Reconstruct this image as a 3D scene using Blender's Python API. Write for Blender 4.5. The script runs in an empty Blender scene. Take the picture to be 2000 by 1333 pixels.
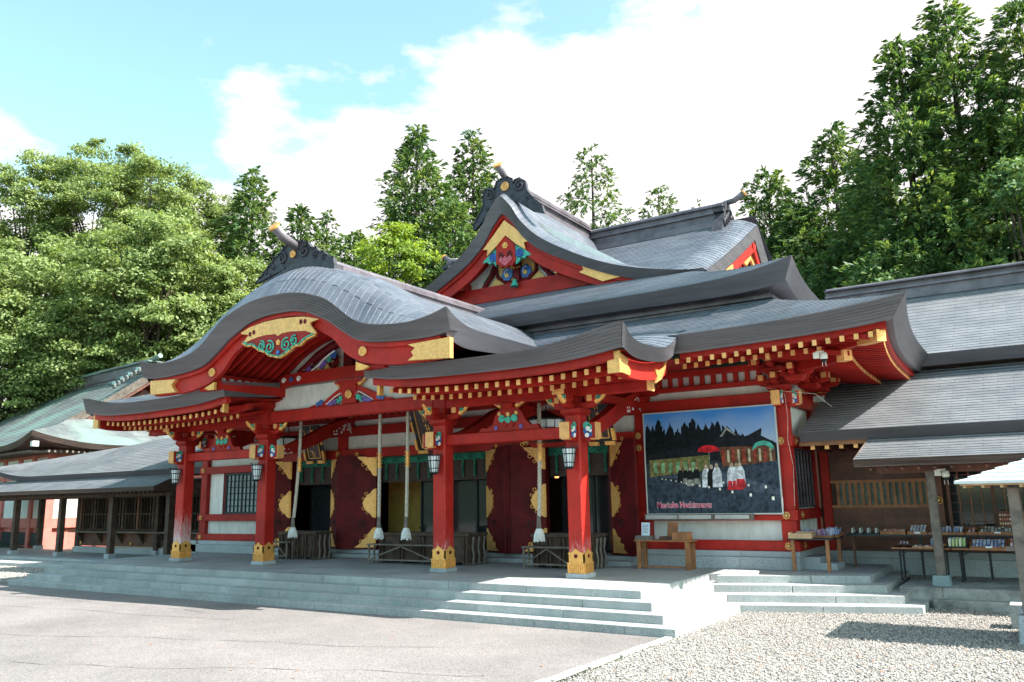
import bpy, math, random
import numpy as np
from mathutils import Vector, Matrix
R = math.radians
random.seed(7)
C = bpy.context.scene
COL = C.collection

# ------------------------------------------------------------------ camera
pitch, yaw, roll = R(10.941), R(32.678), R(-1.053)
fw = Vector((-math.sin(yaw)*math.cos(pitch), math.cos(yaw)*math.cos(pitch), math.sin(pitch)))
rt = Vector((math.cos(yaw), math.sin(yaw), 0)); up = rt.cross(fw)
r2 = rt*math.cos(roll)+up*math.sin(roll); u2 = -rt*math.sin(roll)+up*math.cos(roll)
cd = bpy.data.cameras.new('camera'); cam = bpy.data.objects.new('camera', cd); COL.objects.link(cam)
m = Matrix((r2, u2, -fw)).transposed().to_4x4(); m.translation = Vector((15.353, -15.828, 1.6915)); cam.matrix_world = m
cd.sensor_width = 36; cd.lens = 1585.2/2000*36; cd.clip_end = 2000; C.camera = cam
C.render.resolution_x = 1024; C.render.resolution_y = 682
# ------------------------------------------------------------------ sun and sky
SUN = Vector((0.865, 0.17, 1.0)).normalized()
el = math.asin(SUN.z); az = math.atan2(SUN.x, SUN.y)
sd = bpy.data.lights.new('sun', 'SUN'); sd.energy = 5.0; sd.angle = R(0.5); sd.color = (1, .965, .90)
so = bpy.data.objects.new('sun', sd); COL.objects.link(so); so.rotation_euler = SUN.to_track_quat('Z', 'Y').to_euler()
W = bpy.data.worlds.new('World'); C.world = W; W.use_nodes = True
nt = W.node_tree; N = nt.nodes; L = nt.links
for n in list(N): N.remove(n)
out = N.new('ShaderNodeOutputWorld'); bg = N.new('ShaderNodeBackground'); L.new(bg.outputs[0], out.inputs[0])
sky = N.new('ShaderNodeTexSky'); sky.sky_type = 'NISHITA'; sky.sun_disc = False; sky.sun_elevation = el; sky.sun_rotation = az
sky.air_density = 1.0; sky.dust_density = 1.2; sky.ozone_density = 1.0
tint = N.new('ShaderNodeMixRGB'); tint.blend_type = 'MULTIPLY'; tint.inputs[0].default_value = 1; tint.inputs[2].default_value = (1.42, 1.62, 1.26, 1)
L.new(sky.outputs[0], tint.inputs[1])
# broken cumulus: a large bank rising toward one side, wisps elsewhere
tc = N.new('ShaderNodeTexCoord'); mp = N.new('ShaderNodeMapping'); mp.inputs['Scale'].default_value = (1.0, 1.0, 2.2); L.new(tc.outputs['Generated'], mp.inputs[0])
nz = N.new('ShaderNodeTexNoise'); nz.inputs['Scale'].default_value = 4.6; nz.inputs['Detail'].default_value = 9; nz.inputs['Roughness'].default_value = .56; L.new(mp.outputs[0], nz.inputs['Vector'])
nb = N.new('ShaderNodeTexNoise'); nb.inputs['Scale'].default_value = 1.1; nb.inputs['Detail'].default_value = 2; L.new(mp.outputs[0], nb.inputs['Vector'])
bd = N.new('ShaderNodeVectorMath'); bd.operation = 'DOT_PRODUCT'; bd.inputs[1].default_value = (-0.067, 0.548, -0.834); L.new(tc.outputs['Generated'], bd.inputs[0])
a1 = N.new('ShaderNodeMath'); a1.operation = 'MULTIPLY_ADD'; L.new(bd.outputs['Value'], a1.inputs[0]); a1.inputs[1].default_value = 1.7; a1.inputs[2].default_value = 0.055
a2 = N.new('ShaderNodeMath'); a2.operation = 'ADD'; L.new(nz.outputs[0], a2.inputs[0]); L.new(a1.outputs[0], a2.inputs[1])
a3 = N.new('ShaderNodeMath'); a3.operation = 'MULTIPLY_ADD'; L.new(nb.outputs[0], a3.inputs[0]); a3.inputs[1].default_value = .22; L.new(a2.outputs[0], a3.inputs[2])
rp = N.new('ShaderNodeValToRGB'); rp.color_ramp.elements[0].position = .575; rp.color_ramp.elements[1].position = .70; L.new(a3.outputs[0], rp.inputs[0])
mx = N.new('ShaderNodeMixRGB'); L.new(rp.outputs[0], mx.inputs[0]); L.new(tint.outputs[0], mx.inputs[1]); mx.inputs[2].default_value = (4.55, 4.3, 4.45, 1)
L.new(mx.outputs[0], bg.inputs[0]); bg.inputs[1].default_value = 0.104
C.view_settings.view_transform = 'Standard'; C.view_settings.look = 'None'; C.view_settings.gamma = 1; C.view_settings.use_curve_mapping = False
C.view_settings.exposure = 1.6

# ------------------------------------------------------------------ helpers
def wl(o):
    v = Vector((0, 0, 0))
    while o is not None: v += o.location; o = o.parent
    return v
def lab(o, label=None, cat=None, group=None, kind=None):
    if label: o['label'] = label
    if cat: o['category'] = cat
    if group: o['group'] = group
    if kind: o['kind'] = kind
    return o
def thing(name, label, cat, loc=(0, 0, 0), group=None):
    o = bpy.data.objects.new(name, None); COL.objects.link(o); o.location = loc; o.empty_display_size = .2
    return lab(o, label, cat, group)
class MB:
    def __init__(s): s.v = []; s.f = []; s.mi = []; s.uv = []; s.cur = 0
    def add(s, vs, fs, mi=None, uvs=None):
        b = len(s.v); s.v += [tuple(p) for p in vs]
        for k, f in enumerate(fs):
            s.f.append([b+i for i in f]); s.mi.append(s.cur if mi is None else mi)
            s.uv.append(uvs[k] if uvs else None)
        return s
    def box(s, x0, x1, y0, y1, z0, z1, mi=None):
        x0, x1 = min(x0, x1), max(x0, x1); y0, y1 = min(y0, y1), max(y0, y1); z0, z1 = min(z0, z1), max(z0, z1)
        return s.add([(x0,y0,z0),(x1,y0,z0),(x1,y1,z0),(x0,y1,z0),(x0,y0,z1),(x1,y0,z1),(x1,y1,z1),(x0,y1,z1)],
                     [(0,3,2,1),(4,5,6,7),(0,1,5,4),(1,2,6,5),(2,3,7,6),(3,0,4,7)], mi)
    def hexa(s, b4, t4, mi=None):
        return s.add(list(b4)+list(t4), [(0,3,2,1),(4,5,6,7),(0,1,5,4),(1,2,6,5),(2,3,7,6),(3,0,4,7)], mi)
    def beam(s, p0, p1, w, h, mi=None, upv=(0,0,1)):
        p0, p1 = Vector(p0), Vector(p1); d = (p1-p0).normalized(); sd_ = d.cross(Vector(upv)).normalized(); u = sd_.cross(d)
        a, b = sd_*w/2, u*h/2
        q = lambda p: [p-a-b, p+a-b, p+a+b, p-a+b]
        return s.hexa(q(p0), q(p1), mi) if False else s.add(q(p0)+q(p1), [(0,1,2,3),(7,6,5,4),(0,4,5,1),(1,5,6,2),(2,6,7,3),(3,7,4,0)], mi)
    def prism(s, pts, ax, a, b, mi=None):
        n = len(pts)
        f3 = {'y': lambda p, t: (p[0], t, p[1]), 'x': lambda p, t: (t, p[0], p[1]), 'z': lambda p, t: (p[0], p[1], t)}[ax]
        vs = [f3(p, a) for p in pts]+[f3(p, b) for p in pts]
        return s.add(vs, [tuple(range(n)), tuple(reversed(range(n, 2*n)))]+[(i, n+i, n+(i+1) % n, (i+1) % n) for i in range(n)], mi)
    def tube(s, pts, r, n=10, mi=None, cap=True):
        pts = [Vector(p) for p in pts]; rs = r if isinstance(r, (list, tuple)) else [r]*len(pts); vs = []; ref = None
        for i, p in enumerate(pts):
            d = (pts[min(i+1, len(pts)-1)]-pts[max(i-1, 0)]).normalized()
            if ref is None: ref = d.orthogonal().normalized()
            ref = (ref-d*ref.dot(d)).normalized(); w = d.cross(ref)
            vs += [p+(ref*math.cos(2*math.pi*k/n)+w*math.sin(2*math.pi*k/n))*rs[i] for k in range(n)]
        fs = [(i*n+k, i*n+(k+1) % n, (i+1)*n+(k+1) % n, (i+1)*n+k) for i in range(len(pts)-1) for k in range(n)]
        if cap: fs += [tuple(reversed(range(n))), tuple(range((len(pts)-1)*n, len(pts)*n))]
        return s.add(vs, fs, mi)
    def lathe(s, prof, c, n=16, mi=None):
        return s.tube([(c[0], c[1], c[2]+z) for _, z in prof], [max(r, .0005) for r, _ in prof], n, mi)
    def disc(s, c, nrm, r, t, n=16, mi=None):
        nrm = Vector(nrm).normalized(); c = Vector(c)
        return s.tube([c, c+nrm*t], r, n, mi)
    def grid(s, P, UV=None, mi=None, flip=False):
        nu, nv = len(P), len(P[0]); vs = [p for row in P for p in row]; fs = []; uvs = []
        for i in range(nu-1):
            for j in range(nv-1):
                f = [i*nv+j, (i+1)*nv+j, (i+1)*nv+j+1, i*nv+j+1]
                if flip: f.reverse()
                fs.append(tuple(f))
                if UV: q = [UV[a//nv][a % nv] for a in f]; uvs.append(q)
        return s.add(vs, fs, mi, uvs if UV else None)
    def build(s, name, mats, parent=None, smooth=False, bevel=0, label=None, kind=None, at=None):
        me = bpy.data.meshes.new(name)
        off = wl(parent) if parent else Vector((0, 0, 0))
        loc = Vector(at)-off if at is not None else Vector((0, 0, 0))
        sub = off+loc
        me.from_pydata([(p[0]-sub.x, p[1]-sub.y, p[2]-sub.z) for p in s.v], [], s.f)
        for mt in (mats if isinstance(mats, (list, tuple)) else [mats]): me.materials.append(mt)
        me.polygons.foreach_set('material_index', s.mi)
        if smooth: me.polygons.foreach_set('use_smooth', [True]*len(s.f))
        if any(u is not None for u in s.uv):
            ul = me.uv_layers.new(name='UVMap'); k = 0
            for f, u in zip(s.f, s.uv):
                for i in range(len(f)): ul.data[k].uv = u[i] if u else (0, 0); k += 1
        me.update()
        o = bpy.data.objects.new(name, me); COL.objects.link(o); o.parent = parent; o.location = loc
        if bevel:
            b = o.modifiers.new('bevel', 'BEVEL'); b.width = bevel; b.segments = 1; b.limit_method = 'ANGLE'
        return lab(o, label, None, None, kind)
def inst(src, pos, parent, name=None):
    """a copy of src (mesh built round its own origin) at world pos, with its sub-parts"""
    c = src.copy(); COL.objects.link(c); c.parent = parent; c.location = Vector(pos)-(wl(parent) if parent else Vector())
    for ch in src.children:
        k = ch.copy(); COL.objects.link(k); k.parent = c
    return c
def copy_thing(o, loc, label):
    c = o.copy(); COL.objects.link(c); c.location = loc; c['label'] = label
    for ch in o.children:
        k = ch.copy(); COL.objects.link(k); k.parent = c
        for g in ch.children: q = g.copy(); COL.objects.link(q); q.parent = k
    return c
def interp(tab, x):
    if x <= tab[0][0]: return tab[0][1]
    for i in range(len(tab)-1):
        x0, y0 = tab[i]; x1, y1 = tab[i+1]
        if x <= x1:
            pm = tab[i-1] if i > 0 else (2*x0-x1, y1 if i == 0 else y0); pn = tab[i+2] if i+2 < len(tab) else (2*x1-x0, 2*y1-y0)
            m0 = (y1-pm[1])/(x1-pm[0]); m1 = (pn[1]-y0)/(pn[0]-x0); h = x1-x0; t = (x-x0)/h
            return (2*t**3-3*t*t+1)*y0+(t**3-2*t*t+t)*h*m0+(-2*t**3+3*t*t)*y1+(t**3-t*t)*h*m1
    return tab[-1][1]
def lin(a, b, n): return [a+(b-a)*i/(n-1) for i in range(n)]

# ------------------------------------------------------------------ materials
def mat(name, col, rough=.6, metal=0, var=.12, vs=3.0, bump=.15, bs=60, spec=.5, col2=None, cscale=None, emis=None, stretch=None):
    m_ = bpy.data.materials.new(name); m_.use_nodes = True; t = m_.node_tree; n = t.nodes; l = t.links; b = n['Principled BSDF']
    b.inputs['Roughness'].default_value = rough; b.inputs['Metallic'].default_value = metal; b.inputs['Specular IOR Level'].default_value = spec
    g = n.new('ShaderNodeNewGeometry')
    z = n.new('ShaderNodeTexNoise'); z.inputs['Scale'].default_value = vs; z.inputs['Detail'].default_value = 6; z.inputs['Roughness'].default_value = .65; l.new(g.outputs['Position'], z.inputs['Vector'])
    if stretch: mm = n.new('ShaderNodeMapping'); mm.inputs['Scale'].default_value = stretch; l.new(g.outputs['Position'], mm.inputs[0]); l.new(mm.outputs[0], z.inputs['Vector'])
    r = n.new('ShaderNodeValToRGB'); c2 = col2 or tuple(c*(1-var*2.2) for c in col)
    r.color_ramp.elements[0].color = (*c2, 1); r.color_ramp.elements[1].color = (*[min(1, c*(1+var*.6)) for c in col], 1)
    r.color_ramp.elements[0].position = .3; r.color_ramp.elements[1].position = .62
    l.new(z.outputs[0], r.inputs[0]); l.new(r.outputs[0], b.inputs['Base Color'])
    if bump:
        z2 = n.new('ShaderNodeTexNoise'); z2.inputs['Scale'].default_value = bs; z2.inputs['Detail'].default_value = 4; l.new(g.outputs['Position'], z2.inputs['Vector'])
        bp = n.new('ShaderNodeBump'); bp.inputs['Strength'].default_value = bump; bp.inputs['Distance'].default_value = .01; l.new(z2.outputs[0], bp.inputs['Height']); l.new(bp.outputs[0], b.inputs['Normal'])
    if emis: b.inputs['Emission Color'].default_value = (*emis[0], 1); b.inputs['Emission Strength'].default_value = emis[1]
    m_['r'] = 1
    return m_
def rndtone(m_, a, b_):
    n, l, bb = nd(m_); src = bb.inputs['Base Color'].links[0].from_socket; oi = n.new('ShaderNodeObjectInfo'); q = n.new('ShaderNodeMapRange'); l.new(oi.outputs['Random'], q.inputs[0]); q.inputs[3].default_value = a; q.inputs[4].default_value = b_
    g = n.new('ShaderNodeNewGeometry'); mp_ = n.new('ShaderNodeMapping'); mp_.inputs['Scale'].default_value = (1, 1, .35); l.new(g.outputs['Position'], mp_.inputs[0]); z = n.new('ShaderNodeTexNoise'); z.inputs['Scale'].default_value = 5; z.inputs['Detail'].default_value = 8; z.inputs['Roughness'].default_value = .75; l.new(mp_.outputs[0], z.inputs['Vector'])
    r = n.new('ShaderNodeMapRange'); l.new(z.outputs[0], r.inputs[0]); r.inputs[1].default_value = .35; r.inputs[2].default_value = .6; r.inputs[3].default_value = .80; r.inputs[4].default_value = 1.0
    m1 = n.new('ShaderNodeMath'); m1.operation = 'MULTIPLY'; l.new(q.outputs[0], m1.inputs[0]); l.new(r.outputs[0], m1.inputs[1]); k = n.new('ShaderNodeVectorMath'); k.operation = 'SCALE'; l.new(src, k.inputs[0]); l.new(m1.outputs[0], k.inputs['Scale']); l.new(k.outputs[0], bb.inputs['Base Color'])
def nd(m_): return m_.node_tree.nodes, m_.node_tree.links, m_.node_tree.nodes['Principled BSDF']
RED = mat('vermilion_lacquer', (.42, .020, .014), .5, 0, .14, 1.3, .06, 25, spec=.22)
DRED = mat('dark_red_door_lacquer', (.115, .006, .010), .5, 0, .25, 2, .08, 40, spec=.15)
BRED = mat('board_red', (.37, .024, .016), .6, 0, .15, 2, .06, 30, spec=.15)
GOLD = mat('gilded_metal', (.92, .46, .12), .42, .4, .12, 14, .5, 70)
GOLDR = mat('engraved_gold', (.92, .48, .16), .40, .45, .16, 26, .8, 26)
CAPG = mat('yellow_gilt_cap', (.92, .48, .17), .55, .2, .10, 5, .1, 30)
WHITE = mat('white_plaster', (.78, .77, .74), .85, 0, .05, 1.2, .08, 20)
DARKM = mat('black_iron', (.018, .022, .028), .45, .4, .2, 6, .1, 40)
PANE = mat('frosted_pane', (.72, .75, .78), .5, 0, .05, 3, 0)
WOODD = mat('weathered_dark_wood', (.07, .040, .027), .75, 0, .3, 4, .3, 30)
WOODG = mat('grey_weathered_wood', (.17, .14, .12), .8, 0, .25, 5, .3, 25)
WOODR = mat('red_brown_wood', (.15, .050, .028), .55, 0, .25, 2.5, .2, 18)
WOODO = mat('orange_brown_wood', (.36, .14, .05), .55, 0, .2, 4, .2, 20)
WOODL = mat('light_new_wood', (.52, .33, .18), .6, 0, .12, 6, .15, 20)
GREEN = mat('green_brocade', (.012, .17, .11), .8, 0, .35, 14, .1, 60)
BLIND = mat('reed_blind', (.06, .034, .028), .8, 0, .2, 6, .2, 40)
ROPE = mat('straw_rope', (.62, .56, .47), .9, 0, .2, 30, .8, 120)
TASS = mat('white_tassel', (.72, .72, .70), .9, 0, .1, 20, .5, 90)
SCREEN = mat('gold_leaf_screen', (.62, .46, .12), .6, 0, .1, 3, .05, 20)
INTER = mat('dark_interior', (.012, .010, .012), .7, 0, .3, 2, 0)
TEAL = mat('painted_teal', (.05, .42, .32), .5, 0, .3, 18, .1, 40)
BLUE = mat('painted_blue', (.03, .13, .42), .5, 0, .35, 18, .1, 40)
PURP = mat('painted_violet', (.17, .10, .42), .5, 0, .35, 18, .1, 40)
PINK = mat('painted_pink', (.55, .09, .13), .5, 0, .3, 18, .1, 40)
OCHRE = mat('painted_ochre', (.66, .42, .14), .55, 0, .15, 12, .1, 40)
CARV = mat('carved_copper_ornament', (.055, .052, .065), .55, .3, .3, 5, .3, 30)
WPAINT = mat('white_line_paint', (.8, .8, .78), .6, 0, .06, 8, 0)
PLAST = mat('white_plastic', (.7, .68, .6), .45, 0, .05, 8, 0)
EMO = mat('lit_lantern_glow', (.9, .35, .1), .6, 0, .1, 8, 0, emis=((1, .32, .08), 2.2))
GLASS = mat('dark_window_glass', (.02, .024, .03), .06, 0, .1, 3, 0, spec=.6)
PINKW = mat('faded_red_wall', (.58, .16, .13), .7, 0, .12, 1.5, .1, 20)
for q_ in (RED, BRED, CAPG, GOLD, WOODR, WOODO, WHITE): rndtone(q_, .80, 1.10)
rndtone(GOLDR, .9, 1.05)
# worn vermilion for the foot of two pillars
def worn(name, z0, z1, amt):
    m_ = mat(name, (.42, .020, .014), .48, 0, .14, 1.3, .06, 25, spec=.25); n, l, b = nd(m_); src = b.inputs['Base Color'].links[0].from_socket
    g = n.new('ShaderNodeNewGeometry'); s = n.new('ShaderNodeSeparateXYZ'); l.new(g.outputs['Position'], s.inputs[0])
    mr = n.new('ShaderNodeMapRange'); l.new(s.outputs[2], mr.inputs[0]); mr.inputs[1].default_value = z1; mr.inputs[2].default_value = z0; mr.inputs[3].default_value = 0; mr.inputs[4].default_value = amt
    mp_ = n.new('ShaderNodeMapping'); mp_.inputs['Scale'].default_value = (9, 9, 1.3); l.new(g.outputs['Position'], mp_.inputs[0])
    z = n.new('ShaderNodeTexNoise'); z.inputs['Scale'].default_value = 3; z.inputs['Detail'].default_value = 8; z.inputs['Roughness'].default_value = .7; l.new(mp_.outputs[0], z.inputs['Vector'])
    ad = n.new('ShaderNodeMath'); ad.operation = 'ADD'; l.new(mr.outputs[0], ad.inputs[0]); l.new(z.outputs[0], ad.inputs[1])
    r = n.new('ShaderNodeValToRGB'); r.color_ramp.elements[0].position = .62; r.color_ramp.elements[1].position = .90; l.new(ad.outputs[0], r.inputs[0])
    # hairline white scratches down the lacquer
    mp2 = n.new('ShaderNodeMapping'); mp2.inputs['Scale'].default_value = (30, 30, .9); l.new(g.outputs['Position'], mp2.inputs[0])
    z3 = n.new('ShaderNodeTexNoise'); z3.inputs['Scale'].default_value = 2; z3.inputs['Detail'].default_value = 3; l.new(mp2.outputs[0], z3.inputs['Vector'])
    r3 = n.new('ShaderNodeValToRGB'); r3.color_ramp.elements[0].position = .735; r3.color_ramp.elements[1].position = .75; l.new(z3.outputs[0], r3.inputs[0])
    mxx = n.new('ShaderNodeMath'); mxx.operation = 'MAXIMUM'; l.new(r.outputs[0], mxx.inputs[0]); l.new(r3.outputs[0], mxx.inputs[1])
    mi_ = n.new('ShaderNodeMixRGB'); l.new(mxx.outputs[0], mi_.inputs[0]); l.new(src, mi_.inputs[1]); mi_.inputs[2].default_value = (.60, .42, .42, 1)
    l.new(mi_.outputs[0], b.inputs['Base Color']); return m_
WORN1 = worn('vermilion_bleached_foot', .5, 1.7, .42)
WORN2 = worn('vermilion_scratched', .45, 1.0, .22)
# granite
def granite(name, base, stain=.0):
    m_ = mat(name, base, .75, 0, .10, .8, .12, 90); n, l, b = nd(m_); src = b.inputs['Base Color'].links[0].from_socket
    g = n.new('ShaderNodeNewGeometry'); v = n.new('ShaderNodeTexNoise'); v.inputs['Scale'].default_value = 95; v.inputs['Detail'].default_value = 2; l.new(g.outputs['Position'], v.inputs['Vector'])
    r = n.new('ShaderNodeValToRGB'); r.color_ramp.elements[0].position = .34; r.color_ramp.elements[1].position = .62; r.color_ramp.elements[0].color = (.45, .45, .47, 1); r.color_ramp.elements[1].color = (1.12, 1.12, 1.1, 1); l.new(v.outputs[0], r.inputs[0])
    x = n.new('ShaderNodeMixRGB'); x.blend_type = 'MULTIPLY'; x.inputs[0].default_value = 1; l.new(src, x.inputs[1]); l.new(r.outputs[0], x.inputs[2]); last = x.outputs[0]
    if stain:
        mp_ = n.new('ShaderNodeMapping'); mp_.inputs['Scale'].default_value = (2.2, 2.2, .45); l.new(g.outputs['Position'], mp_.inputs[0])
        z = n.new('ShaderNodeTexNoise'); z.inputs['Scale'].default_value = 1.6; z.inputs['Detail'].default_value = 7; z.inputs['Roughness'].default_value = .7; l.new(mp_.outputs[0], z.inputs['Vector'])
        r2_ = n.new('ShaderNodeValToRGB'); r2_.color_ramp.elements[0].position = .50; r2_.color_ramp.elements[1].position = .72; r2_.color_ramp.elements[1].color = (stain, stain, stain, 1); l.new(z.outputs[0], r2_.inputs[0])
        y = n.new('ShaderNodeMixRGB'); l.new(r2_.outputs[0], y.inputs[0]); l.new(last, y.inputs[1]); y.inputs[2].default_value = (.16, .24, .22, 1); last = y.outputs[0]
    l.new(last, b.inputs['Base Color'])
    oi = n.new('ShaderNodeObjectInfo'); hs = n.new('ShaderNodeMapRange'); l.new(oi.outputs['Random'], hs.inputs[0]); hs.inputs[3].default_value = .86; hs.inputs[4].default_value = 1.06
    k = n.new('ShaderNodeVectorMath'); k.operation = 'SCALE'; l.new(last, k.inputs[0]); l.new(hs.outputs[0], k.inputs['Scale']); l.new(k.outputs[0], b.inputs['Base Color'])
    return m_
STONE = granite('granite_step', (.40, .41, .41), .55)
SLAB = granite('granite_paving', (.42, .42, .41), .2)
PLINTH = granite('granite_plinth', (.44, .46, .49))
CONC = mat('stained_concrete', (.34, .33, .31), .85, 0, .3, 2.2, .25, 40)
# copper sheet roofs: courses are geometry, seams, tone and dents here
def copper(name, c1, c2, metal=.45, rough=.36, width=.62, rusty=None, mk=.6):
    m_ = bpy.data.materials.new(name); m_.use_nodes = True; n, l, b = nd(m_)
    uv = n.new('ShaderNodeUVMap'); uv.uv_map = 'UVMap'
    br = n.new('ShaderNodeTexBrick'); br.offset = .5; br.inputs['Scale'].default_value = 1; br.inputs['Brick Width'].default_value = width; br.inputs['Row Height'].default_value = 1; br.inputs['Mortar Size'].default_value = .013; br.inputs['Mortar Smooth'].default_value = .2
    br.inputs['Color1'].default_value = (*c1, 1); br.inputs['Color2'].default_value = (*c2, 1); br.inputs['Mortar'].default_value = (*[c*mk for c in c1], 1); l.new(uv.outputs[0], br.inputs['Vector'])
    g = n.new('ShaderNodeNewGeometry'); z = n.new('ShaderNodeTexNoise'); z.inputs['Scale'].default_value = 1.1; z.inputs['Detail'].default_value = 8; z.inputs['Roughness'].default_value = .7; l.new(g.outputs['Position'], z.inputs['Vector'])
    r = n.new('ShaderNodeValToRGB'); r.color_ramp.elements[0].position = .32; r.color_ramp.elements[1].position = .68; r.color_ramp.elements[0].color = (.66, .68, .72, 1); r.color_ramp.elements[1].color = (1.25, 1.22, 1.2, 1); l.new(z.outputs[0], r.inputs[0])
    x = n.new('ShaderNodeMixRGB'); x.blend_type = 'MULTIPLY'; x.inputs[0].default_value = .85; l.new(br.outputs[0], x.inputs[1]); l.new(r.outputs[0], x.inputs[2]); last = x.outputs[0]
    if rusty:
        z5 = n.new('ShaderNodeTexNoise'); z5.inputs['Scale'].default_value = .35; z5.inputs['Detail'].default_value = 5; l.new(g.outputs['Position'], z5.inputs['Vector'])
        r5 = n.new('ShaderNodeValToRGB'); r5.color_ramp.elements[0].position = .47; r5.color_ramp.elements[1].position = .62; l.new(z5.outputs[0], r5.inputs[0])
        y = n.new('ShaderNodeMixRGB'); l.new(r5.outputs[0], y.inputs[0]); l.new(last, y.inputs[1]); y.inputs[2].default_value = (*rusty, 1); last = y.outputs[0]
    l.new(last, b.inputs['Base Color']); b.inputs['Metallic'].default_value = metal
    z2 = n.new('ShaderNodeTexNoise'); z2.inputs['Scale'].default_value = 2.5; z2.inputs['Detail'].default_value = 5; l.new(g.outputs['Position'], z2.inputs['Vector'])
    mr = n.new('ShaderNodeMapRange'); l.new(z2.outputs[0], mr.inputs[0]); mr.inputs[3].default_value = rough-.12; mr.inputs[4].default_value = rough+.16; l.new(mr.outputs[0], b.inputs['Roughness'])
    bp = n.new('ShaderNodeBump'); bp.inputs['Strength'].default_value = .5; bp.inputs['Distance'].default_value = .012; l.new(br.outputs['Fac'], bp.inputs['Height']); bp.invert = True
    z3 = n.new('ShaderNodeTexNoise'); z3.inputs['Scale'].default_value = 6; z3.inputs['Detail'].default_value = 2; l.new(g.outputs['Position'], z3.inputs['Vector'])
    bp2 = n.new('ShaderNodeBump'); bp2.inputs['Strength'].default_value = .25; bp2.inputs['Distance'].default_value = .02; l.new(z3.outputs[0], bp2.inputs['Height']); l.new(bp.outputs[0], bp2.inputs['Normal']); l.new(bp2.outputs[0], b.inputs['Normal'])
    return m_
COP = copper('copper_roof_sheet', (.105, .117, .142), (.138, .15, .178), .32, .38, width=.9, mk=.42)
COPW = copper('copper_roof_sheet_wing', (.165, .170, .182), (.182, .187, .20), .3, .45, .62, mk=.88)
COPG = copper('patinated_copper_sheet', (.12, .135, .14), (.16, .18, .18), .25, .5, .9, rusty=(.17, .25, .23))
FAS = mat('copper_clad_eave_edge', (.135, .127, .140), .5, .3, .12, 1.3, .2, 30, stretch=(.4, .4, 5))
FASW = mat('old_copper_eave_edge', (.12, .085, .075), .55, .25, .3, 1.6, .2, 30, stretch=(.5, .5, 14))
RIDG = mat('copper_ridge', (.15, .13, .15), .45, .4, .25, 1.6, .15, 30)
# ground
ASPH = mat('worn_asphalt', (.200, .180, .175), .9, 0, .12, .35, .35, 160); n, l, b = nd(ASPH)
src = b.inputs['Base Color'].links[0].from_socket; g = n.new('ShaderNodeNewGeometry'); v = n.new('ShaderNodeTexNoise'); v.inputs['Scale'].default_value = 60; v.inputs['Detail'].default_value = 5; l.new(g.outputs['Position'], v.inputs['Vector'])
r = n.new('ShaderNodeValToRGB'); r.color_ramp.elements[0].position = .36; r.color_ramp.elements[1].position = .60; r.color_ramp.elements[0].color = (.48, .47, .48, 1); r.color_ramp.elements[1].color = (1.2, 1.2, 1.2, 1); l.new(v.outputs[0], r.inputs[0])
x = n.new('ShaderNodeMixRGB'); x.blend_type = 'MULTIPLY'; x.inputs[0].default_value = 1; l.new(src, x.inputs[1]); l.new(r.outputs[0], x.inputs[2]); l.new(x.outputs[0], b.inputs['Base Color'])
GRAV = mat('gravel_bed', (.40, .37, .33), .95, 0, .2, 30, 1.0, 70)
def voro(m_, sc, a, b_):
    n, l, b = nd(m_); g = n.new('ShaderNodeNewGeometry'); v = n.new('ShaderNodeTexVoronoi'); v.inputs['Scale'].default_value = sc; l.new(g.outputs['Position'], v.inputs['Vector'])
    r = n.new('ShaderNodeValToRGB'); r.color_ramp.elements[0].color = (*a, 1); r.color_ramp.elements[1].color = (*b_, 1); s = n.new('ShaderNodeSeparateColor'); l.new(v.outputs['Color'], s.inputs[0]); l.new(s.outputs[0], r.inputs[0]); l.new(r.outputs[0], b.inputs['Base Color'])
    bp = n.new('ShaderNodeBump'); bp.inputs['Strength'].default_value = 1; bp.inputs['Distance'].default_value = .015; bp.invert = True; l.new(v.outputs['Distance'], bp.inputs['Height']); l.new(bp.outputs[0], b.inputs['Normal'])
voro(GRAV, 42, (.05, .047, .045), (.38, .36, .34))
def island(name, cols, rough=.85):
    m_ = bpy.data.materials.new(name); m_.use_nodes = True; n, l, b = nd(m_); g = n.new('ShaderNodeNewGeometry'); r = n.new('ShaderNodeValToRGB'); l.new(g.outputs['Random Per Island'], r.inputs[0])
    e = r.color_ramp.elements
    while len(e) < len(cols): e.new(.5)
    for i, c in enumerate(cols): e[i].position = i/(len(cols)-1); e[i].color = (*c, 1)
    l.new(r.outputs[0], b.inputs['Base Color']); b.inputs['Roughness'].default_value = rough; return m_
PEBB = island('pebbles', [(.06, .06, .06), (.26, .235, .22), (.37, .34, .31), (.46, .43, .40), (.30, .21, .16), (.54, .52, .50)])
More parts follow.
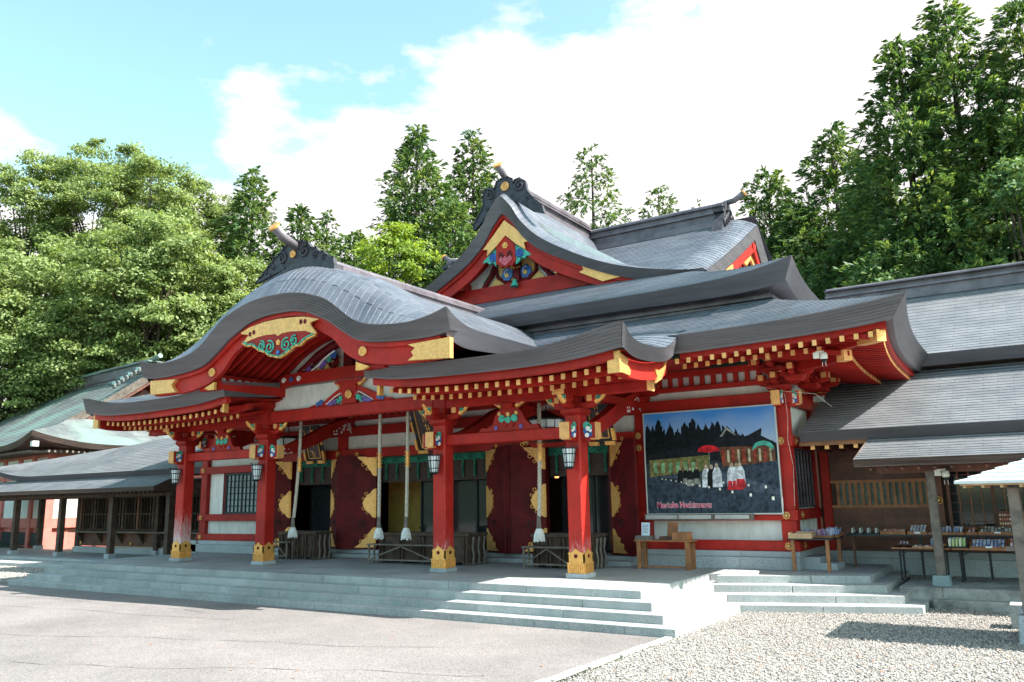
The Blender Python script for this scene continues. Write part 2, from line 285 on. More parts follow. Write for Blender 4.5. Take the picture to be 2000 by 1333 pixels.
def leafmat(name, cols, trans):
    m_ = bpy.data.materials.new(name); m_.use_nodes = True; n, l, b = nd(m_); o = n['Material Output']
    g = n.new('ShaderNodeNewGeometry'); z = n.new('ShaderNodeTexNoise'); z.inputs['Scale'].default_value = .45; z.inputs['Detail'].default_value = 4; l.new(g.outputs['Position'], z.inputs['Vector'])
    ad = n.new('ShaderNodeMath'); ad.operation = 'MULTIPLY_ADD'; l.new(g.outputs['Random Per Island'], ad.inputs[0]); ad.inputs[1].default_value = .5; sb = n.new('ShaderNodeMath'); sb.operation = 'SUBTRACT'; l.new(z.outputs[0], sb.inputs[0]); sb.inputs[1].default_value = .25; l.new(sb.outputs[0], ad.inputs[2])
    r = n.new('ShaderNodeValToRGB'); l.new(ad.outputs[0], r.inputs[0]); e = r.color_ramp.elements
    while len(e) < len(cols): e.new(.5)
    for i, c in enumerate(cols): e[i].position = .1+.8*i/(len(cols)-1); e[i].color = (*c, 1)
    l.new(r.outputs[0], b.inputs['Base Color']); b.inputs['Roughness'].default_value = .55; b.inputs['Specular IOR Level'].default_value = .3
    t = n.new('ShaderNodeBsdfTranslucent'); sc = n.new('ShaderNodeMixRGB'); sc.blend_type = 'MULTIPLY'; sc.inputs[0].default_value = 1; sc.inputs[2].default_value = (1.3, 1.25, .6, 1); l.new(r.outputs[0], sc.inputs[1]); l.new(sc.outputs[0], t.inputs[0])
    mxs = n.new('ShaderNodeMixShader'); mxs.inputs[0].default_value = trans; l.new(b.outputs[0], mxs.inputs[1]); l.new(t.outputs[0], mxs.inputs[2]); l.new(mxs.outputs[0], o.inputs[0]); return m_
LF_B = leafmat('broadleaf_foliage', [(.07, .11, .035), (.16, .225, .075), (.25, .32, .125), (.34, .39, .17)], .42)
LF_Y = leafmat('yellow_green_foliage', [(.10, .16, .025), (.19, .28, .035), (.30, .37, .06)], .4)
LF_C = leafmat('cedar_foliage', [(.022, .055, .022), (.065, .14, .052), (.15, .225, .07), (.29, .33, .10)], .36)
LF_P = leafmat('pale_green_foliage', [(.07, .13, .05), (.13, .22, .08), (.24, .33, .16)], .35)
BARK = mat('bark', (.075, .055, .042), .9, 0, .3, 8, .8, 30)
HILL = mat('forest_floor', (.03, .05, .02), .95, 0, .4, .4, .5, 3)

# ------------------------------------------------------------------ ground
rg = random.Random(3)
def hgt(x, y):
    d = max(0, y-27)*.20 + max(0, -x-34)*.18 + max(0, x-40)*.1
    return -0.6 + min(d, 16)
mb = MB()
xs = [-400, -200, -120, -90, -75]+list(range(-65, 66, 5))+[75, 90, 120, 200, 400]; ys = [-400, -150, -60, -30, 0, 15, 24]+list(range(27, 90, 5))+[100, 130, 200, 400]
mb.grid([[(x, y, hgt(x, y)) for y in ys] for x in xs], flip=False)
mb.build('ground', HILL, smooth=True, kind='structure')
mb = MB(); mb.add([(-60, -60, -.592), (9.72, -60, -.592), (9.9, -2.60, -.592), (-60, -2.60, -.592)], [(0, 1, 2, 3)])
mb.build('asphalt_forecourt', ASPH, kind='structure')
mb = MB(); mb.add([(9.82, -60, -.588), (40, -60, -.588), (40, 9, -.588), (9.0, 9, -.588), (9.0, -2.6, -.588), (10.0, -2.6, -.588)], [(0, 1, 2, 3, 4, 5)])
mb.add([(-60, -2.6, -.588), (-10.5, -2.6, -.588), (-10.5, 2, -.588), (-60, 2, -.588)], [(0, 1, 2, 3)])
mb.build('gravel_ground', GRAV, kind='structure')
mb = MB()
for i in range(24):   # pale kerb stones dividing asphalt and gravel
    y1 = -2.76-i*.92; y0 = y1-.905; xa = 9.93+(-2.7-y1)*-.045; mb.box(xa-.06, xa+.06, y0, y1, -.62, -.570)
mb.build('border_strip', mat('pale_border_stone', (.50, .47, .43), .85, 0, .15, 8, .3, 60), kind='structure')
mb = MB()   # asphalt seams and patches of chalky residue
for (xa, ya, xb, yb) in ((-14, -5.0, -3.6, -3.9), (-9, -6.1, 1.5, -4.6), (-3, -8.4, 7.2, -5.2), (-15, -3.75, -9, -3.5), (2, -9.2, 9.2, -6.4), (-6, -4.35, 0, -4.15)):
    n_ = 26; P_ = []
    for i in range(n_):
        t = i/(n_-1); x = xa+(xb-xa)*t+rg.uniform(-.03, .03); y = ya+(yb-ya)*t+rg.uniform(-.03, .03)+.09*math.sin(t*9+xa)+.05*math.sin(t*23+ya); w = rg.uniform(.002, .010)
        P_.append([(x, y-w, -.588), (x, y+w, -.588)])
    mb.grid(P_, flip=True)
mb.build('asphalt_cracks', mat('crack_filler', (.07, .06, .06), .95, 0, .2, 9, 0), kind='structure')
def pebbles(name, n_, fx, label, smin=.008, smax=.021):
    rs = np.random.RandomState(5); base = np.array([(1,0,0),(0,1,0),(-1,0,0),(0,-1,0),(0,0,1),(0,0,-1)], float)
    F = np.array([(0,1,4),(1,2,4),(2,3,4),(3,0,4),(1,0,5),(2,1,5),(3,2,5),(0,3,5)])
    P_ = fx(rs, n_); n_ = len(P_); s = rs.uniform(smin, smax, (n_, 1, 1))*rs.uniform(.6, 1.25, (n_, 6, 3)); a = rs.uniform(0, 6.28, n_); ca, sa = np.cos(a), np.sin(a)
    v = base[None]*s; v[:, :, 2] *= .65; vx = v[:, :, 0]*ca[:, None]-v[:, :, 1]*sa[:, None]; vy = v[:, :, 0]*sa[:, None]+v[:, :, 1]*ca[:, None]
    V = np.stack([vx, vy, v[:, :, 2]], 2)+P_[:, None, :]; FF = (F[None]+np.arange(n_)[:, None, None]*6).reshape(-1, 3)
    me = bpy.data.meshes.new(name); me.vertices.add(n_*6); me.vertices.foreach_set('co', V.reshape(-1)); me.loops.add(len(FF)*3); me.polygons.add(len(FF))
    me.loops.foreach_set('vertex_index', FF.reshape(-1)); me.polygons.foreach_set('loop_start', np.arange(len(FF))*3); me.update(calc_edges=True); me.materials.append(PEBB)
    o = bpy.data.objects.new(name, me); COL.objects.link(o); lab(o, label, 'gravel', kind='stuff')
def fx1(rs, n_):
    x = rs.uniform(9.95, 16.5, n_); y = -8.5+11.3*rs.uniform(0, 1, n_)**1.0; z = np.full(n_, -.580)+rs.uniform(-.006, .01, n_)
    P_ = np.stack([x, y, z], 1); ok = ~((y > -2.72) & (x < 10.05)) & ~((y > .66+(x-10.2)*.32) & (x < 13.2)) & (y < 2.62) & (x > 10.03+(y+2.7)*.045)
    return P_[ok]
pebbles('gravel', 44000, fx1, 'loose grey and cream gravel stones in front of the stone steps')
def fx2(rs, n_):
    x = rs.uniform(-24, -11.6, n_); y = rs.uniform(-2.5, 1.4, n_); return np.stack([x, y, np.full(n_, -.582)], 1)
pebbles('gravel', 9000, fx2, 'gravel bed beside the left end of the steps under the gallery', .012, .03)
mb = MB()
for i in range(70):   # fallen leaves
    x, y = (rg.uniform(10.3, 15), rg.uniform(-7, -.5)) if i < 40 else (rg.uniform(0, 9.5), rg.uniform(-8, -3.2)); a = rg.uniform(0, 6.28); s_ = rg.uniform(.02, .04); z = -.562 if i < 40 else -.583
    mb.add([(x+s_*math.cos(a), y+s_*math.sin(a), z+.004), (x+.5*s_*math.cos(a+1.6), y+.5*s_*math.sin(a+1.6), z), (x-s_*math.cos(a), y-s_*math.sin(a), z+.01), (x+.5*s_*math.cos(a-1.6), y+.5*s_*math.sin(a-1.6), z+.002)], [(0, 1, 2, 3)])
lab(mb.build('fallen_leaves', island('dry_leaves', [(.30, .07, .03), (.38, .16, .06), (.16, .08, .04)])), 'small dry orange leaves scattered over the gravel and asphalt', 'leaves', kind='stuff')

# ------------------------------------------------------------------ stone platform and steps
plat = thing('stone_platform', None, None); plat['kind'] = 'structure'
SX, SL, FY, TR, RI = 9.0, -10.13, -1.756, .3494, .15
mb = MB(); mb.box(SL+.3, SX-.3, FY+.3, 5.9, -.6, -.062)
for k in range(1, 4): mb.box(SL-k*TR+.3, SX+k*TR-.3, FY-k*TR+.3, 1.0, -.62, -k*RI-.06)
mb.build('core', CONC, plat)
for k in range(4):
    zt = -k*RI; x0 = SL-k*TR; x1 = SX+k*TR; y0 = FY-k*TR; x = x0; j = 0; dp = .40 if k else .44
    while x < x1-.05:
        w = min([1.86, 1.78, 1.92][(j+k) % 3], x1-x)
        if x1-x-w < .7: w = x1-x
        m2 = MB(); m2.box(x+.0025, x+w-.0025, y0, y0+dp, zt-RI-.02, zt); m2.build('step_stone', STONE, plat, bevel=.008); x += w; j += 1
    y = y0+dp; j = 0; ye = 1.48-k*.27+.75 if k else 5.6
    while y < ye-.05:
        w = min([1.5, 1.38][(j+k) % 2], ye-y)
        m2 = MB(); m2.box(x1-dp, x1, y+.003, y+w-.0025, zt-RI-.02, zt); m2.build('step_stone', STONE, plat, bevel=.008)
        m2 = MB(); m2.box(x0, x0+dp, y+.003, y+w-.0025, zt-RI-.02, zt); m2.build('step_stone', STONE, plat, bevel=.008); y += w; j += 1
sl = MB(); sl.box(-.609, .609, -.452, .452, -.06, -.0015); S0 = None
y = FY+.44+.455
SW = (SX-.40-SL-.40)/15; S0.location if S0 else None
while y < 5.6:
    for i in range(15):
        x = SL+.40+SW*(i+.5)
        if S0 is None: S0 = sl.build('paving_slab', SLAB, plat, at=None); S0.location = Vector((x, y, 0))
        else: inst(S0, (x, y, 0), plat)
    y += .910
# right side platform with its four skewed steps
side = thing('side_steps', None, None); side['kind'] = 'structure'
for k in range(4):
    zt = -k*RI; xl = 9.29 if k == 0 else 9.004+.3494*k; yl = 1.48 if k == 0 else 1.40-.275*k; xr = 12.14+.345*k; yr = 2.54-.30*k; n_ = 2
    if k == 0:
        m2 = MB(); m2.prism([(9.02, 1.85), (11.75, 2.86), (11.75, 5.7), (9.02, 5.7)], 'z', -.6, zt-.002); m2.build('landing_slab', SLAB, side)
    for j in range(n_):
        a, b_ = [(0, .46), (.464, 1)][j] if k % 2 else [(0, .62), (.624, 1)][j]
        xa, ya, xb, yb = xl+(xr-xl)*a, yl+(yr-yl)*a, xl+(xr-xl)*b_, yl+(yr-yl)*b_
        m2 = MB(); m2.prism([(xa, ya), (xb, yb), (xb-.0, yb+.42), (xa, ya+.42)], 'z', zt-RI-.03, zt); m2.build('step_stone', STONE, side, bevel=.008)
    y = yr+.424; j = 0; ye = [5.66, 5.6, 3.5, 3.0][k]
    while y < ye-.05:
        w = min(1.45, ye-y); m2 = MB(); m2.box(xr-.40, xr, y, y+w-.004, zt-RI-.03, zt); m2.build('step_stone', STONE, side, bevel=.008); y += w
mb = MB(); mb.prism([(12.0, 2.95), (13.0, 2.7), (13.0, 5.6), (12.0, 5.6)], 'z', -.6, -.46); mb.build('core', CONC, side)
# lower concrete floor of the right wing
low = thing('wing_floor', None, None); low['kind'] = 'structure'
mb = MB(); mb.box(12.62, 13.4, 2.85, 5.8, -.6, -.222); mb.box(13.405, 24, 2.85, 5.8, -.6, -.22); mb.build('upper_floor_slab', CONC, low, bevel=.012)
mb = MB(); mb.box(13.25, 16.4, 2.52, 2.85, -.6, -.41); mb.box(16.41, 24, 2.52, 2.85, -.6, -.41); mb.build('lower_step', CONC, low, bevel=.015)
lf = thing('gallery_floor', None, None); lf['kind'] = 'structure'
mb = MB(); mb.box(-34, -11.2, 2.62, 6.4, -.6, -.38); mb.box(-34, -12.6, 1.2, 2.62, -.6, -.46); mb.build('floor_slab', SLAB, lf, bevel=.01)
mb = MB(); mb.box(-11.2, -10.13, 3.0, 5.7, -.6, -.02); mb.box(-13.3, -11.2, 4.2, 5.7, -.5, -.2); mb.build('side_landing', SLAB, lf, bevel=.01)

# ------------------------------------------------------------------ MAIN HALL
H = thing('shrine_hall', 'large vermilion shrine hall with curved copper roofs and gilded rafter ends above the stone steps', 'shrine')
def HP(mb, name, mats, **k): return mb.build(name, mats, H, **k)
KT = [(0,6.66),(.5,6.645),(1,6.57),(1.5,6.43),(1.85,6.29),(2.25,6.02),(2.65,5.73),(3.05,5.56),(3.6,5.46),(4.3,5.42),(4.8,5.47),(5.1,5.535),(5.34,5.61)]
TK = [(0,.41),(1,.43),(1.6,.5),(2.1,.53),(2.6,.46),(3.1,.38),(3.8,.34),(4.4,.35),(5.34,.46)]
KS = [(0,7.62),(.5,7.57),(1,7.44),(1.5,7.28),(2,7.08),(2.5,6.92),(3,6.58),(3.5,6.22),(4,5.90),(4.6,5.59),(5.34,5.27)]
KS2 = [(0,7.62),(.5,7.36),(1,7.10),(1.5,6.92),(2,6.79),(2.7,6.64),(3.3,6.40),(4,5.92),(4.6,5.58),(5.34,5.27)]
def karaz(x, y):
    a = abs(x); s = min(1, max(0, (y+2.72)/1.25)); g = 1-(1-s)**2.5
    w = min(1, max(0, (y+1.55)/1.7)); w = w*w*(3-2*w); z = interp(KT, a)*(1-g)+(interp(KS, a)*(1-w)+interp(KS2, a)*w)*g
    if a > 4.2: z += .06*((a-4.2)/1.1)**2*max(0, min(1, (y-.6)/1.5))
    return z
def courses(mb, S, us, vs, uf, h=.016, flip=False):
    """copper sheets laid in lapping courses: S(u,v) -> point, v grows up the slope"""
    for k in range(len(vs)-1):
        a = [S(u, vs[k]) for u in us]; b_ = [S(u, vs[k+1]) for u in us]
        lo = [(p[0], p[1], p[2]+h) for p in a]; hi = [(p[0], p[1], p[2]+.002) for p in b_]; bt = [(p[0], p[1], p[2]-.004) for p in a]
        U = [uf(p) for p in a]; U2 = [uf(p) for p in b_]
        mb.grid([[lo[i], hi[i]] for i in range(len(us))], [[(U[i], k), (U2[i], k+.97)] for i in range(len(us))], flip=flip)
        mb.grid([[bt[i], lo[i]] for i in range(len(us))], [[(U[i], k+.5), (U[i], k+.6)] for i in range(len(us))], flip=flip)
def fascia(mb, top, bot, outf, n=7, o=.020, flip=False):
    o = max(o, .016)
    """layered eave edge between two polylines; each layer juts out a little"""
    for j in range(n):
        a, b_ = j/n, (j+1)/n; A_, B_ = [], []
        for i in range(len(top)):
            t, q = Vector(top[i]), Vector(bot[i]); w = Vector(outf(i)); A_.append(t.lerp(q, a)+w*o); B_.append(t.lerp(q, b_))
        mb.grid([[A_[i], B_[i]] for i in range(len(top))], flip=flip)
        if j: mb.grid([[P0[i], A_[i]] for i in range(len(top))], flip=flip)
        P0 = B_
# --- karahafu roof over the centre
xs = lin(-5.34, 5.34, 75); mb = MB()
al = [0]
for i in range(1, len(xs)): al.append(al[-1]+math.hypot(xs[i]-xs[i-1], karaz(xs[i], 0)-karaz(xs[i-1], 0)))
ux = {round(x, 5): a for x, a in zip(xs, al)}
vy = [-2.74, -2.6, -2.45, -2.28, -2.1, -1.9, -1.7]+[ -1.7+.22*i for i in range(1, 37)]
sv = [5.34]
while sv[-1] > .02: a_ = sv[-1]; st = .19/math.sqrt(1+((karaz(a_, 0)-karaz(max(0, a_-.05), 0))/.05)**2); sv.append(max(0, a_-st))
for sg in (-1, 1): courses(mb, lambda u, v: (sg*v, u, karaz(v, u)), vy, sv, lambda p: p[1]+20, .014, flip=(sg < 0))
HP(mb, 'karahafu_roof', COP)
mb = MB(); tp = [(x, -2.74, karaz(x, -2.74)+.014) for x in xs]; bt = [(x, -2.58, interp(KT, abs(x))-interp(TK, abs(x))) for x in xs]
fascia(mb, tp, bt, lambda i: (0, -1, 0))
for sgn in (-1, 1):
    ys_ = lin(-2.74, 2.6, 26); t2 = [(sgn*5.34, y, karaz(5.34, y)+.014) for y in ys_]; b2 = [(sgn*5.2, y if i else -2.58, karaz(5.34, y)-.46+.13*min(1, (y+2.74)/2.2)) for i, y in enumerate(ys_)]
    fascia(mb, t2, b2, lambda i: (sgn, 0, 0), 9, .008, flip=(sgn < 0))
mb.grid([[(x, -2.58, interp(KT, abs(x))-interp(TK, abs(x))), (x, -2.30, interp(KT, abs(x))-interp(TK, abs(x))+.02)] for x in xs])
HP(mb, 'karahafu_eave_edge', FAS)
# underside boards and arched ribs
def kb(x): return interp(KT, abs(x))-interp(TK, abs(x))
mb = MB(); mb.grid([[(x, -2.3, kb(x)+.02), (x, 2.6, kb(x)+.12)] for x in lin(-5.2, 5.2, 61)]); HP(mb, 'karahafu_soffit', BRED)
HBW = [(0,.16),(.9,.20),(1.35,.30),(1.75,.33),(2.2,.46),(2.6,.44),(3.0,.42),(3.6,.44),(4.4,.42),(5.0,.42)]
mb = MB(); xx = lin(-5.0, 5.0, 81)
up_ = [(x, kb(x)+.01) for x in xx]; lo_ = [(x, kb(x)-interp(HBW, abs(x))-.05) for x in xx]
for ya, yb, ins in ((-2.42, -2.30, 0), ):
    for i in range(80):
        mb.hexa([(up_[i][0], ya, lo_[i][1]), (up_[i+1][0], ya, lo_[i+1][1]), (up_[i+1][0], yb, lo_[i+1][1]), (up_[i][0], yb, lo_[i][1])], [(up_[i][0], ya, up_[i][1]), (up_[i+1][0], ya, up_[i+1][1]), (up_[i+1][0], yb, up_[i+1][1]), (up_[i][0], yb, up_[i][1])])
HP(mb, 'karahafu_bargeboard', RED)
mb = MB()
for i in range(80):
    f = lambda q, s: (q[0], kb(q[0])-s)
    mb.hexa([(xx[i], -2.50, kb(xx[i])-.10), (xx[i+1], -2.50, kb(xx[i+1])-.10), (xx[i+1], -2.41, kb(xx[i+1])-.10), (xx[i], -2.41, kb(xx[i])-.10)], [(xx[i], -2.50, kb(xx[i])), (xx[i+1], -2.50, kb(xx[i+1])), (xx[i+1], -2.41, kb(xx[i+1])), (xx[i], -2.41, kb(xx[i]))])
HP(mb, 'karahafu_bargeboard_rim', RED)
for k in range(15):
    y = -2.12+k*.26; mb = MB(); q = lin(-3.0, 3.0, 37)
    for i in range(36):
        a, b_ = kb(q[i])-.02, kb(q[i+1])-.02
        mb.hexa([(q[i], y-.035, a-.13), (q[i+1], y-.035, b_-.13), (q[i+1], y+.035, b_-.13), (q[i], y+.035, a-.13)], [(q[i], y-.035, a), (q[i+1], y-.035, b_), (q[i+1], y+.035, b_), (q[i], y+.035, a)])
    HP(mb, 'arched_rib', RED)
    if k < 9:
        for sg in (-1, 1): m2 = MB(); m2.prism([(sg*2.68, kb(2.68)-.40), (sg*2.68, kb(2.68)-.27), (sg*2.60, kb(2.68)-.40)], 'y', y+.06, y+.18); HP(m2, 'white_gusset', WHITE)
# gable ornaments of the karahafu
K_GOLD=[(-1.34,5.93),(-1.01,6.03),(-0.47,6.1),(0.06,6.11),(0.57,6.08),(0.95,6.04),(1.44,5.92),(1.16,5.88),(1.15,5.82),(1.34,5.62),(1.34,5.56),(0.99,5.69),(0.46,5.74),(0.18,5.73),(0.04,5.68),(-0.05,5.74),(-0.37,5.76),(-0.72,5.74),(-1.04,5.68),(-1.22,5.61),(-1.21,5.68),(-1.03,5.84),(-1.29,5.89)]
K_RED=[(-1.23,5.64),(-1.06,5.55),(-0.87,5.55),(-0.7,5.45),(-0.61,5.39),(-0.37,5.32),(-0.23,5.22),(-0.07,5.18),(0.14,5.13),(0.34,5.19),(0.54,5.28),(0.66,5.36),(0.84,5.35),(1.03,5.47),(1.32,5.54),(1.29,5.63),(0.97,5.71),(0.16,5.75),(-0.08,5.76),(-0.74,5.76)]
mb = MB(); mb.prism(K_GOLD, 'y', -2.56, -2.50); gp = HP(mb, 'gable_gold_plate', GOLDR)
mb = MB()
for x, z in ((-.98, 5.85), (-.84, 5.88), (.98, 5.92), (.84, 5.93)): mb.prism([(x+.045*math.cos(a), z+.06*math.sin(a)) for a in lin(0, 5.6, 9)], 'y', -2.575, -2.558)
mb.build('heart_cutout', DRED, gp)
mb = MB(); mb.prism(K_RED, 'y', -2.55, -2.44); HP(mb, 'gable_pendant', RED)
def outline(mb, pts, y0, y1, w, closed=False):
    n_ = len(pts)
    for i in range(n_ if closed else n_-1):
        a = Vector((pts[i][0], 0, pts[i][1])); b_ = Vector((pts[(i+1) % n_][0], 0, pts[(i+1) % n_][1])); d = (b_-a).normalized()*w*.4
        mb.beam((a-d)+Vector((0, (y0+y1)/2, 0)), (b_+d)+Vector((0, (y0+y1)/2, 0)), w, abs(y1-y0), upv=(0, 1, 0))
mb = MB(); outline(mb, K_RED[:15], -2.585, -2.52, .035); HP(mb, 'pendant_gilt_rim', GOLD)
mb = MB(); outline(mb, [(x*.97, z+.035) for x, z in K_RED[:15]], -2.60, -2.53, .025); HP(mb, 'pendant_teal_rim', TEAL)
def spiral(c, r0, turns, y, sgn=1, n_=22): return [(c[0]+sgn*r0*(1-.78*t)*math.cos(2*math.pi*turns*t+1.2), y, c[1]+r0*(1-.78*t)*math.sin(2*math.pi*turns*t+1.2)) for t in lin(0, 1, n_)]
for c, s_, q in (((-.52, 5.50), -1, .13), ((-.22, 5.43), -1, .17), ((.36, 5.43), 1, .17), ((.64, 5.50), 1, .13)):
    mb = MB(); mb.tube(spiral(c, q, 1.5, -2.575, s_), .022, 6); HP(mb, 'pendant_scroll', TEAL, smooth=True)
mb = MB(); mb.disc((.09, -2.55, 5.27), (0, -1, 0), .055, .04, 14); HP(mb, 'pendant_jewel', BLUE)
def flower(parent, c, nrm, r, n_=6, mt=GOLD, name='gilt_rosette'):
    nrm = Vector(nrm).normalized(); a = nrm.orthogonal().normalized(); b_ = nrm.cross(a); mb = MB(); c = Vector(c)
    for k in range(n_): p = c+(a*math.cos(k*2*math.pi/n_)+b_*math.sin(k*2*math.pi/n_))*r*.58; mb.disc(p, nrm, r*.40, r*.28, 8)
    mb.disc(c, nrm, r*.36, r*.5, 10); return mb.build(name, mt, parent)
flower(H, (.07, -2.55, 5.52), (0, -1, 0), .075, 5)
def medallion(c, nrm, r, parent=H):
    nrm = Vector(nrm).normalized(); mb = MB(); c = Vector(c); mb.disc(c, nrm, r, .03, 24)
    a = nrm.orthogonal().normalized(); b_ = nrm.cross(a); rim = [c+nrm*.03+(a*math.cos(t)+b_*math.sin(t))*r*.93 for t in lin(0, 2*math.pi, 25)]; mb.tube(rim, r*.09, 5)
    for q in range(3):
        ph = q*2.094; mb.tube([c+nrm*.035+(a*math.cos(ph+t*2.2)+b_*math.sin(ph+t*2.2))*r*(.22+.5*t) for t in lin(0, 1, 7)], [r*.16, r*.15, r*.13, r*.1, r*.08, r*.05, r*.02], 6)
    return mb.build('gilt_crest_medallion', GOLDR, parent, smooth=False)
medallion((2.75, -2.43, 5.015), (0, -1, 0), .115); medallion((-2.55, -2.43, 5.05), (0, -1, 0), .115)
mb = MB(); mb.prism([(4.14,4.99),(5.28,5.02),(5.28,4.58),(4.14,4.64),(4.30,4.73),(4.24,4.82),(4.34,4.90)], 'y', -2.53, -2.41); HP(mb, 'gable_end_plate', GOLDR)
mb = MB(); mb.prism([(-5.09,5.05),(-3.96,4.99),(-4.13,4.86),(-4.08,4.78),(-3.92,4.64),(-5.05,4.66)], 'y', -2.53, -2.41); HP(mb, 'gable_end_plate', GOLDR)
for sg in (-1, 1): mb = MB(); mb.prism([(sg*2.5, 4.60), (sg*2.5, 4.80), (sg*2.9, 4.66), (sg*2.72, 4.60)], 'y', -2.40, -2.32); HP(mb, 'purlin_cap', GOLD)
# ridge and ridge-end ornament of the karahafu
mb = MB()
mb.box(-.20, .20, -1.55, 6.6, 7.55, 7.76); mb.box(-.26, .26, -1.6, 6.62, 7.76, 7.81); mb.box(-.17, .17, -1.55, 6.6, 7.81, 7.90); mb.tube([(0, -1.6, 7.90), (0, 6.62, 7.90)], .15, 12); HP(mb, 'karahafu_ridge', RIDG)
mb = MB(); bs_ = [(x, karaz(x, -1.55)) for x in lin(-1.7, 1.15, 25)]
for i in range(24): mb.hexa([(bs_[i][0], -1.82, bs_[i][1]-.1), (bs_[i+1][0], -1.82, bs_[i+1][1]-.1), (bs_[i+1][0], -1.5, bs_[i+1][1]-.1), (bs_[i][0], -1.5, bs_[i][1]-.1)], [(bs_[i][0], -1.82, bs_[i][1]+.12), (bs_[i+1][0], -1.82, bs_[i+1][1]+.12), (bs_[i+1][0], -1.5, bs_[i+1][1]+.12), (bs_[i][0], -1.5, bs_[i][1]+.12)])
HP(mb, 'ridge_end_base', CARV)
def oni(pts, y, th, name, discs, label=None, dx=0):
    mb = MB(); mb.prism(pts, 'y', y-th/2, y+th/2)
    for c, r_, s_, tr in discs: mb.tube(spiral(c, r_, 1.4, y-th/2-.02, s_), [tr]*22, 6)
    outline(mb, pts, y-th/2-.03, y-th/2+.03, .05, True)
    return HP(mb, name, CARV, label=label)
ONI=[(-1.75,7.48),(-1.63,7.60),(-1.46,7.72),(-1.3,7.86),(-1.2,7.90),(-1.1,8.05),(-0.91,8.12),(-0.72,8.28),(-0.55,8.35),(-0.3,8.34),(-0.04,8.32),(0.16,8.24),(0.29,8.07),(0.46,8.05),(0.56,7.92),(0.72,7.90),(0.86,7.78),(1.08,7.68),(1.1,7.50),(0.79,7.56),(-0.02,7.68),(-0.65,7.70),(-1.19,7.60)]
oni(ONI, -1.72, .12, 'ridge_end_ornament', [((-.78, 7.98), .17, -1, .035), ((.05, 8.03), .17, 1, .035), ((-1.15, 7.80), .08, -1, .02), ((.42, 7.86), .09, 1, .02), ((.72, 7.75), .06, 1, .02), ((-1.4, 7.68), .05, -1, .015)])
medallion((-.36, -1.80, 8.02), (0, -1, 0), .10)
mb = MB(); mb.tube([(-.25, -1.4, 8.12), (-.27, -1.8, 8.22), (-.29, -2.2, 8.36), (-.30, -2.5, 8.56)], [.10, .11, .12, .14], 14); fo = HP(mb, 'ridge_finial', RIDG, smooth=True)
mb = MB(); mb.tube([(-.30, -2.49, 8.55), (-.302, -2.53, 8.58)], .15, 14); mb.build('gilt_end', GOLD, fo)

# --- kohai (porch) side roofs
KF = [(2.5,4.84),(2.7,4.80),(3.2,4.71),(4.15,4.615),(5.2,4.585),(6.6,4.58),(7.3,4.60),(7.93,4.67),(8.46,4.76),(8.8,4.83),(9.05,4.895)]
KBT = [(2.5,4.46),(2.75,4.44),(3.3,4.36),(4.2,4.31),(5.7,4.28),(6.5,4.275),(7.6,4.30),(8.4,4.37),(8.95,4.455)]
KE = [(-2.16,4.895),(-1.84,4.69),(-1.43,4.61),(-.83,4.61),(-.18,4.69),(.17,4.80),(.54,4.99),(.75,5.12),(1.2,5.22),(1.9,5.40)]
def koz(x, y):
    a = abs(x); t = y+2.16; q = min(1, t/1.8); base = interp(KF, a)*(1-q)+4.58*q+.2*t+.0096*t*t
    w = math.exp(-(9.05-a)/.75) if a < 9.05 else 1; return base*(1-w)+interp(KE, y)*w
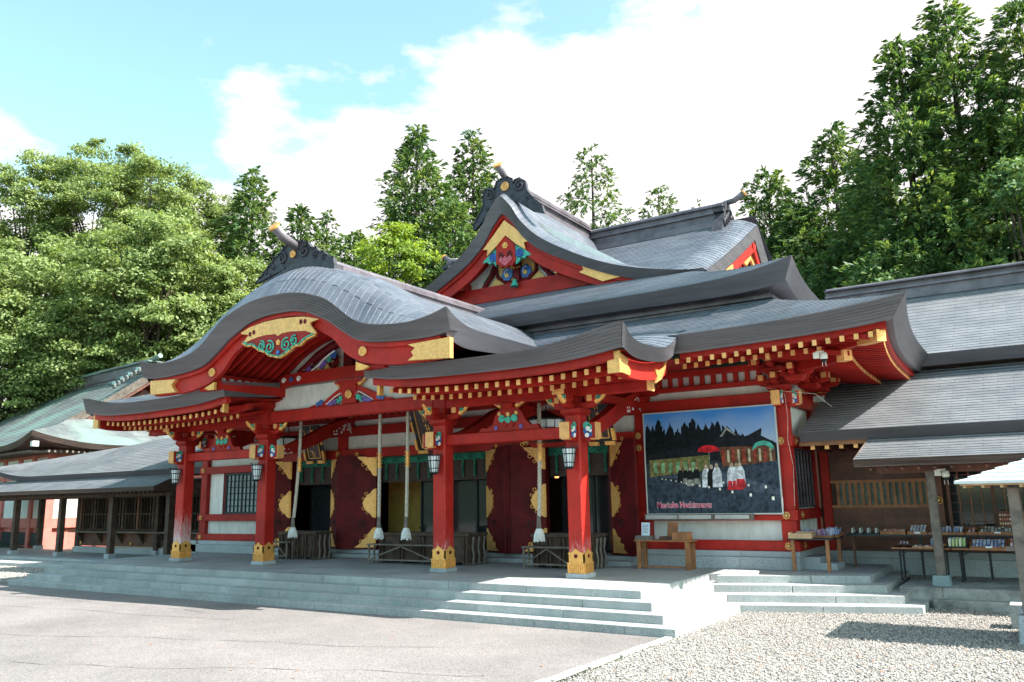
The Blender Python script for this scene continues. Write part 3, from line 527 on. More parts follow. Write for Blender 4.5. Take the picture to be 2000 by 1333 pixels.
for sg in (-1, 1):
    mb = MB(); xs = lin(2.5, 9.05, 50); ys_ = [-2.16+.203*i for i in range(21)]
    courses(mb, lambda u, v: (sg*u, v, koz(u, v)), xs, ys_, lambda p: p[0]+20, flip=(sg < 0)); HP(mb, 'porch_roof', COP)
    mb = MB(); xs = lin(2.5, 9.05, 45); fascia(mb, [(sg*x, -2.16, koz(x, -2.16)+.014) for x in xs], [(sg*(x-.08*(x/9)), -2.06, interp(KBT, x-.08*(x/9))) for x in xs], lambda i: (0, -1, 0), flip=(sg < 0))
    yb = lin(-2.16, .72, 26); KEB = [(-2.06,4.455),(-1.63,4.346),(-1.05,4.326),(-.43,4.373),(.13,4.467),(.46,4.589),(.62,4.70)]
    fascia(mb, [(sg*9.05, y, interp(KE, y)+.014) for y in yb], [(sg*8.97, -2.06+(.62+2.06)*(i/25), interp(KEB, -2.06+2.68*i/25)) for i in range(26)], lambda i: (sg, 0, 0), 9, .009, flip=(sg < 0))
    yi = lin(-2.16, 1.0, 16); fascia(mb, [(sg*2.5, y, koz(2.5, y)+.014) for y in yi], [(sg*2.56, y+.1*(1-i/15), koz(2.5, y)-.38) for i, y in enumerate(yi)], lambda i: (-sg, 0, 0), 6, flip=(sg > 0))
    mb.grid([[(sg*x, -2.06, interp(KBT, x)), (sg*x, -1.86, interp(KBT, x)+.03)] for x in lin(2.56, 8.97, 40)], flip=(sg < 0))
    HP(mb, 'porch_eave_edge', FAS)
    mb = MB(); mb.grid([[(sg*x, -1.9, interp(KBT, x)+.0), (sg*x, 3.4, 4.75)] for x in lin(2.56, 8.85, 40)], flip=(sg < 0)); HP(mb, 'porch_soffit', BRED)
    mb = MB(); mb_ = MB(); q = lin(2.6, 8.72, 41)
    for i in range(40):
        a, b_ = interp(KBT, q[i]), interp(KBT, q[i+1])
        mb.hexa([(sg*q[i], -1.93, a-.15), (sg*q[i+1], -1.93, b_-.15), (sg*q[i+1], -1.78, b_-.15), (sg*q[i], -1.78, a-.15)], [(sg*q[i], -1.93, a+.02), (sg*q[i+1], -1.93, b_+.02), (sg*q[i+1], -1.78, b_+.02), (sg*q[i], -1.78, a+.02)])
        mb_.hexa([(sg*q[i], -1.19, a-.255), (sg*q[i+1], -1.19, b_-.255), (sg*q[i+1], -1.05, b_-.255), (sg*q[i], -1.05, a-.255)], [(sg*q[i], -1.19, a-.10), (sg*q[i+1], -1.19, b_-.10), (sg*q[i+1], -1.05, b_-.10), (sg*q[i], -1.05, a-.10)])
    HP(mb, 'eave_board', RED); HP(mb_, 'eave_board', RED)
    # side curved board with gold fittings, and the end purlins
    mb = MB(); yy = lin(-1.80, .55, 25)
    for i in range(24):
        f = lambda y: interp(KEB, min(.6, y))
        a, b_ = f(yy[i]), f(yy[i+1])
        mb.hexa([(sg*8.62, yy[i], a-.36), (sg*8.80, yy[i], a-.36), (sg*8.80, yy[i+1], b_-.36), (sg*8.62, yy[i+1], b_-.36)], [(sg*8.62, yy[i], a+.02), (sg*8.80, yy[i], a+.02), (sg*8.80, yy[i+1], b_+.02), (sg*8.62, yy[i+1], b_+.02)])
    HP(mb, 'side_bargeboard', RED)
    mb = MB(); mb.prism([(-1.86, 4.02), (-1.86, 4.40), (-1.45, 4.30), (-1.52, 4.20), (-1.38, 4.10), (-1.42, 3.99)], 'x', sg*8.79, sg*8.83); mb.box(sg*8.58, sg*8.84, -1.90, -1.83, 4.0, 4.42); HP(mb, 'barge_gold_plate', GOLDR)
    mb = MB(); mb.prism([(-.15, 3.98), (-.05, 4.12), (-.15, 4.28), (.05, 4.27), (.25, 4.35), (.50, 4.56), (.40, 4.33), (.18, 4.10)], 'x', sg*8.79, sg*8.83); HP(mb, 'barge_gold_plate', GOLDR)
    mb = MB(); mb.box(sg*2.70, sg*2.78, -1.9, -1.76, 4.06, 4.44); HP(mb, 'inner_purlin_cap', GOLD)
# rafters: a square red bar with a gilt end, shared mesh
rm = MB(); rm.hexa([(-.036, .012, -.05), (.036, .012, -.05), (.036, 1.9, .34), (-.036, 1.9, .34)], [(-.036, .012, .05), (.036, .012, .05), (.036, 1.9, .44), (-.036, 1.9, .44)]); RAF = rm.build('rafter', RED, H, at=(0, 0, 0)); RAF.location = Vector((3.25, -1.75, 4.11))
cm_ = MB(); cm_.box(-.041, .041, -.002, .03, -.055, .055); cp = cm_.build('gilt_cap', CAPG, None); cp.parent = RAF; cp.location = (0, 0, 0)
first = True
for sg in (-1, 1):
    for j in range(21):
        x = 3.0+j*.2655; z = interp(KBT, x)-.235
        if first: RAF.location = Vector((sg*x, -1.75, z)); first = False
        else: inst(RAF, (sg*x, -1.75, z), H)
        if j < 21: x2 = x+.16; inst(RAF, (sg*x2, -1.10, interp(KBT, x2)-.325), H)
for sg in (1, -1):
    for j in range(16):
        x = 8.96+j*.262; inst(RAF, (sg*x, .75, 4.54+.11*(j/15)**1.5), H)
    for j in range(12):
        x = 8.93+j*.262; inst(RAF, (sg*x, 1.28, 4.50+.06*(j/12)), H)
sr = MB(); sr.hexa([(-1.9, -.036, .24), (-.012, -.036, -.05), (-.012, .036, -.05), (-1.9, .036, .24)], [(-1.9, -.036, .34), (-.012, -.036, .05), (-.012, .036, .05), (-1.9, .036, .34)]); SR = sr.build('rafter', RED, H, at=(0, 0, 0)); SR.location = Vector((13.02, 1.0, 4.62))
c2 = MB(); c2.box(-.03, .002, -.032, .032, -.045, .045); c2 = c2.build('gilt_cap', CAPG, None); c2.parent = SR
def sidex(y): return 13.24+.36*max(0, 1-(y-.45)/6)**2.4
for j in range(1, 42):
    y = 1.0+j*.262; inst(SR, (sidex(y)-.45, y, 4.50+.12*max(0, 1-(y-1)/4)**2), H)
for j in range(33):
    y = 1.75+j*.262; inst(SR, (sidex(y)-1.12, y, 4.44+.06*max(0, 1-(y-1)/4)**2), H)

# --- main lower roof
def mz(d): return 5.08+.30*d+.0223*d*d
def upc(s): return .225*max(0, s)**2.6
D1 = 3.45
for sg in (-1, 1):
    mb = MB(); us = lin(0, 1, 30)
    def Sf(u, d):
        s = d/D1; xe = 9.05+4.55*u; xt = 9.05+(10.2-9.05)*u; ye = .60-.15*u**3
        return (sg*(xe*(1-s)+xt*s), ye*(1-s)+3.9*s, mz(d)+upc(u)*(1-s)**1.5)
    courses(mb, Sf, us, lin(0, D1, 18), lambda p: p[0]+20, flip=(sg < 0))
    def Ss(u, d):
        s = d/D1; ye = .45+(22-.45)*u**1.5; yt = 3.9+(22-3.9)*u**1.5
        return (sg*(sidex(ye)*(1-s)+10.2*s), ye*(1-s)+yt*s, mz(d)+upc(1-(ye-.45)/5)*(1-s)**1.5)
    courses(mb, Ss, us, lin(0, D1, 18), lambda p: p[1]+20, flip=(sg > 0))
    if sg > 0: courses(mb, lambda u, d: (u, .6+d, mz(d)), lin(-9.05, 9.05, 30), lin(.75, 3.3, 14), lambda p: p[0]+20)
    HP(mb, 'lower_roof', COP)
    FB = [(9.05,4.70),(10,4.72),(11,4.745),(12,4.78),(12.8,4.82),(13.3,4.875)]
    mb = MB(); usx = [-.045]+us; fascia(mb, [Vector(Sf(u, 0))+Vector((0, 0, .014)) for u in usx], [(sg*(9.02+4.32*u), .70-.12*u**3, interp(FB, 9.02+4.32*u)) for u in usx], lambda i: (0, -1, 0), flip=(sg < 0))
    uu = lin(0, 1, 40); tp = [Vector(Ss(u, 0))+Vector((0, 0, .014)) for u in uu]; bt = [(p.x-sg*.26, .58+(22-.58)*u**1.5, p.z-.42+.02) for p, u in zip(tp, uu)]
    fascia(mb, tp, bt, lambda i: (sg, 0, 0), flip=(sg > 0))
    mb.grid([[(sg*(9.02+4.32*u), .70-.12*u**3, interp(FB, 9.02+4.32*u)), (sg*(9.02+4.2*u), .95-.1*u, interp(FB, 9.02+4.32*u)+.02)] for u in us], flip=(sg < 0))
    mb.grid([[b_, (b_[0]-sg*.35, b_[1]+.2*(1-i/39), b_[2]+.02)] for i, b_ in enumerate(bt)], flip=(sg > 0))
    HP(mb, 'lower_eave_edge', FAS)
    mb = MB(); mb.grid([[(sg*(9.0+4.15*u), .85, interp(FB, 9.0+4.3*u)+.0), (sg*(9.0+1.5*u), 3.5, 4.95)] for u in lin(0, 1, 20)], flip=(sg < 0))
    mb.grid([[(sg*(sidex(y)-.45), y, 4.70+.15*max(0, 1-(y-.8)/4)**2), (sg*10.4, max(3.5, y), 4.95)] for y in lin(.85, 20, 30)], flip=(sg > 0)); HP(mb, 'lower_soffit', BRED)
    mb = MB(); q = lin(0, 1, 25)
    for i in range(24):
        a, b_ = [(9.0+4.10*t, interp(FB, 9.0+4.3*t)) for t in (q[i], q[i+1])]
        mb.hexa([(sg*a[0], .84, a[1]-.10), (sg*b_[0], .84, b_[1]-.10), (sg*b_[0], 1.0, b_[1]-.10), (sg*a[0], 1.0, a[1]-.10)], [(sg*a[0], .84, a[1]+.02), (sg*b_[0], .84, b_[1]+.02), (sg*b_[0], 1.0, b_[1]+.02), (sg*a[0], 1.0, a[1]+.02)])
    qy = lin(.85, 14, 36)
    for i in range(35):
        f = lambda y: (sidex(y)-.38, 4.66+.20*max(0, 1-(y-.7)/4.5)**2)
        a, b_ = f(qy[i]), f(qy[i+1])
        mb.hexa([(sg*(a[0]-.12), qy[i], a[1]-.10), (sg*a[0], qy[i], a[1]-.10), (sg*b_[0], qy[i+1], b_[1]-.10), (sg*(b_[0]-.12), qy[i+1], b_[1]-.10)], [(sg*(a[0]-.12), qy[i], a[1]+.05), (sg*a[0], qy[i], a[1]+.05), (sg*b_[0], qy[i+1], b_[1]+.05), (sg*(b_[0]-.12), qy[i+1], b_[1]+.05)])
    HP(mb, 'main_eave_board', RED)
    # hip rafter with gilt sleeve, and the lower hip rafter
    mb = MB(); mb.beam((sg*13.0, .95, 4.64), (sg*10.5, 3.5, 4.75), .17, .2); hr = HP(mb, 'hip_rafter', RED)
    mb = MB(); mb.beam((sg*13.06, .89, 4.635), (sg*12.62, 1.34, 4.66), .20, .23); mb.build('gilt_sleeve', GOLDR, hr)
    mb = MB(); mb.beam((sg*12.25, 1.75, 4.45), (sg*10.5, 3.5, 4.5), .17, .2); hr = HP(mb, 'hip_rafter', RED)
    mb = MB(); mb.beam((sg*12.28, 1.72, 4.45), (sg*12.1, 1.90, 4.452), .19, .22); mb.build('gilt_sleeve', CAPG, hr)
mb = MB()   # riser between the two roof tiers
for sg in (-1, 1): mb.box(sg*10.15, sg*10.22, 3.9, 21, 6.25, 6.75); mb.box(sg*10.2, sg*10.32, 3.82, 21, 6.38, 6.47)
mb.box(-10.2, 10.2, 3.88, 3.96, 6.25, 6.75); mb.box(-10.3, 10.3, 3.78, 3.88, 6.38, 6.47); HP(mb, 'tier_riser', RIDG)

# --- upper irimoya roof
def uz(d): return 6.83+.34*d+.0137*d*d
UE = [(0,0),(6,0.0),(7.8,.01),(9.1,.05),(10,.13),(10.55,.24),(10.97,.35)]
YE, YR = 3.25, 14.0
def Uf(u, d):
    s = d/10.75; xe = 10.97*u; xm = max(7.0, 10.97-d) if d < 3.75 else 7.0
    x = u*(10.97-d if d < 3.75 else 7.0+.35*((d-3.75)/7)**2)
    return (x, YE+d*(YR-YE)/10.75, uz(d)+interp(UE, abs(u)*10.97)*max(0, 1-d/3.0)**1.3)
mb = MB(); us = lin(-1, 1, 71); courses(mb, Uf, us, lin(0, 3.75, 19), lambda p: p[0]+20)
# swept gable edge: the sheet rolls down towards the verge
def Ug(u, d):
    x, y, z = Uf(u, d); a = abs(u); return (x, y, z-.38*max(0, (a-.86)/.14)**2.2)
courses(mb, Ug, us, lin(3.75, 10.75, 36), lambda p: p[0]+20)
for sg in (-1, 1):
    def Us(u, d):
        ye = YE+(26-2*YE-0)*u; y0 = YE+d; y1 = 24.75-d
        return (sg*(10.97-.25*(1-abs(2*u-1)**4)*(1-d/3.75)-d), y0+(y1-y0)*u, uz(d)+.35*abs(2*u-1)**9*max(0, 1-d/3.0)**1.3)
    courses(mb, Us, lin(0, 1, 41), lin(0, 3.75, 19), lambda p: p[1]+20, flip=(sg > 0))
courses(mb, lambda u, d: (u*7.3, 24.75-d*(24.75-YR)/10.75, uz(d)), lin(-1, 1, 9), lin(0, 10.75, 30), lambda p: p[0]+20, flip=True)
HP(mb, 'upper_roof', COP)
UB = [(0,6.52),(6,6.52),(8.5,6.49),(9.5,6.50),(10.2,6.55),(10.75,6.63)]
mb = MB(); us = lin(-1, 1, 71); fascia(mb, [Vector(Uf(u, 0))+Vector((0, 0, .014)) for u in us], [(10.75*u, 3.42, interp(UB, abs(10.75*u))) for u in us], lambda i: (0, -1, 0))
mb.grid([[(10.75*u, 3.42, interp(UB, abs(10.75*u))), (10.3*u, 3.9, 6.55)] for u in us])
uu = lin(0, 1, 41)
for sg in (-1, 1):
    tp = [Vector((sg*(10.97-.25*(1-abs(2*u-1)**4)), YE+(24.75-YE)*u, uz(0)+.35*abs(2*u-1)**9+.014)) for u in uu]
    fascia(mb, tp, [(p.x-sg*.22, 3.42+(24.6-3.42)*u, p.z-.50+.16*(1-abs(2*u-1)**9)) for p, u in zip(tp, uu)], lambda i: (sg, 0, 0), flip=(sg > 0))
    mb.grid([[(p.x-sg*.22, 3.42+(24.6-3.42)*u, p.z-.50+.16*(1-abs(2*u-1)**9)), (sg*10.2, 3.9+(24-3.9)*u, 6.55)] for p, u in zip(tp, uu)], flip=(sg > 0))
HP(mb, 'upper_eave_edge', FAS)
# main gable verges (right end seen side on)
for sg in (-1, 1):
    mb = MB(); dd = lin(3.4, 10.72, 24); tp = [Vector(Ug(sg, d))+Vector((sg*.01, 0, .014)) for d in dd]; bt = [Vector((p.x-sg*.10, p.y+.22, p.z-.46)) for p in tp]
    fascia(mb, tp, bt, lambda i: (sg, 0, 0), 6, .012, flip=(sg > 0))
    tp2 = [Vector((p.x, 28-p.y, p.z)) for p in tp]; bt2 = [Vector((p.x, 28-p.y, p.z)) for p in bt]; fascia(mb, tp2, bt2, lambda i: (sg, 0, 0), 6, .012, flip=(sg < 0))
    mb.grid([[bt[i], bt[i]-Vector((sg*.5, 0, -.05))] for i in range(24)], flip=(sg > 0)); mb.grid([[bt2[i], bt2[i]-Vector((sg*.5, 0, -.05))] for i in range(24)], flip=(sg < 0))
    HP(mb, 'verge_edge', FAS)
    mb = MB()
    for i in range(23):
        for m_ in (0, 1):
            f = lambda p: (p.x-sg*.10, (28-p.y) if m_ else p.y)
            a, b_ = bt[i], bt[i+1]; x_ = lambda p: p.x-sg*.06
            q = [(x_(a), f(a)[1], a.z-.42), (x_(b_), f(b_)[1], b_.z-.42), (x_(b_)-sg*.1, f(b_)[1], b_.z-.42), (x_(a)-sg*.1, f(a)[1], a.z-.42)]
            mb.hexa(q, [(p[0], p[1], p[2]+.44) for p in q])
    HP(mb, 'main_bargeboard', RED)
    mb = MB(); mb.prism([(7.2, 8.3), (14, 11.7), (20.8, 8.3)], 'x', sg*6.35, sg*6.40); HP(mb, 'main_gable_wall', RED)
    mb = MB(); mb.prism([(12.6, 10.1), (14, 11.0), (15.4, 10.1), (14.6, 10.0), (14.0, 10.4), (13.4, 10.0)], 'x', sg*6.95, sg*7.03); mb.prism([(10.4, 9.0), (12.2, 9.9), (12.0, 9.6), (12.2, 9.4), (10.6, 8.7)], 'x', sg*6.86, sg*7.0); HP(mb, 'gable_gold_plate', GOLDR)
# main ridge
mb = MB(); mb.box(-6.75, 6.15, 13.72, 14.28, 11.75, 12.35); mb.box(-6.8, 6.2, 13.62, 14.38, 12.35, 12.44); mb.box(-6.75, 6.15, 13.70, 14.30, 12.44, 12.60); mb.box(-6.8, 6.2, 13.58, 14.42, 12.60, 12.67); mb.tube([(-6.8, 14, 12.62), (6.2, 14, 12.62)], .24, 12); mb.box(-6.7, 6.1, 13.45, 14.55, 11.75, 11.98)
HP(mb, 'main_ridge', RIDG)
for sg in (-1, 1):
    x = 6.25 if sg > 0 else -6.85
    mb = MB(); mb.box(x-.35, x+.05, 13.35, 14.65, 12.3, 12.42); mb.tube([(x-.35, 14, 12.5), (x+.05, 14, 12.5)], .36, 12)
    mb.hexa([(x-.35, 12.75, 11.15), (x+.1, 12.75, 11.15), (x+.1, 15.25, 11.15), (x-.35, 15.25, 11.15)], [(x-.3, 13.5, 12.3), (x+.05, 13.5, 12.3), (x+.05, 14.5, 12.3), (x-.3, 14.5, 12.3)])
    for k_ in range(7): mb.tube([(x+.12, 14+.14*(k_-3)*1.5+.14*math.cos(t), 11.75+.55*(1-abs(k_-3)/3.4)+.16*math.sin(t)) for t in lin(0, 5.5, 12)], .045, 6)
    HP(mb, 'main_ridge_end', CARV)
    mb = MB(); mb.tube([(x-.1*sg, 14, 12.80), (x+.3*sg, 14, 12.84), (x+.7*sg, 14, 13.05)], [.10, .11, .13], 12); fo = HP(mb, 'ridge_finial', RIDG, smooth=True)
    mb = MB(); mb.tube([(x+.69*sg, 14, 13.045), (x+.74*sg, 14, 13.075)], .15, 12); mb.build('gilt_end', GOLD, fo)

# --- chidori gable
GX = .22
TT = [(0,12.28),(.28,12.02),(.5,11.75),(.8,11.25),(1.5,10.52),(2.55,9.84),(3.85,9.18),(5.1,8.75),(6.75,8.40),(7.4,8.36)]
GT = [(0,.62),(.5,.60),(1.5,.45),(2.6,.36),(3.6,.33),(5.1,.33),(7,.30)]
def gz(a): return interp(TT, a)
def gsurf(x, y):
    a = abs(x-GX); s = min(1, max(0, (y-7.1)/.9)); return gz(a)+.30*(1-(1-s)**2.2)*(1-min(1, a/7.4)**2)-0.02*a*0
mb = MB(); ys_ = [7.1, 7.2, 7.32, 7.46, 7.64, 7.84, 8.1]+[8.1+.25*i for i in range(1, 26)]
sv = [7.3]
while sv[-1] > .02: a_ = sv[-1]; st = .2/math.sqrt(1+((gz(a_)-gz(max(0, a_-.05)))/.05)**2); sv.append(max(0, a_-st))
for sg in (-1, 1): courses(mb, lambda u, v: (GX+sg*v, u, gsurf(GX+sg*v, u)), ys_, sv, lambda p: p[1]+20, flip=(sg < 0))
HP(mb, 'chidori_roof', COP)
mb = MB()
for sg in (-1, 1):
    xs = [0, .15, .3, .45]+lin(.6, 7.3, 34)
    fascia(mb, [(GX+sg*a, 7.1, gz(a)+.014) for a in xs], [(GX+sg*a, 7.24, gz(a)-interp(GT, a)) for a in xs], lambda i: (0, -1, 0), 7, .012, flip=(sg < 0))
    mb.grid([[(GX+sg*a, 7.24, gz(a)-interp(GT, a)), (GX+sg*a, 7.6, gz(a)-interp(GT, a)+.03)] for a in xs], flip=(sg < 0))
HP(mb, 'chidori_eave_edge', FAS)
mb = MB()
for sg in (-1, 1):
    xs = lin(0, 6.6, 40)
    for i in range(39):
        a, b_ = xs[i], xs[i+1]; z0 = gz(a)-interp(GT, a); z1 = gz(b_)-interp(GT, b_); w0 = .62-.04*a; w1 = .62-.04*b_
        for (ya, yb, h0, h1) in ((7.42, 7.52, w0, w1), (7.34, 7.43, .13, .13)):
            mb.hexa([(GX+sg*a, ya, z0-h0), (GX+sg*b_, ya, z1-h1), (GX+sg*b_, yb, z1-h1), (GX+sg*a, yb, z0-h0)], [(GX+sg*a, ya, z0+.02), (GX+sg*b_, ya, z1+.02), (GX+sg*b_, yb, z1+.02), (GX+sg*a, yb, z0+.02)])
HP(mb, 'chidori_bargeboard', RED)
mb = MB()
for sg in (-1, 1): mb.grid([[(GX+sg*a, 7.5, gz(a)-interp(GT, a)-.02), (GX+sg*a, 9.0, gz(a)-interp(GT, a)-.02)] for a in lin(0, 6.5, 30)], flip=(sg < 0))
for k_ in range(0): pass
HP(mb, 'chidori_soffit', BRED)
for sg in (-1, 1):
    for k_ in range(3): mb = MB(); yk = 7.68+k_*.2; q = lin(.4, 4.2, 20); mb2 = [mb.beam((GX+sg*q[i], yk, gz(q[i])-interp(GT, q[i])-.09), (GX+sg*q[i+1], yk, gz(q[i+1])-interp(GT, q[i+1])-.09), .07, .12) for i in range(19)]; HP(mb, 'verge_rafter', RED)
mb = MB(); mb.prism([(-5.6, 8.3), (6.0, 8.3), (.3, 12.0)], 'y', 8.2, 8.3); HP(mb, 'gable_wall', WHITE)
mb = MB(); mb.box(-2.9, 3.3, 7.95, 8.2, 8.97, 9.28); mb.box(-3.7, 4.1, 7.85, 8.2, 8.85, 8.97); mb.box(-4.3, 4.7, 7.80, 8.2, 8.2, 8.85); HP(mb, 'gable_tie_beam', RED)
for sg, xg in ((-1, -1.95), (1, 2.24)): mb = MB(); mb.box(xg-.13, xg+.13, 7.62, 8.3, 9.24, 9.56); q = HP(mb, 'gable_purlin', RED); mb = MB(); mb.box(xg-.14, xg+.14, 7.60, 7.64, 9.23, 9.57); mb.build('gilt_cap', GOLDR, q)
G_CHEV=[(0.28,11.42),(0.71,11.05),(1.3,10.46),(1.08,10.45),(1.13,10.19),(0.73,10.47),(0.31,10.86),(-0.09,10.52),(-0.49,10.23),(-0.45,10.45),(-0.66,10.49),(-0.16,10.98)]
G_PLATE=[(3.29,9.28),(3.76,9.04),(4.25,8.82),(4.83,8.62),(4.06,8.56),(3.21,9.01),(3.38,9.07)]
mb = MB(); mb.prism(G_CHEV, 'y', 7.30, 7.36); HP(mb, 'chevron_plate', GOLDR)
for s_ in (1, -1): mb = MB(); mb.prism([(GX+s_*(p[0]-GX), p[1]) for p in G_PLATE], 'y', 7.30, 7.36); HP(mb, 'verge_plate', GOLDR)
mb = MB(); mb.prism([(0.26,10.86),(0.66,10.48),(0.69,9.88),(0.60,9.80),(0.53,9.71),(0.40,9.76),(0.3,9.68),(0.18,9.76),(0.06,9.72),(-0.03,9.84),(-0.13,9.86),(-0.12,10.54)], 'y', 7.36, 7.5); HP(mb, 'gable_pendant', RED)
mb = MB(); mb.prism([(0.0, 9.98), (.12, 9.86), (.27, 9.74), (.42, 9.84), (.58, 9.96), (.5, 10.1), (.36, 10.02), (.27, 10.12), (.18, 10.02), (.08, 10.12)], 'y', 7.32, 7.37); HP(mb, 'pendant_face', PINK)
for s_ in (1, -1): mb = MB(); mb.tube(spiral((GX+.05+s_*.20, 10.13), .13, 1.3, 7.34, s_), .02, 6); HP(mb, 'pendant_scroll', DARKM)
flower(H, (.27, 7.36, 10.5), (0, -1, 0), .12, 6)
for pts, c in (([(0.65,10.48),(1.06,10.22),(1.18,10.12),(1.32,9.98),(1.1,9.98),(1.02,9.90),(0.87,9.97),(0.83,9.85),(0.67,9.76)], (.84, 10.12)), ([(-0.14,10.48),(-0.5,10.23),(-0.62,10.16),(-0.76,10.02),(-0.56,10.04),(-0.46,9.94),(-0.3,9.99),(-0.17,9.80)], (-.27, 10.14))):
    mb = MB(); mb.prism(pts, 'y', 7.40, 7.48); HP(mb, 'gable_cloud', TEAL)
    mb = MB(); mb.disc((c[0], 7.40, c[1]), (0, -1, 0), .16, .03, 18); mb.tube(spiral(c, .15, 1.5, 7.36, 1), .03, 6); HP(mb, 'cloud_scroll', BLUE)
mb = MB(); mb.prism([(-0.56,10.06),(-0.36,10.03),(0.08,10.02),(0.4,10.13),(0.6,10.2),(0.79,10.17),(1.02,9.89),(1.05,9.65),(0.85,9.41),(0.42,9.41),(-0.09,9.39),(-0.45,9.66)], 'y', 8.08, 8.16)
mb.prism([(1.2,9.6),(1.5,9.27),(0.75,9.29)], 'y', 8.09, 8.16); mb.prism([(-0.63,9.62),(-0.21,9.31),(-0.92,9.3)], 'y', 8.09, 8.16); HP(mb, 'frog_leg_infill', OCHRE)
mb = MB(); mb.tube([(-1.15, 8.05, 9.28), (-.8, 8.05, 9.7), (-.6, 8.05, 10.1), (-.45, 8.05, 10.5)], [.09, .1, .1, .1], 8); mb.tube([(1.75, 8.05, 9.28), (1.42, 8.05, 9.65), (1.2, 8.05, 10.05), (1.0, 8.05, 10.5)], [.09, .1, .1, .1], 8)
mb.tube([(-.62, 8.04, 10.0), (-.52, 8.04, 9.6), (-.2, 8.04, 9.36), (.3, 8.04, 9.30), (.8, 8.04, 9.36), (1.1, 8.04, 9.6), (1.15, 8.04, 10.0)], .07, 8); mb.box(.27, .50, 7.86, 8.1, 9.28, 10.1); HP(mb, 'frog_leg_strut', DRED)
for c in ((-.08, 9.64), (.70, 9.64)):
    mb = MB()
    for k_ in range(7): a = .5+k_*.9; mb.disc((c[0]+.15*math.cos(a), 8.03, c[1]+.15*math.sin(a)), (0, -1, 0), .10, .03+.004*k_, 10)
    pe = HP(mb, 'peony_carving', BLUE)
    m2 = MB(); m2.disc((c[0], 7.98, c[1]-.05), (0, -1, 0), .085, .03, 12); m2.build('flower_heart', OCHRE, pe)
    m2 = MB(); m2.tube(spiral(c, .17, .8, 7.98, 1, 12), .012, 5); m2.build('petal_line', WPAINT, pe)
mb = MB(); mb.tube([(.36, 7.8, 9.34), (.35, 7.8, 9.2), (.36, 7.8, 9.08)], [.05, .10, .16], 8); HP(mb, 'tie_tassel', TEAL)
mb = MB(); [mb.disc((.22+.11*k_, 7.84, 9.76+.01*k_), (0, -1, 0), .035, .03, 8) for k_ in range(4)]; HP(mb, 'gilt_studs', GOLD)
for pts in ([(1.2,10.1),(1.35,9.72),(1.5,9.42),(1.86,9.34),(1.83,9.55)], ): pass
for s_, x0 in ((1, 1.62), (-1, -1.12)):
    mb = MB(); mb.tube(spiral((x0, 9.42), .12, 1.2, 8.1, s_), .045, 6); HP(mb, 'side_scroll', BLUE); mb = MB(); mb.tube([(x0, 8.1, 9.5), (x0-s_*.12, 8.1, 9.66), (x0-s_*.3, 8.1, 9.78)], [.06, .05, .02], 6); HP(mb, 'side_leaf', TEAL)
# chidori ridge and ornament
mb = MB(); mb.box(GX-.24, GX+.24, 7.9, 13.6, 12.35, 12.78); mb.box(GX-.33, GX+.33, 7.9, 13.6, 12.78, 12.85); mb.box(GX-.27, GX+.27, 7.9, 13.6, 12.85, 12.95); mb.tube([(GX, 7.9, 12.93), (GX, 13.6, 12.93)], .2, 12); mb.box(GX-.36, GX+.36, 7.9, 13.6, 12.66, 12.72); HP(mb, 'chidori_ridge', RIDG)
ONI2=[(-1.25,11.62),(-.95,11.98),(-0.77,12.29),(-0.80,12.60),(-0.70,12.86),(-0.46,12.92),(-0.27,12.80),(-0.18,13.06),(.02,13.12),(0.31,13.13),(0.49,13.02),(0.55,12.84),(.62,12.95),(0.81,12.97),(1.04,12.80),(1.11,12.42),(1.37,12.09),(1.70,11.77),(1.78,11.45),(1.38,11.60),(0.93,11.95),(0.25,12.44),(-0.3,12.1),(-0.75,11.75),(-1.2,11.40)]
oni(ONI2, 7.62, .16, 'ridge_end_ornament', [((-.48, 12.62), .22, -1, .05), ((.82, 12.68), .22, 1, .05), ((1.15, 12.15), .10, 1, .03), ((-.62, 12.12), .10, -1, .03)])
medallion((.20, 7.52, 12.78), (0, -1, 0), .17)
mb = MB(); mb.tube([(.17, 8.0, 13.0), (.16, 7.7, 13.12), (.14, 7.4, 13.32), (.12, 7.2, 13.52)], [.11, .12, .13, .16], 14); fo = HP(mb, 'ridge_finial', RIDG, smooth=True)
mb = MB(); mb.tube([(.12, 7.21, 13.51), (.118, 7.17, 13.55)], .175, 14); mb.build('gilt_end', GOLD, fo)

# --- pillars, brackets and beams of the porch
PB = 6.835; PA = 3.152; HW = .185
def block(mb, c, w, h, d=None, t=.72, mi=0):
    d = d or w; x, y, z = c
    mb.hexa([(x-w*t/2, y-d*t/2, z), (x+w*t/2, y-d*t/2, z), (x+w*t/2, y+d*t/2, z), (x-w*t/2, y+d*t/2, z)], [(x-w/2, y-d/2, z+h*.4), (x+w/2, y-d/2, z+h*.4), (x+w/2, y+d/2, z+h*.4), (x-w/2, y+d/2, z+h*.4)], mi)
    mb.box(x-w/2, x+w/2, y-d/2, y+d/2, z+h*.4+.0005, z+h, mi)
def arm(mb, c, ax, ln, w, h):
    """bracket arm with curved lower ends"""
    x, y, z = c; p = [(-ln/2, z+h), (-ln/2, z+h*.45), (-ln/2+.06, z+h*.15), (-ln/2+.16, z), (ln/2-.16, z), (ln/2-.06, z+h*.15), (ln/2, z+h*.45), (ln/2, z+h)]
    if ax == 'x': mb.prism([(x+a, b_) for a, b_ in p], 'y', y-w/2, y+w/2)
    else: mb.prism([(y+a, b_) for a, b_ in p], 'x', x-w/2, x+w/2)
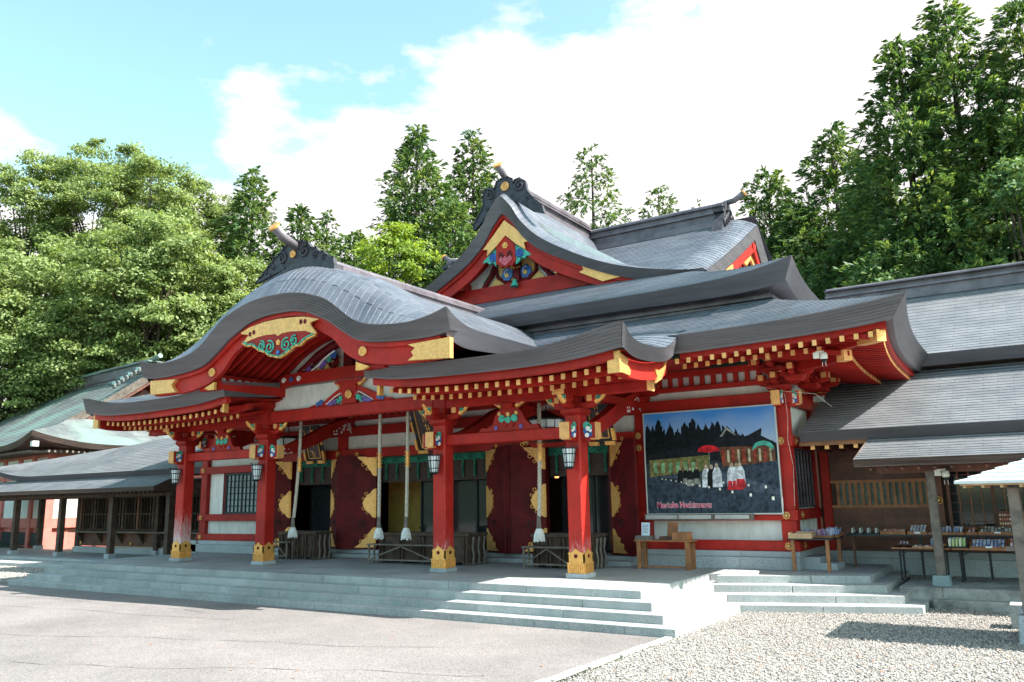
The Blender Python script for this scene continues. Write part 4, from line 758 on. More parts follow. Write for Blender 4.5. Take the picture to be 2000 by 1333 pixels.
def nose(parent, c, d, mt1=TEAL, mt2=WPAINT, mt3=BLUE, w=.24, ln=.34, h=.34):
    """carved, painted beam end that sticks out along d, gilt on its end face"""
    x, y, z = c; d = Vector(d); s = Vector((0, 0, 1)).cross(d); c = Vector(c)
    mb = MB(); mb.beam(c, c+d*ln, w, h); mb.beam(c-Vector((0, 0, h*.5)), c+d*ln*.6-Vector((0, 0, h*.5)), w*.8, .1); e = mb.build('carved_beam_end', RED, parent)
    mb = MB(); mb.beam(c+d*ln, c+d*(ln+.02), w*.98, h*1.02); mb.beam(c+d*ln*.45-Vector((0, 0, h*.5)), c+d*(ln-.01)-Vector((0, 0, h*.5)), w*.75, .05); mb.build('gilt_face', CAPG, e)
    for q in (-1, 1):
        o = c+s*q*w/2
        for (u, v, r_, m_) in ((.42, .32, .085, mt1), (.62, .20, .065, mt1), (.40, -.02, .08, mt3), (.60, -.22, .07, mt3), (.52, .12, .055, mt2), (.44, -.30, .05, mt2), (.68, -.02, .035, mt2)):
            mb = MB(); mb.disc(o+d*ln*u+Vector((0, 0, h*v)), s*q, r_, .016+(.008 if m_ is mt2 else 0), 10); mb.build('painted_cloud', m_, e)
def cloudtip(parent, c, d, mt=TEAL, s_=1):
    """small curled nosing with gold back"""
    c = Vector(c); d = Vector(d); z = Vector((0, 0, 1)); mb = MB()
    pts = [c-z*.07, c+d*.16-z*.02, c+d*.27+z*.06]; mb.tube(pts, [.07, .055, .03], 6); mb.box(c.x-.04-.0*d.x, c.x+.04, c.y-.04, c.y+.04, c.z, c.z+.08); e = mb.build('curled_nosing', GOLD, parent)
    a = z.cross(d)
    for q in (-1, 1):
        m2 = MB(); o = c+d*.1+a*q*.065; m2.tube([o+(d*math.cos(t)-z*math.sin(t))*(.055-.006*t) for t in lin(0, 6.5, 14)], .016, 5); m2.build('curl_line', mt, e)
def masu(parent, x, y, z0, z1, dirs=('x', 'y'), gold=True, name='bracket_set', sc=1.0):
    H_ = z1-z0; mb = MB(); block(mb, (x, y, z0), .50*sc, H_*.36)
    za = z0+H_*.36
    if 'x' in dirs: arm(mb, (x, y, za), 'x', 1.02*sc, .13*sc, H_*.30)
    if 'y' in dirs: arm(mb, (x, y, za+.001), 'y', 1.02*sc, .131*sc, H_*.301)
    tips = [(x, y)]+([(x-.41*sc, y), (x+.41*sc, y)] if 'x' in dirs else [])+([(x, y-.41*sc), (x, y+.41*sc)] if 'y' in dirs else [])
    for a, b_ in tips: block(mb, (a, b_, za+H_*.30), .23*sc, H_*.34)
    e = mb.build(name, RED, parent, bevel=.006)
    if gold:
        m2 = MB(); zc = za+H_*.30+H_*.22
        for a, b_ in tips[1:]:
            dx, dy = (a-x)/(.41*sc) if sc else 0, (b_-y)/(.41*sc)
            if abs(dx) > .5: m2.box(a+dx*.115*sc-.003, a+dx*.115*sc+.012*dx, y-.06, y+.06, zc-.07, zc+.06); m2.box(a-.06, a+.06, y-.115*sc-.012, y-.115*sc+.003, zc-.07, zc+.06)
            if dy < -.5: m2.box(x-.06, x+.06, b_-.115*sc-.012, b_-.115*sc+.003, zc-.07, zc+.06)
        m2.build('gilt_plates', CAPG, e, kind='stuff')
    return e
for px, mt_, lab_ in ((-PB, WORN1, 'red pillar with a bleached foot'), (-PA, RED, None), (PA, WORN2, None), (PB, WORN2, 'red pillar with scratched lacquer')):
    ztop = 3.34
    mb = MB(); c_ = .03; pts = [(-HW+c_, -HW), (HW-c_, -HW), (HW, -HW+c_), (HW, HW-c_), (HW-c_, HW), (-HW+c_, HW), (-HW, HW-c_), (-HW, -HW+c_)]
    mb.prism([(px+a, b_) for a, b_ in pts], 'z', .5, ztop+.1); pil = HP(mb, 'pillar', mt_, label=lab_)
    mb = MB(); mb.box(px-.24, px+.24, -.24, .24, .0015, .10); mb.build('base_stone', PLINTH, pil, bevel=.01)
    mb = MB(); g = HW+.016
    for k in range(4):   # gilt shoe: pointed upper edge on each face and ribbed skirt below
        ca, sa = [(1, 0), (0, 1), (-1, 0), (0, -1)][k]
        top = [(-g, .50), (-g*.72, .535), (-g*.6, .52), (-g*.42, .55), (0, .61), (g*.42, .55), (g*.6, .52), (g*.72, .535), (g, .50)]
        poly = [(-g, .31)]+[(g, .31)]+[(a, b_) for a, b_ in reversed(top)]
        P0 = [(px+ca*a-sa*(-g), sa*a+ca*(-g), b_) for a, b_ in poly]; P1 = [(px+ca*a-sa*(-g+.03), sa*a+ca*(-g+.03), b_) for a, b_ in poly]; n_ = len(poly)
        mb.add(P0+P1, [tuple(range(n_)), tuple(reversed(range(n_, 2*n_)))]+[(i, n_+i, n_+(i+1) % n_, (i+1) % n_) for i in range(n_)])
        for j in range(9):
            a = -g+(j+.5)*2*g/9; w = g/9*.62
            q = [(px+ca*u-sa*v, sa*u+ca*v) for u, v in ((a-w, -g-.012), (a+w, -g-.012), (a+w, -g+.02), (a-w, -g+.02))]
            mb.hexa([(p[0], p[1], .10) for p in q], [(p[0], p[1], .29) for p in q])
    mb.box(px-g, px+g, -g, g, .10, .31); mb.box(px-g-.012, px+g+.012, -g-.012, g+.012, .295, .32); sh = mb.build('gilt_shoe', GOLD, pil)
    mb = MB()
    for d in ((0, -1), (1, 0)):
        for kx in (0,):
            c0 = Vector((px+d[0]*(g+.004), d[1]*(g+.004), .455)); mb.disc(c0-Vector((d[0], d[1], 0))*.01, (d[0], d[1], 0), .042, .016, 12)
    mb.build('red_drop_cutout', DRED, pil)
    masu(H, px, 0, ztop+.1, 3.86)
    nose(H, (px, -HW, 3.10), (0, -1, 0))
    for s_ in ([-1] if px in (-PB, PA) else [1]) if px != -PA else [1]:
        nose(H, (px+s_*HW, 0, 3.10), (s_, 0, 0))
    if px == PB: pass
    for s_ in (-1, 1): cloudtip(H, (px+s_*.50, 0, 3.80), (s_, 0, .25))
    cloudtip(H, (px, -.52, 3.80), (0, -1, .25))
for sg in (-1, 1):   # tie beams, eave purlins
    mb = MB(); mb.box(sg*(PA+HW), sg*(PB-HW), -.125, .125, 2.965, 3.215); HP(mb, 'tie_beam', RED, bevel=.02)
    mb = MB(); mb.box(sg*2.75, sg*8.62, -.13, .13, 3.862, 4.06); mb.box(sg*2.95, sg*8.5, -.11, .11, 4.06, 4.34); pu = HP(mb, 'eave_purlin', RED, bevel=.01)
    mb = MB(); mb.box(sg*8.62, sg*8.66, -.15, .15, 3.85, 4.08); mb.build('gilt_cap', CAPG, pu)
    mb = MB(); mb.box(sg*(PB-.13), sg*(PB+.13), -.75, 3.35, 3.862, 4.04); pu = HP(mb, 'cross_beam', RED)
    mb = MB(); mb.box(sg*(PB-.14), sg*(PB+.14), -.78, -.75, 3.85, 4.05); mb.build('gilt_cap', CAPG, pu)
    # frog-leg strut between the beams
    KA = [(4.25,3.22),(4.34,3.32),(4.50,3.30),(4.65,3.38),(4.72,3.55),(4.80,3.68),(4.95,3.76),(5.2,3.78),(5.35,3.74),(5.47,3.62),(5.57,3.44),(5.70,3.32),(5.86,3.34),(5.95,3.22)]
    mb = MB(); mb.prism([(sg*p[0]-(0 if sg > 0 else -.0), p[1]) for p in KA], 'y', -.06, .06); block(mb, (sg*5.1, 0, 3.74), .3, .12); fl = HP(mb, 'frog_leg_strut', RED)
    for (a, b_, r_, m_) in ((4.93, 3.50, .09, TEAL), (5.10, 3.47, .08, TEAL), (5.27, 3.50, .09, TEAL), (5.0, 3.38, .07, RED), (5.2, 3.38, .07, RED), (4.86, 3.62, .045, OCHRE), (5.33, 3.62, .045, OCHRE), (5.1, 3.60, .05, OCHRE), (4.76, 3.30, .05, PURP), (5.45, 3.30, .05, PURP)):
        m2 = MB(); m2.disc((sg*a, -.06, b_), (0, -1, 0), r_, .03, 10); m2.build('painted_leaf', m_, fl)
    for dx in (-.2, .2): cloudtip(H, (sg*5.1+dx, -.02, 3.86), (1 if dx > 0 else -1, 0, .2), PINK)
    # rainbow beams from the pillars back to the hall
    for px, cut in ((PB, 1), (PA, 0)):
        P_ = [(0.18, 2.96), (.45, 2.98), (1.0, 3.12), (1.7, 3.36), (2.4, 3.66), (2.9, 3.86), (3.35, 3.98)]; Q_ = [(3.35, 4.28), (2.9, 4.22), (2.2, 4.00), (1.4, 3.62), (.8, 3.38), (.35, 3.28), (.18, 3.28)]
        mb = MB(); x = sg*px
        n_ = len(P_)
        for i in range(n_-1):
            a, b_ = P_[i], P_[i+1]; c0, d0 = Q_[n_-1-i], Q_[n_-2-i]
            mb.hexa([(x-.11, a[0], a[1]), (x+.11, a[0], a[1]), (x+.11, b_[0], b_[1]), (x-.11, b_[0], b_[1])], [(x-.11, c0[0], c0[1]), (x+.11, c0[0], c0[1]), (x+.11, d0[0], d0[1]), (x-.11, d0[0], d0[1])])
        rb = HP(mb, 'rainbow_beam', RED if sg*px > 0 or 1 else DRED)
        m2 = MB(); rr = random.Random(4)
        for i in range(26):
            t = rr.random(); y = 2.45+t*.75; z = 3.80+t*.25+rr.uniform(-.12, .1); m2.disc((x+.11, y, z), (1, 0, 0), rr.uniform(.015, .04), .012, 8)
        for i in range(7): m2.tube([(x+.115, 3.05+.0*i+.02*i, 4.13-.045*i), (x+.118, 3.2+.012*i, 4.10-.05*i)], .008, 4)
        for i in range(12): t = rr.random(); m2.disc((x+.11, .3+t*.5, 3.12+rr.uniform(-.08, .1)), (1, 0, 0), rr.uniform(.015, .035), .012, 8)
        m2.build('painted_bird_and_clouds', mat('painted_white_relief', (.55, .58, .62), .6, 0, .3, 30, 0) if False else WPAINT, rb, kind='stuff')
# centre bay: big beam, upper beam, brackets, gable infill under the karahafu
mb = MB(); mb.box(-2.96, 2.96, -.15, .12, 3.90, 4.235); HP(mb, 'great_beam', RED, bevel=.03)
for sg in (-1, 1): masu(H, sg*PA, 0, 4.30, 4.86, sc=1.05); mb = MB(); mb.box(sg*PA-.17, sg*PA+.17, -.16, .16, 3.86, 4.30); HP(mb, 'short_post', RED)
mb = MB()
for sg in (-1, 1): mb = MB(); mb.box(sg*2.50, sg*3.25, -2.28, 3.4, 4.62, 4.86); HP(mb, 'side_purlin', RED); mb = MB(); mb.box(sg*2.66, sg*2.80, -2.28, 3.4, 4.862, 5.05); HP(mb, 'side_purlin', RED)
mb = MB(); mb.prism([(-2.6, 4.88), (-2.45, 4.86), (-2.0, 4.90), (2.0, 4.90), (2.45, 4.86), (2.6, 4.88), (2.6, 5.16), (2.3, 5.23), (-2.3, 5.23), (-2.6, 5.16)], 'y', -.20, .10); ub = HP(mb, 'rainbow_beam', RED)
mb = MB(); mb.box(-2.2, 2.2, -.16, .06, 4.88, 4.898); mb.build('grey_underline', RIDG, ub)
for c in (-2.35, -2.05, -1.75, 2.05, 2.35):
    m2 = MB()
    m2.tube([(c+.09*math.cos(t)*(1-t/9), -.215, 5.05+.09*math.sin(t)*(1-t/9)) for t in lin(0, 7, 16)], .018, 5); m2.disc((c, -.20, 5.05), (0, -1, 0), .045, .02, 10); m2.build('cloud_curl', WPAINT if c != -2.05 else BLUE, ub)
# frog-leg strut with crest, coloured wings
mb = MB(); mb.prism([(-1.45,4.24),(-1.2,4.30),(-.94,4.27),(-.72,4.44),(-.42,4.60),(-.22,4.70),(-.2,4.72),(.4,4.72),(.42,4.68),(.72,4.58),(1.0,4.46),(1.22,4.30),(1.5,4.30),(1.65,4.24),(.95,4.24),(.62,4.44),(.38,4.5),(.36,4.24),(-.16,4.24),(-.18,4.5),(-.38,4.44),(-.7,4.24)], 'y', -.10, .0); mb.box(-.15, .35, -.13, .0, 4.24, 4.88); block(mb, (.1, -.06, 4.70), .75, .18, .24, .5); fl = HP(mb, 'frog_leg_strut', RED)
medallion((.12, -.15, 4.47), (0, -1, 0), .115)
for s_ in (-1, 1):
    for (a, b_, r_, m_) in ((.30, 4.40, .085, TEAL), (.42, 4.34, .07, TEAL), (.30, 4.50, .05, PINK), (.52, 4.32, .075, PURP), (.64, 4.28, .06, PURP), (.74, 4.27, .05, PURP), (1.05, 4.34, .075, BLUE), (1.17, 4.30, .06, BLUE)):
        m2 = MB(); m2.disc((.10+s_*a, -.10, b_), (0, -1, 0), r_, .03, 10); m2.build('painted_cloud', m_, fl)
    m2 = MB(); m2.tube([(.10+s_*.32, -.12, 4.54), (.10+s_*.55, -.12, 4.44), (.10+s_*.85, -.12, 4.27)], .014, 5); m2.build('white_line', WPAINT, fl)
    cloudtip(H, (.10+s_*.34, -.1, 4.80), (s_, 0, .3), PINK)
mb = MB(); mb.box(-2.95, 2.95, .0, .04, 4.24, 4.88); mb.prism([(x, min(kb(x)-.02, 6.2)) for x in lin(-2.7, 2.7, 31)]+[(2.7, 4.9), (-2.7, 4.9)], 'y', .05, .08); HP(mb, 'gable_plaster', WHITE)
for s_ in (-1, 1):   # great curved strut in the gable: S-shaped rib, scroll, coloured wing
    mb = MB(); mb.tube([(s_*1.9, -.08, 5.26), (s_*1.55, -.08, 5.40), (s_*1.1, -.08, 5.66), (s_*.6, -.08, 5.86), (s_*.2, -.08, 5.98)], [.07, .11, .13, .13, .12], 8); HP(mb, 'curved_gable_strut', DRED)
    mb = MB(); mb.tube(spiral((s_*.55, 5.42), .20, 1.6, -.10, s_), .045, 6); HP(mb, 'scroll_carving', DRED)
    mb = MB(); mb.prism([(s_*.95, 5.24), (s_*.35, 5.30), (s_*.40, 5.46), (s_*.28, 5.58)][::s_ or 1]+[(s_*.45, 5.62)], 'y', -.08, .0) if False else mb.prism([(s_*1.35, 5.24), (s_*.45, 5.26), (s_*.35, 5.52), (s_*.75, 5.50)], 'y', -.07, .0); HP(mb, 'wing_panel', OCHRE)
    for (a, b_, r_, m_) in ((.50, 5.62, .12, BLUE), (.66, 5.50, .08, TEAL), (.82, 5.42, .08, PURP), (.95, 5.34, .08, PURP), (1.45, 5.32, .09, PURP), (1.62, 5.36, .08, TEAL), (1.35, 5.46, .06, TEAL)):
        m2 = MB(); m2.disc((s_*a, -.12, b_), (0, -1, 0), r_, .03, 12); HP(m2, 'painted_cloud', m_)
    m2 = MB(); m2.tube([(s_*.42, -.16, 5.72), (s_*.62, -.16, 5.64), (s_*.82, -.16, 5.54), (s_*1.05, -.16, 5.36), (s_*1.3, -.16, 5.25)], .022, 5); HP(m2, 'white_line', WPAINT)
mb = MB(); mb.box(-.16, .16, -.1, .02, 5.23, 6.1); HP(mb, 'king_post', DRED)

# --- hall walls
Yw = 3.5
def wallbox(x0, x1, z0, z1, y=3.47, mt=WHITE, name='plaster_panel', th=.06): mb = MB(); mb.box(x0, x1, y, y+th, z0, z1); return HP(mb, name, mt)
posts = [-10.4, -6.9, -3.55, 3.55, 6.9, 10.4]
for x in posts:
    mb = MB()
    zb = .40 if abs(x) > 6 else .2
    mb.box(x-.17, x+.17, 3.33, 3.67, zb, 4.10); HP(mb, 'wall_post', RED, bevel=.02)
    masu(H, x, 3.45, 4.02, 4.42, sc=.95); masu(H, x, 3.30, 4.42, 4.78, sc=1.15)
masu(H, -.0, 3.45, 4.30, 4.72, sc=.95)
def rail(x0, x1, z0, z1, y0=3.28, y1=3.60, mt=RED): mb = MB(); mb.box(x0, x1, y0, y1, z0, z1); return HP(mb, 'wall_beam', mt, bevel=.012)
for x0, x1 in ((-10.62, -6.6), (6.6, 10.62)):
    rail(x0, x1, .40, .63); rail(x0, x1, 1.08, 1.31); rail(x0, x1, 2.74, 2.99); wallbox(min(x0, x1)+.2, max(x0, x1)-.2, .62, 1.09); wallbox(x0+.2, x1-.2, 1.3, 2.76, 3.49); wallbox(x0+.2, x1-.2, 2.98, 3.75, 3.49)
rail(-10.7, 10.7, 3.73, 4.02, 3.30, 3.62); rail(-10.5, 10.5, 4.22, 4.34, 3.36, 3.56); wallbox(-10.3, 10.3, 4.0, 4.23, 3.49)
wallbox(-10.3, 10.3, 4.33, 4.62, 3.49)
S1 = None
for j in range(74):   # slatted frieze: red bars in front of white plaster
    x = -10.2+j*.28
    if S1 is None: mb = MB(); mb.box(-.055, .055, -.03, .03, -.12, .14); S1 = mb.build('frieze_bar', RED, H, at=(0, 0, 0)); S1.location = Vector((x, 3.43, 4.45))
    else: inst(S1, (x, 3.43, 4.45), H)
rail(-10.5, 10.5, 4.575, 4.72, 3.30, 3.6)
rail(-6.75, 6.75, 3.02, 3.30, 3.22, 3.55, RED); wallbox(-6.8, 6.8, 3.29, 3.74, 3.48)
rail(-6.75, 6.75, 3.42, 3.52, 3.40, 3.52) if False else None
for x in (-6.0, -3.9, -2.2, 2.2, 3.9, 6.0): mb = MB(); mb.box(x-.09, x+.09, 3.42, 3.62, .22, 3.03); HP(mb, 'door_jamb', DRED)
for x0, x1 in ((-6.8, -6.05), (-3.85, -2.25), (2.25, 3.85), (6.05, 6.8)): mb = MB(); mb.box(x0, x1, 3.50, 3.56, .22, 3.03); HP(mb, 'door_side_panel', DRED)
# side walls of the hall
for sg in (1, -1):
    for x in (5.9, 8.5, 11): mb = MB(); mb.box(sg*10.4-.16, sg*10.4+.16, x-.16, x+.16, .4, 4.7); HP(mb, 'wall_post', RED)
    for z0, z1 in ((.40, .63), (2.74, 2.99), (3.73, 4.02)): mb = MB(); mb.box(sg*10.28, sg*10.60, 3.62, 12, z0, z1); HP(mb, 'wall_beam', RED)
    mb = MB(); mb.box(sg*10.28, sg*10.60, 3.62, 5.8, 1.08, 1.31); HP(mb, 'wall_beam', RED)
    mb = MB(); mb.box(sg*10.38, sg*10.44, 3.6, 14, .6, 4.95); HP(mb, 'side_plaster', WHITE)
    masu(H, sg*10.45, 5.9, 3.9, 4.3, sc=.9); masu(H, sg*10.75, 5.9, 4.2, 4.55, sc=1.0, gold=True); masu(H, sg*10.85, 3.15, 4.2, 4.55, sc=.8); masu(H, sg*10.85, 4.5, 4.15, 4.5, sc=.9)
    mb = MB(); mb.box(sg*10.44, sg*10.50, 3.85, 5.6, 1.35, 2.72); fr = HP(mb, 'lattice_shutter', DARKM)
    for j in range(6): m2 = MB(); m2.box(sg*10.5, sg*10.53, 3.9+j*.3, 3.93+j*.3, 1.35, 2.72); m2.build('lattice_bar', mat('x', (.05, .06, .07)) if False else RIDG, fr)
    for j in range(6): m2 = MB(); m2.box(sg*10.5, sg*10.525, 3.85, 5.6, 1.4+j*.25, 1.42+j*.25); m2.build('lattice_bar', RIDG, fr)
    for j in range(5): m2 = MB(); m2.box(sg*10.46, sg*10.52, 4.0+j*.35, 4.14+j*.35, .64, 1.08 if False else 1.06); HP(m2, 'white_slat', WHITE)
    nose(H, (sg*10.58, 3.5, 3.86), (sg, 0, 0), w=.2, ln=.26, h=.30); nose(H, (sg*10.4, 3.30, 3.86), (0, -1, 0), w=.2, ln=.26, h=.30)
for x, z in ((10.38, 2.87), (10.38, 1.19), (10.38, .52), (-10.38, 2.87), (-10.38, 1.19), (-10.38, .52), (6.88, 3.17), (6.88, 2.87), (3.55, 3.17), (3.55, 2.9), (-3.55, 3.17), (-6.88, 3.17)):
    flower(H, (x, 3.27 if abs(x) > 7 else 3.20, z), (0, -1, 0), .085, 8, GOLDR, 'gilt_rosette')
for z in (2.87, 1.19, .52): flower(H, (10.61, 3.75, z), (1, 0, 0), .085, 8, GOLDR)
# left window
mb = MB(); mb.box(-9.22, -7.45, 3.40, 3.47, 1.31, 2.72); HP(mb, 'window_glass', mat('paper_lit_glass', (.30, .38, .42), .35, 0, .1, 2, 0))
mb = MB(); mb.box(-9.32, -9.18, 3.34, 3.50, 1.31, 2.74); mb.box(-7.5, -7.36, 3.34, 3.5, 1.31, 2.74); HP(mb, 'window_side_frame', DRED)
wf = None
for j in range(9): mb = MB(); x = -9.16+j*.205; mb.box(x-.014-(.012 if j % 4 == 0 else 0), x+.014+(.012 if j % 4 == 0 else 0), 3.35, 3.395, 1.32, 2.72); HP(mb, 'window_bar', DARKM)
for j in range(7): mb = MB(); z = 1.37+j*.215; mb.box(-9.18, -7.5, 3.36, 3.40, z-.014, z+.014); HP(mb, 'window_bar', DARKM)
mb = MB(); mb.box(-9.18, -7.5, 3.34, 3.4, 1.31, 1.37); mb.box(-9.18, -7.5, 3.34, 3.4, 2.67, 2.73); HP(mb, 'window_frame', DARKM)
# plinths and door steps
for x0, x1 in ((-10.72, -6.65), (6.65, 10.62)):
    n_ = 3
    for i in range(n_): a = x0+(x1-x0)*i/n_; b_ = x0+(x1-x0)*(i+1)/n_; mb = MB(); mb.box(a+.002, b_-.002, 3.12, 3.7, 0.001, .27); HP(mb, 'plinth_stone', PLINTH, bevel=.006); mb = MB(); mb.box(a+.002, b_-.002, 3.20, 3.7, .272, .40); HP(mb, 'plinth_stone', PLINTH, bevel=.006)
mb = MB(); mb.box(10.1, 10.62, 3.7, 6.2, 0, .40); HP(mb, 'plinth_stone', PLINTH); mb = MB(); mb.box(10.62, 10.95, 3.6, 4.6, 0, .27); HP(mb, 'plinth_stone', PLINTH); mb = MB(); mb.box(10.95, 11.3, 3.6, 4.5, 0, .14); HP(mb, 'plinth_stone', PLINTH)
mb = MB(); mb.box(-10.95, -10.4, 3.12, 6.2, -.3, .40); HP(mb, 'plinth_stone', PLINTH)
for i in range(7):
    a = -6.65+i*1.9; mb = MB(); mb.box(a+.002, a+1.898, 2.86, 3.25, .001, .11); HP(mb, 'door_step', PLINTH, bevel=.006); mb = MB(); mb.box(a+.002, a+1.898, 3.18, 4.2, .112, .215); HP(mb, 'door_step', PLINTH, bevel=.006)
# --- door leaves, swung open
def filigree(pts, name='gilt_fitting'): pass
def leaf(hx, s_, w, ang):
    """hinge at (hx,3.46); swings outward so the free edge ends up beside the opening; s_=-1: left leaf"""
    a = R(ang); dx, dy = s_*math.sin(a)*1.0, -math.cos(a); hv = Vector((hx, 3.44, 0)); dv = Vector((dx, dy, 0)).normalized(); nv = Vector((-dv.y, dv.x, 0))*(1 if s_ < 0 else -1)
    if nv.y > 0: nv = -nv
    z0, z1 = .24, 3.10
    def q(u, t, z): p = hv+dv*u+nv*t; return (p.x, p.y, z)
    mb = MB(); mb.hexa([q(0, 0, z0), q(w, 0, z0), q(w, .06, z0), q(0, .06, z0)], [q(0, 0, z1), q(w, 0, z1), q(w, .06, z1), q(0, .06, z1)]); lf_ = HP(mb, 'door_leaf', DRED)
    def plate(poly, nm):
        m2 = MB(); n_ = len(poly); m2.add([q(u, .061, z) for u, z in poly]+[q(u, .082, z) for u, z in poly], [tuple(range(n_)), tuple(reversed(range(n_, 2*n_)))]+[(i, n_+i, n_+(i+1) % n_, (i+1) % n_) for i in range(n_)]); m2.box(0, 0, 0, 0, 0, 0) if False else None
        m2.build(nm, GOLDR, lf_)
    def ringr(u, z, r_):
        m2 = MB(); c = Vector(q(u, .078, z)); m2.tube([c+(dv*math.cos(t)+Vector((0, 0, 1))*math.sin(t))*r_ for t in lin(0, 2*math.pi, 15)], r_*.30, 5); m2.build('gilt_scroll', GOLD, lf_)
    k = min(1, w/1.15)
    plate([(.03, 3.04), (.60*k, 3.04), (.54*k, 2.96), (.45*k, 2.91), (.38*k, 2.82), (.29*k, 2.76), (.24*k, 2.66), (.16*k, 2.58), (.11*k, 2.48), (.03, 2.44)], 'gilt_corner_fitting')
    plate([(.03, 2.05), (.09*k, 2.02), (.17*k, 1.92), (.27*k, 1.86), (.35*k, 1.74), (.41*k, 1.62), (.37*k, 1.50), (.30*k, 1.38), (.20*k, 1.32), (.10*k, 1.20), (.03, 1.17)], 'gilt_middle_fitting')
    plate([(.03, .28), (.66*k, .28), (.56*k, .34), (.47*k, .40), (.41*k, .50), (.32*k, .55), (.25*k, .66), (.17*k, .74), (.10*k, .84), (.03, .88)], 'gilt_corner_fitting')
    for u, z, r_ in ((.41, 2.80, .05), (.28, 2.66, .04), (.30, 1.90, .045), (.39, 1.76, .035), (.37, 1.46, .045), (.26, 1.32, .035), (.44, .46, .05), (.29, .62, .045), (.62, 3.12, .045)): ringr(u*k, z, r_)
    m2 = MB(); c = Vector(q(.42*k, .09, 1.02)); m2.tube([c+(dv*math.cos(t)+Vector((0, 0, 1))*math.sin(t))*.085 for t in lin(0, 2*math.pi, 18)], .012, 5); m2.build('pull_ring', DARKM, lf_)
    m2 = MB()
    for za, zb in ((2.44, 3.05), (1.17, 2.05), (.27, .88)): m2.hexa([q(-.02, -.005, za), q(.05, -.005, za), q(.05, .072, za), q(-.02, .072, za)], [q(-.02, -.005, zb), q(.05, -.005, zb), q(.05, .072, zb), q(-.02, .072, zb)])
    m2.build('gilt_edge_strips', GOLD, lf_, kind='stuff')
for hx, s_, w, ang in ((-2.12, -1, 1.24, 62), (2.12, 1, 1.2, 62), (-5.92, -1, 1.1, 62), (-3.98, 1, .75, 70), (3.98, -1, 1.12, 62), (6.02, 1, 1.0, 62)): leaf(hx, s_, w, ang)
# --- interior
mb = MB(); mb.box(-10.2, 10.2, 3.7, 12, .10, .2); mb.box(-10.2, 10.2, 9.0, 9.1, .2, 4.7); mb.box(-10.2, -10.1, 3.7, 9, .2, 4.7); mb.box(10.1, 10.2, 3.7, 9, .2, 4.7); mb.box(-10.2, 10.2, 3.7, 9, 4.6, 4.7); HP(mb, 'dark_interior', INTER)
for x0, x1 in ((-5.92, -3.98), (-2.12, 2.12), (3.98, 5.95)):
    mb = MB(); mb.box(x0, x1, 3.66, 3.70, 2.82, 3.03); va = HP(mb, 'green_valance', GREEN)
    n_ = max(3, int((x1-x0)/.42))
    for j in range(n_): x = x0+(j+.5)*(x1-x0)/n_; m2 = MB(); m2.box(x-.035, x+.035, 3.655, 3.665, 2.32, 2.82); m2.tube([(x, 3.64, 2.66), (x, 3.64, 2.42)], [.03, .02], 5); m2.build('green_ribbon', GREEN, va)
    for j in range(int((x1-x0)/.24)): x = x0+.13+j*.24; m2 = MB(); m2.tube([(x+.07*math.cos(t), 3.655, 2.925+.05*math.sin(t)) for t in lin(0, 6.28, 11)], .008, 4); m2.build('woven_crest', TEAL if j % 2 else DARKM, va)
    mb = MB(); mb.box(x0, x1, 3.72, 3.745, 2.24, 3.0); HP(mb, 'reed_blind', BLIND)
    w = (x1-x0)/(2 if x1-x0 < 3 else 4)
    for j in range(2 if x1-x0 < 3 else 4):
        if x1-x0 > 3 and j == 0: continue
        a = x0+j*w; mb = MB(); mb.box(a+.04, a+w-.04, 4.35, 4.36, .25, 3.0); HP(mb, 'glass_pane', GLASS)
        mb = MB(); mb.box(a, a+.05, 4.30, 4.38, .2, 3.0); HP(mb, 'glass_door_stile', DARKM)
mb = MB(); mb.box(-4.3, -3.1, 5.98, 6.02, .3, 2.6) if False else mb.box(-4.05, -2.2, 6.2, 6.25, .3, 2.75); HP(mb, 'gold_leaf_screen', SCREEN)
for x in lin(-1.4, 1.9, 7): mb = MB(); mb.box(x-.02, x+.02, 4.9, 4.94, .2, .78); HP(mb, 'red_rail_post', RED)
mb = MB(); mb.box(-1.6, 2.1, 4.88, 4.96, .78, .83); HP(mb, 'red_rail', RED); mb = MB(); mb.box(4.1, 6.0, 4.88, 4.96, .78, .83); HP(mb, 'red_rail', RED)
for i, (x, y, z) in enumerate(((-1.5, 5.2, 2.75), (.1, 6.2, 2.35), (1.35, 5.0, 2.82), (2.6, 6.5, 2.4), (-5.0, 6, 2.4))):
    mb = MB(); mb.tube([(x, y, z-.12), (x, y, z-.08), (x, y, z+.08), (x, y, z+.12)], [.05, .075, .075, .05], 8)
    o = mb.build('interior_lantern', EMO); lab(o, ['small lit orange lantern behind the left bell rope of the centre door', 'lowest lit orange lantern deep inside the centre door', 'lit orange lantern inside the centre door by the gilded right leaf', 'lit orange lantern deep inside near the right leaf', 'lit orange lantern inside the left door'][i], 'lantern', 'lit lanterns inside the hall')

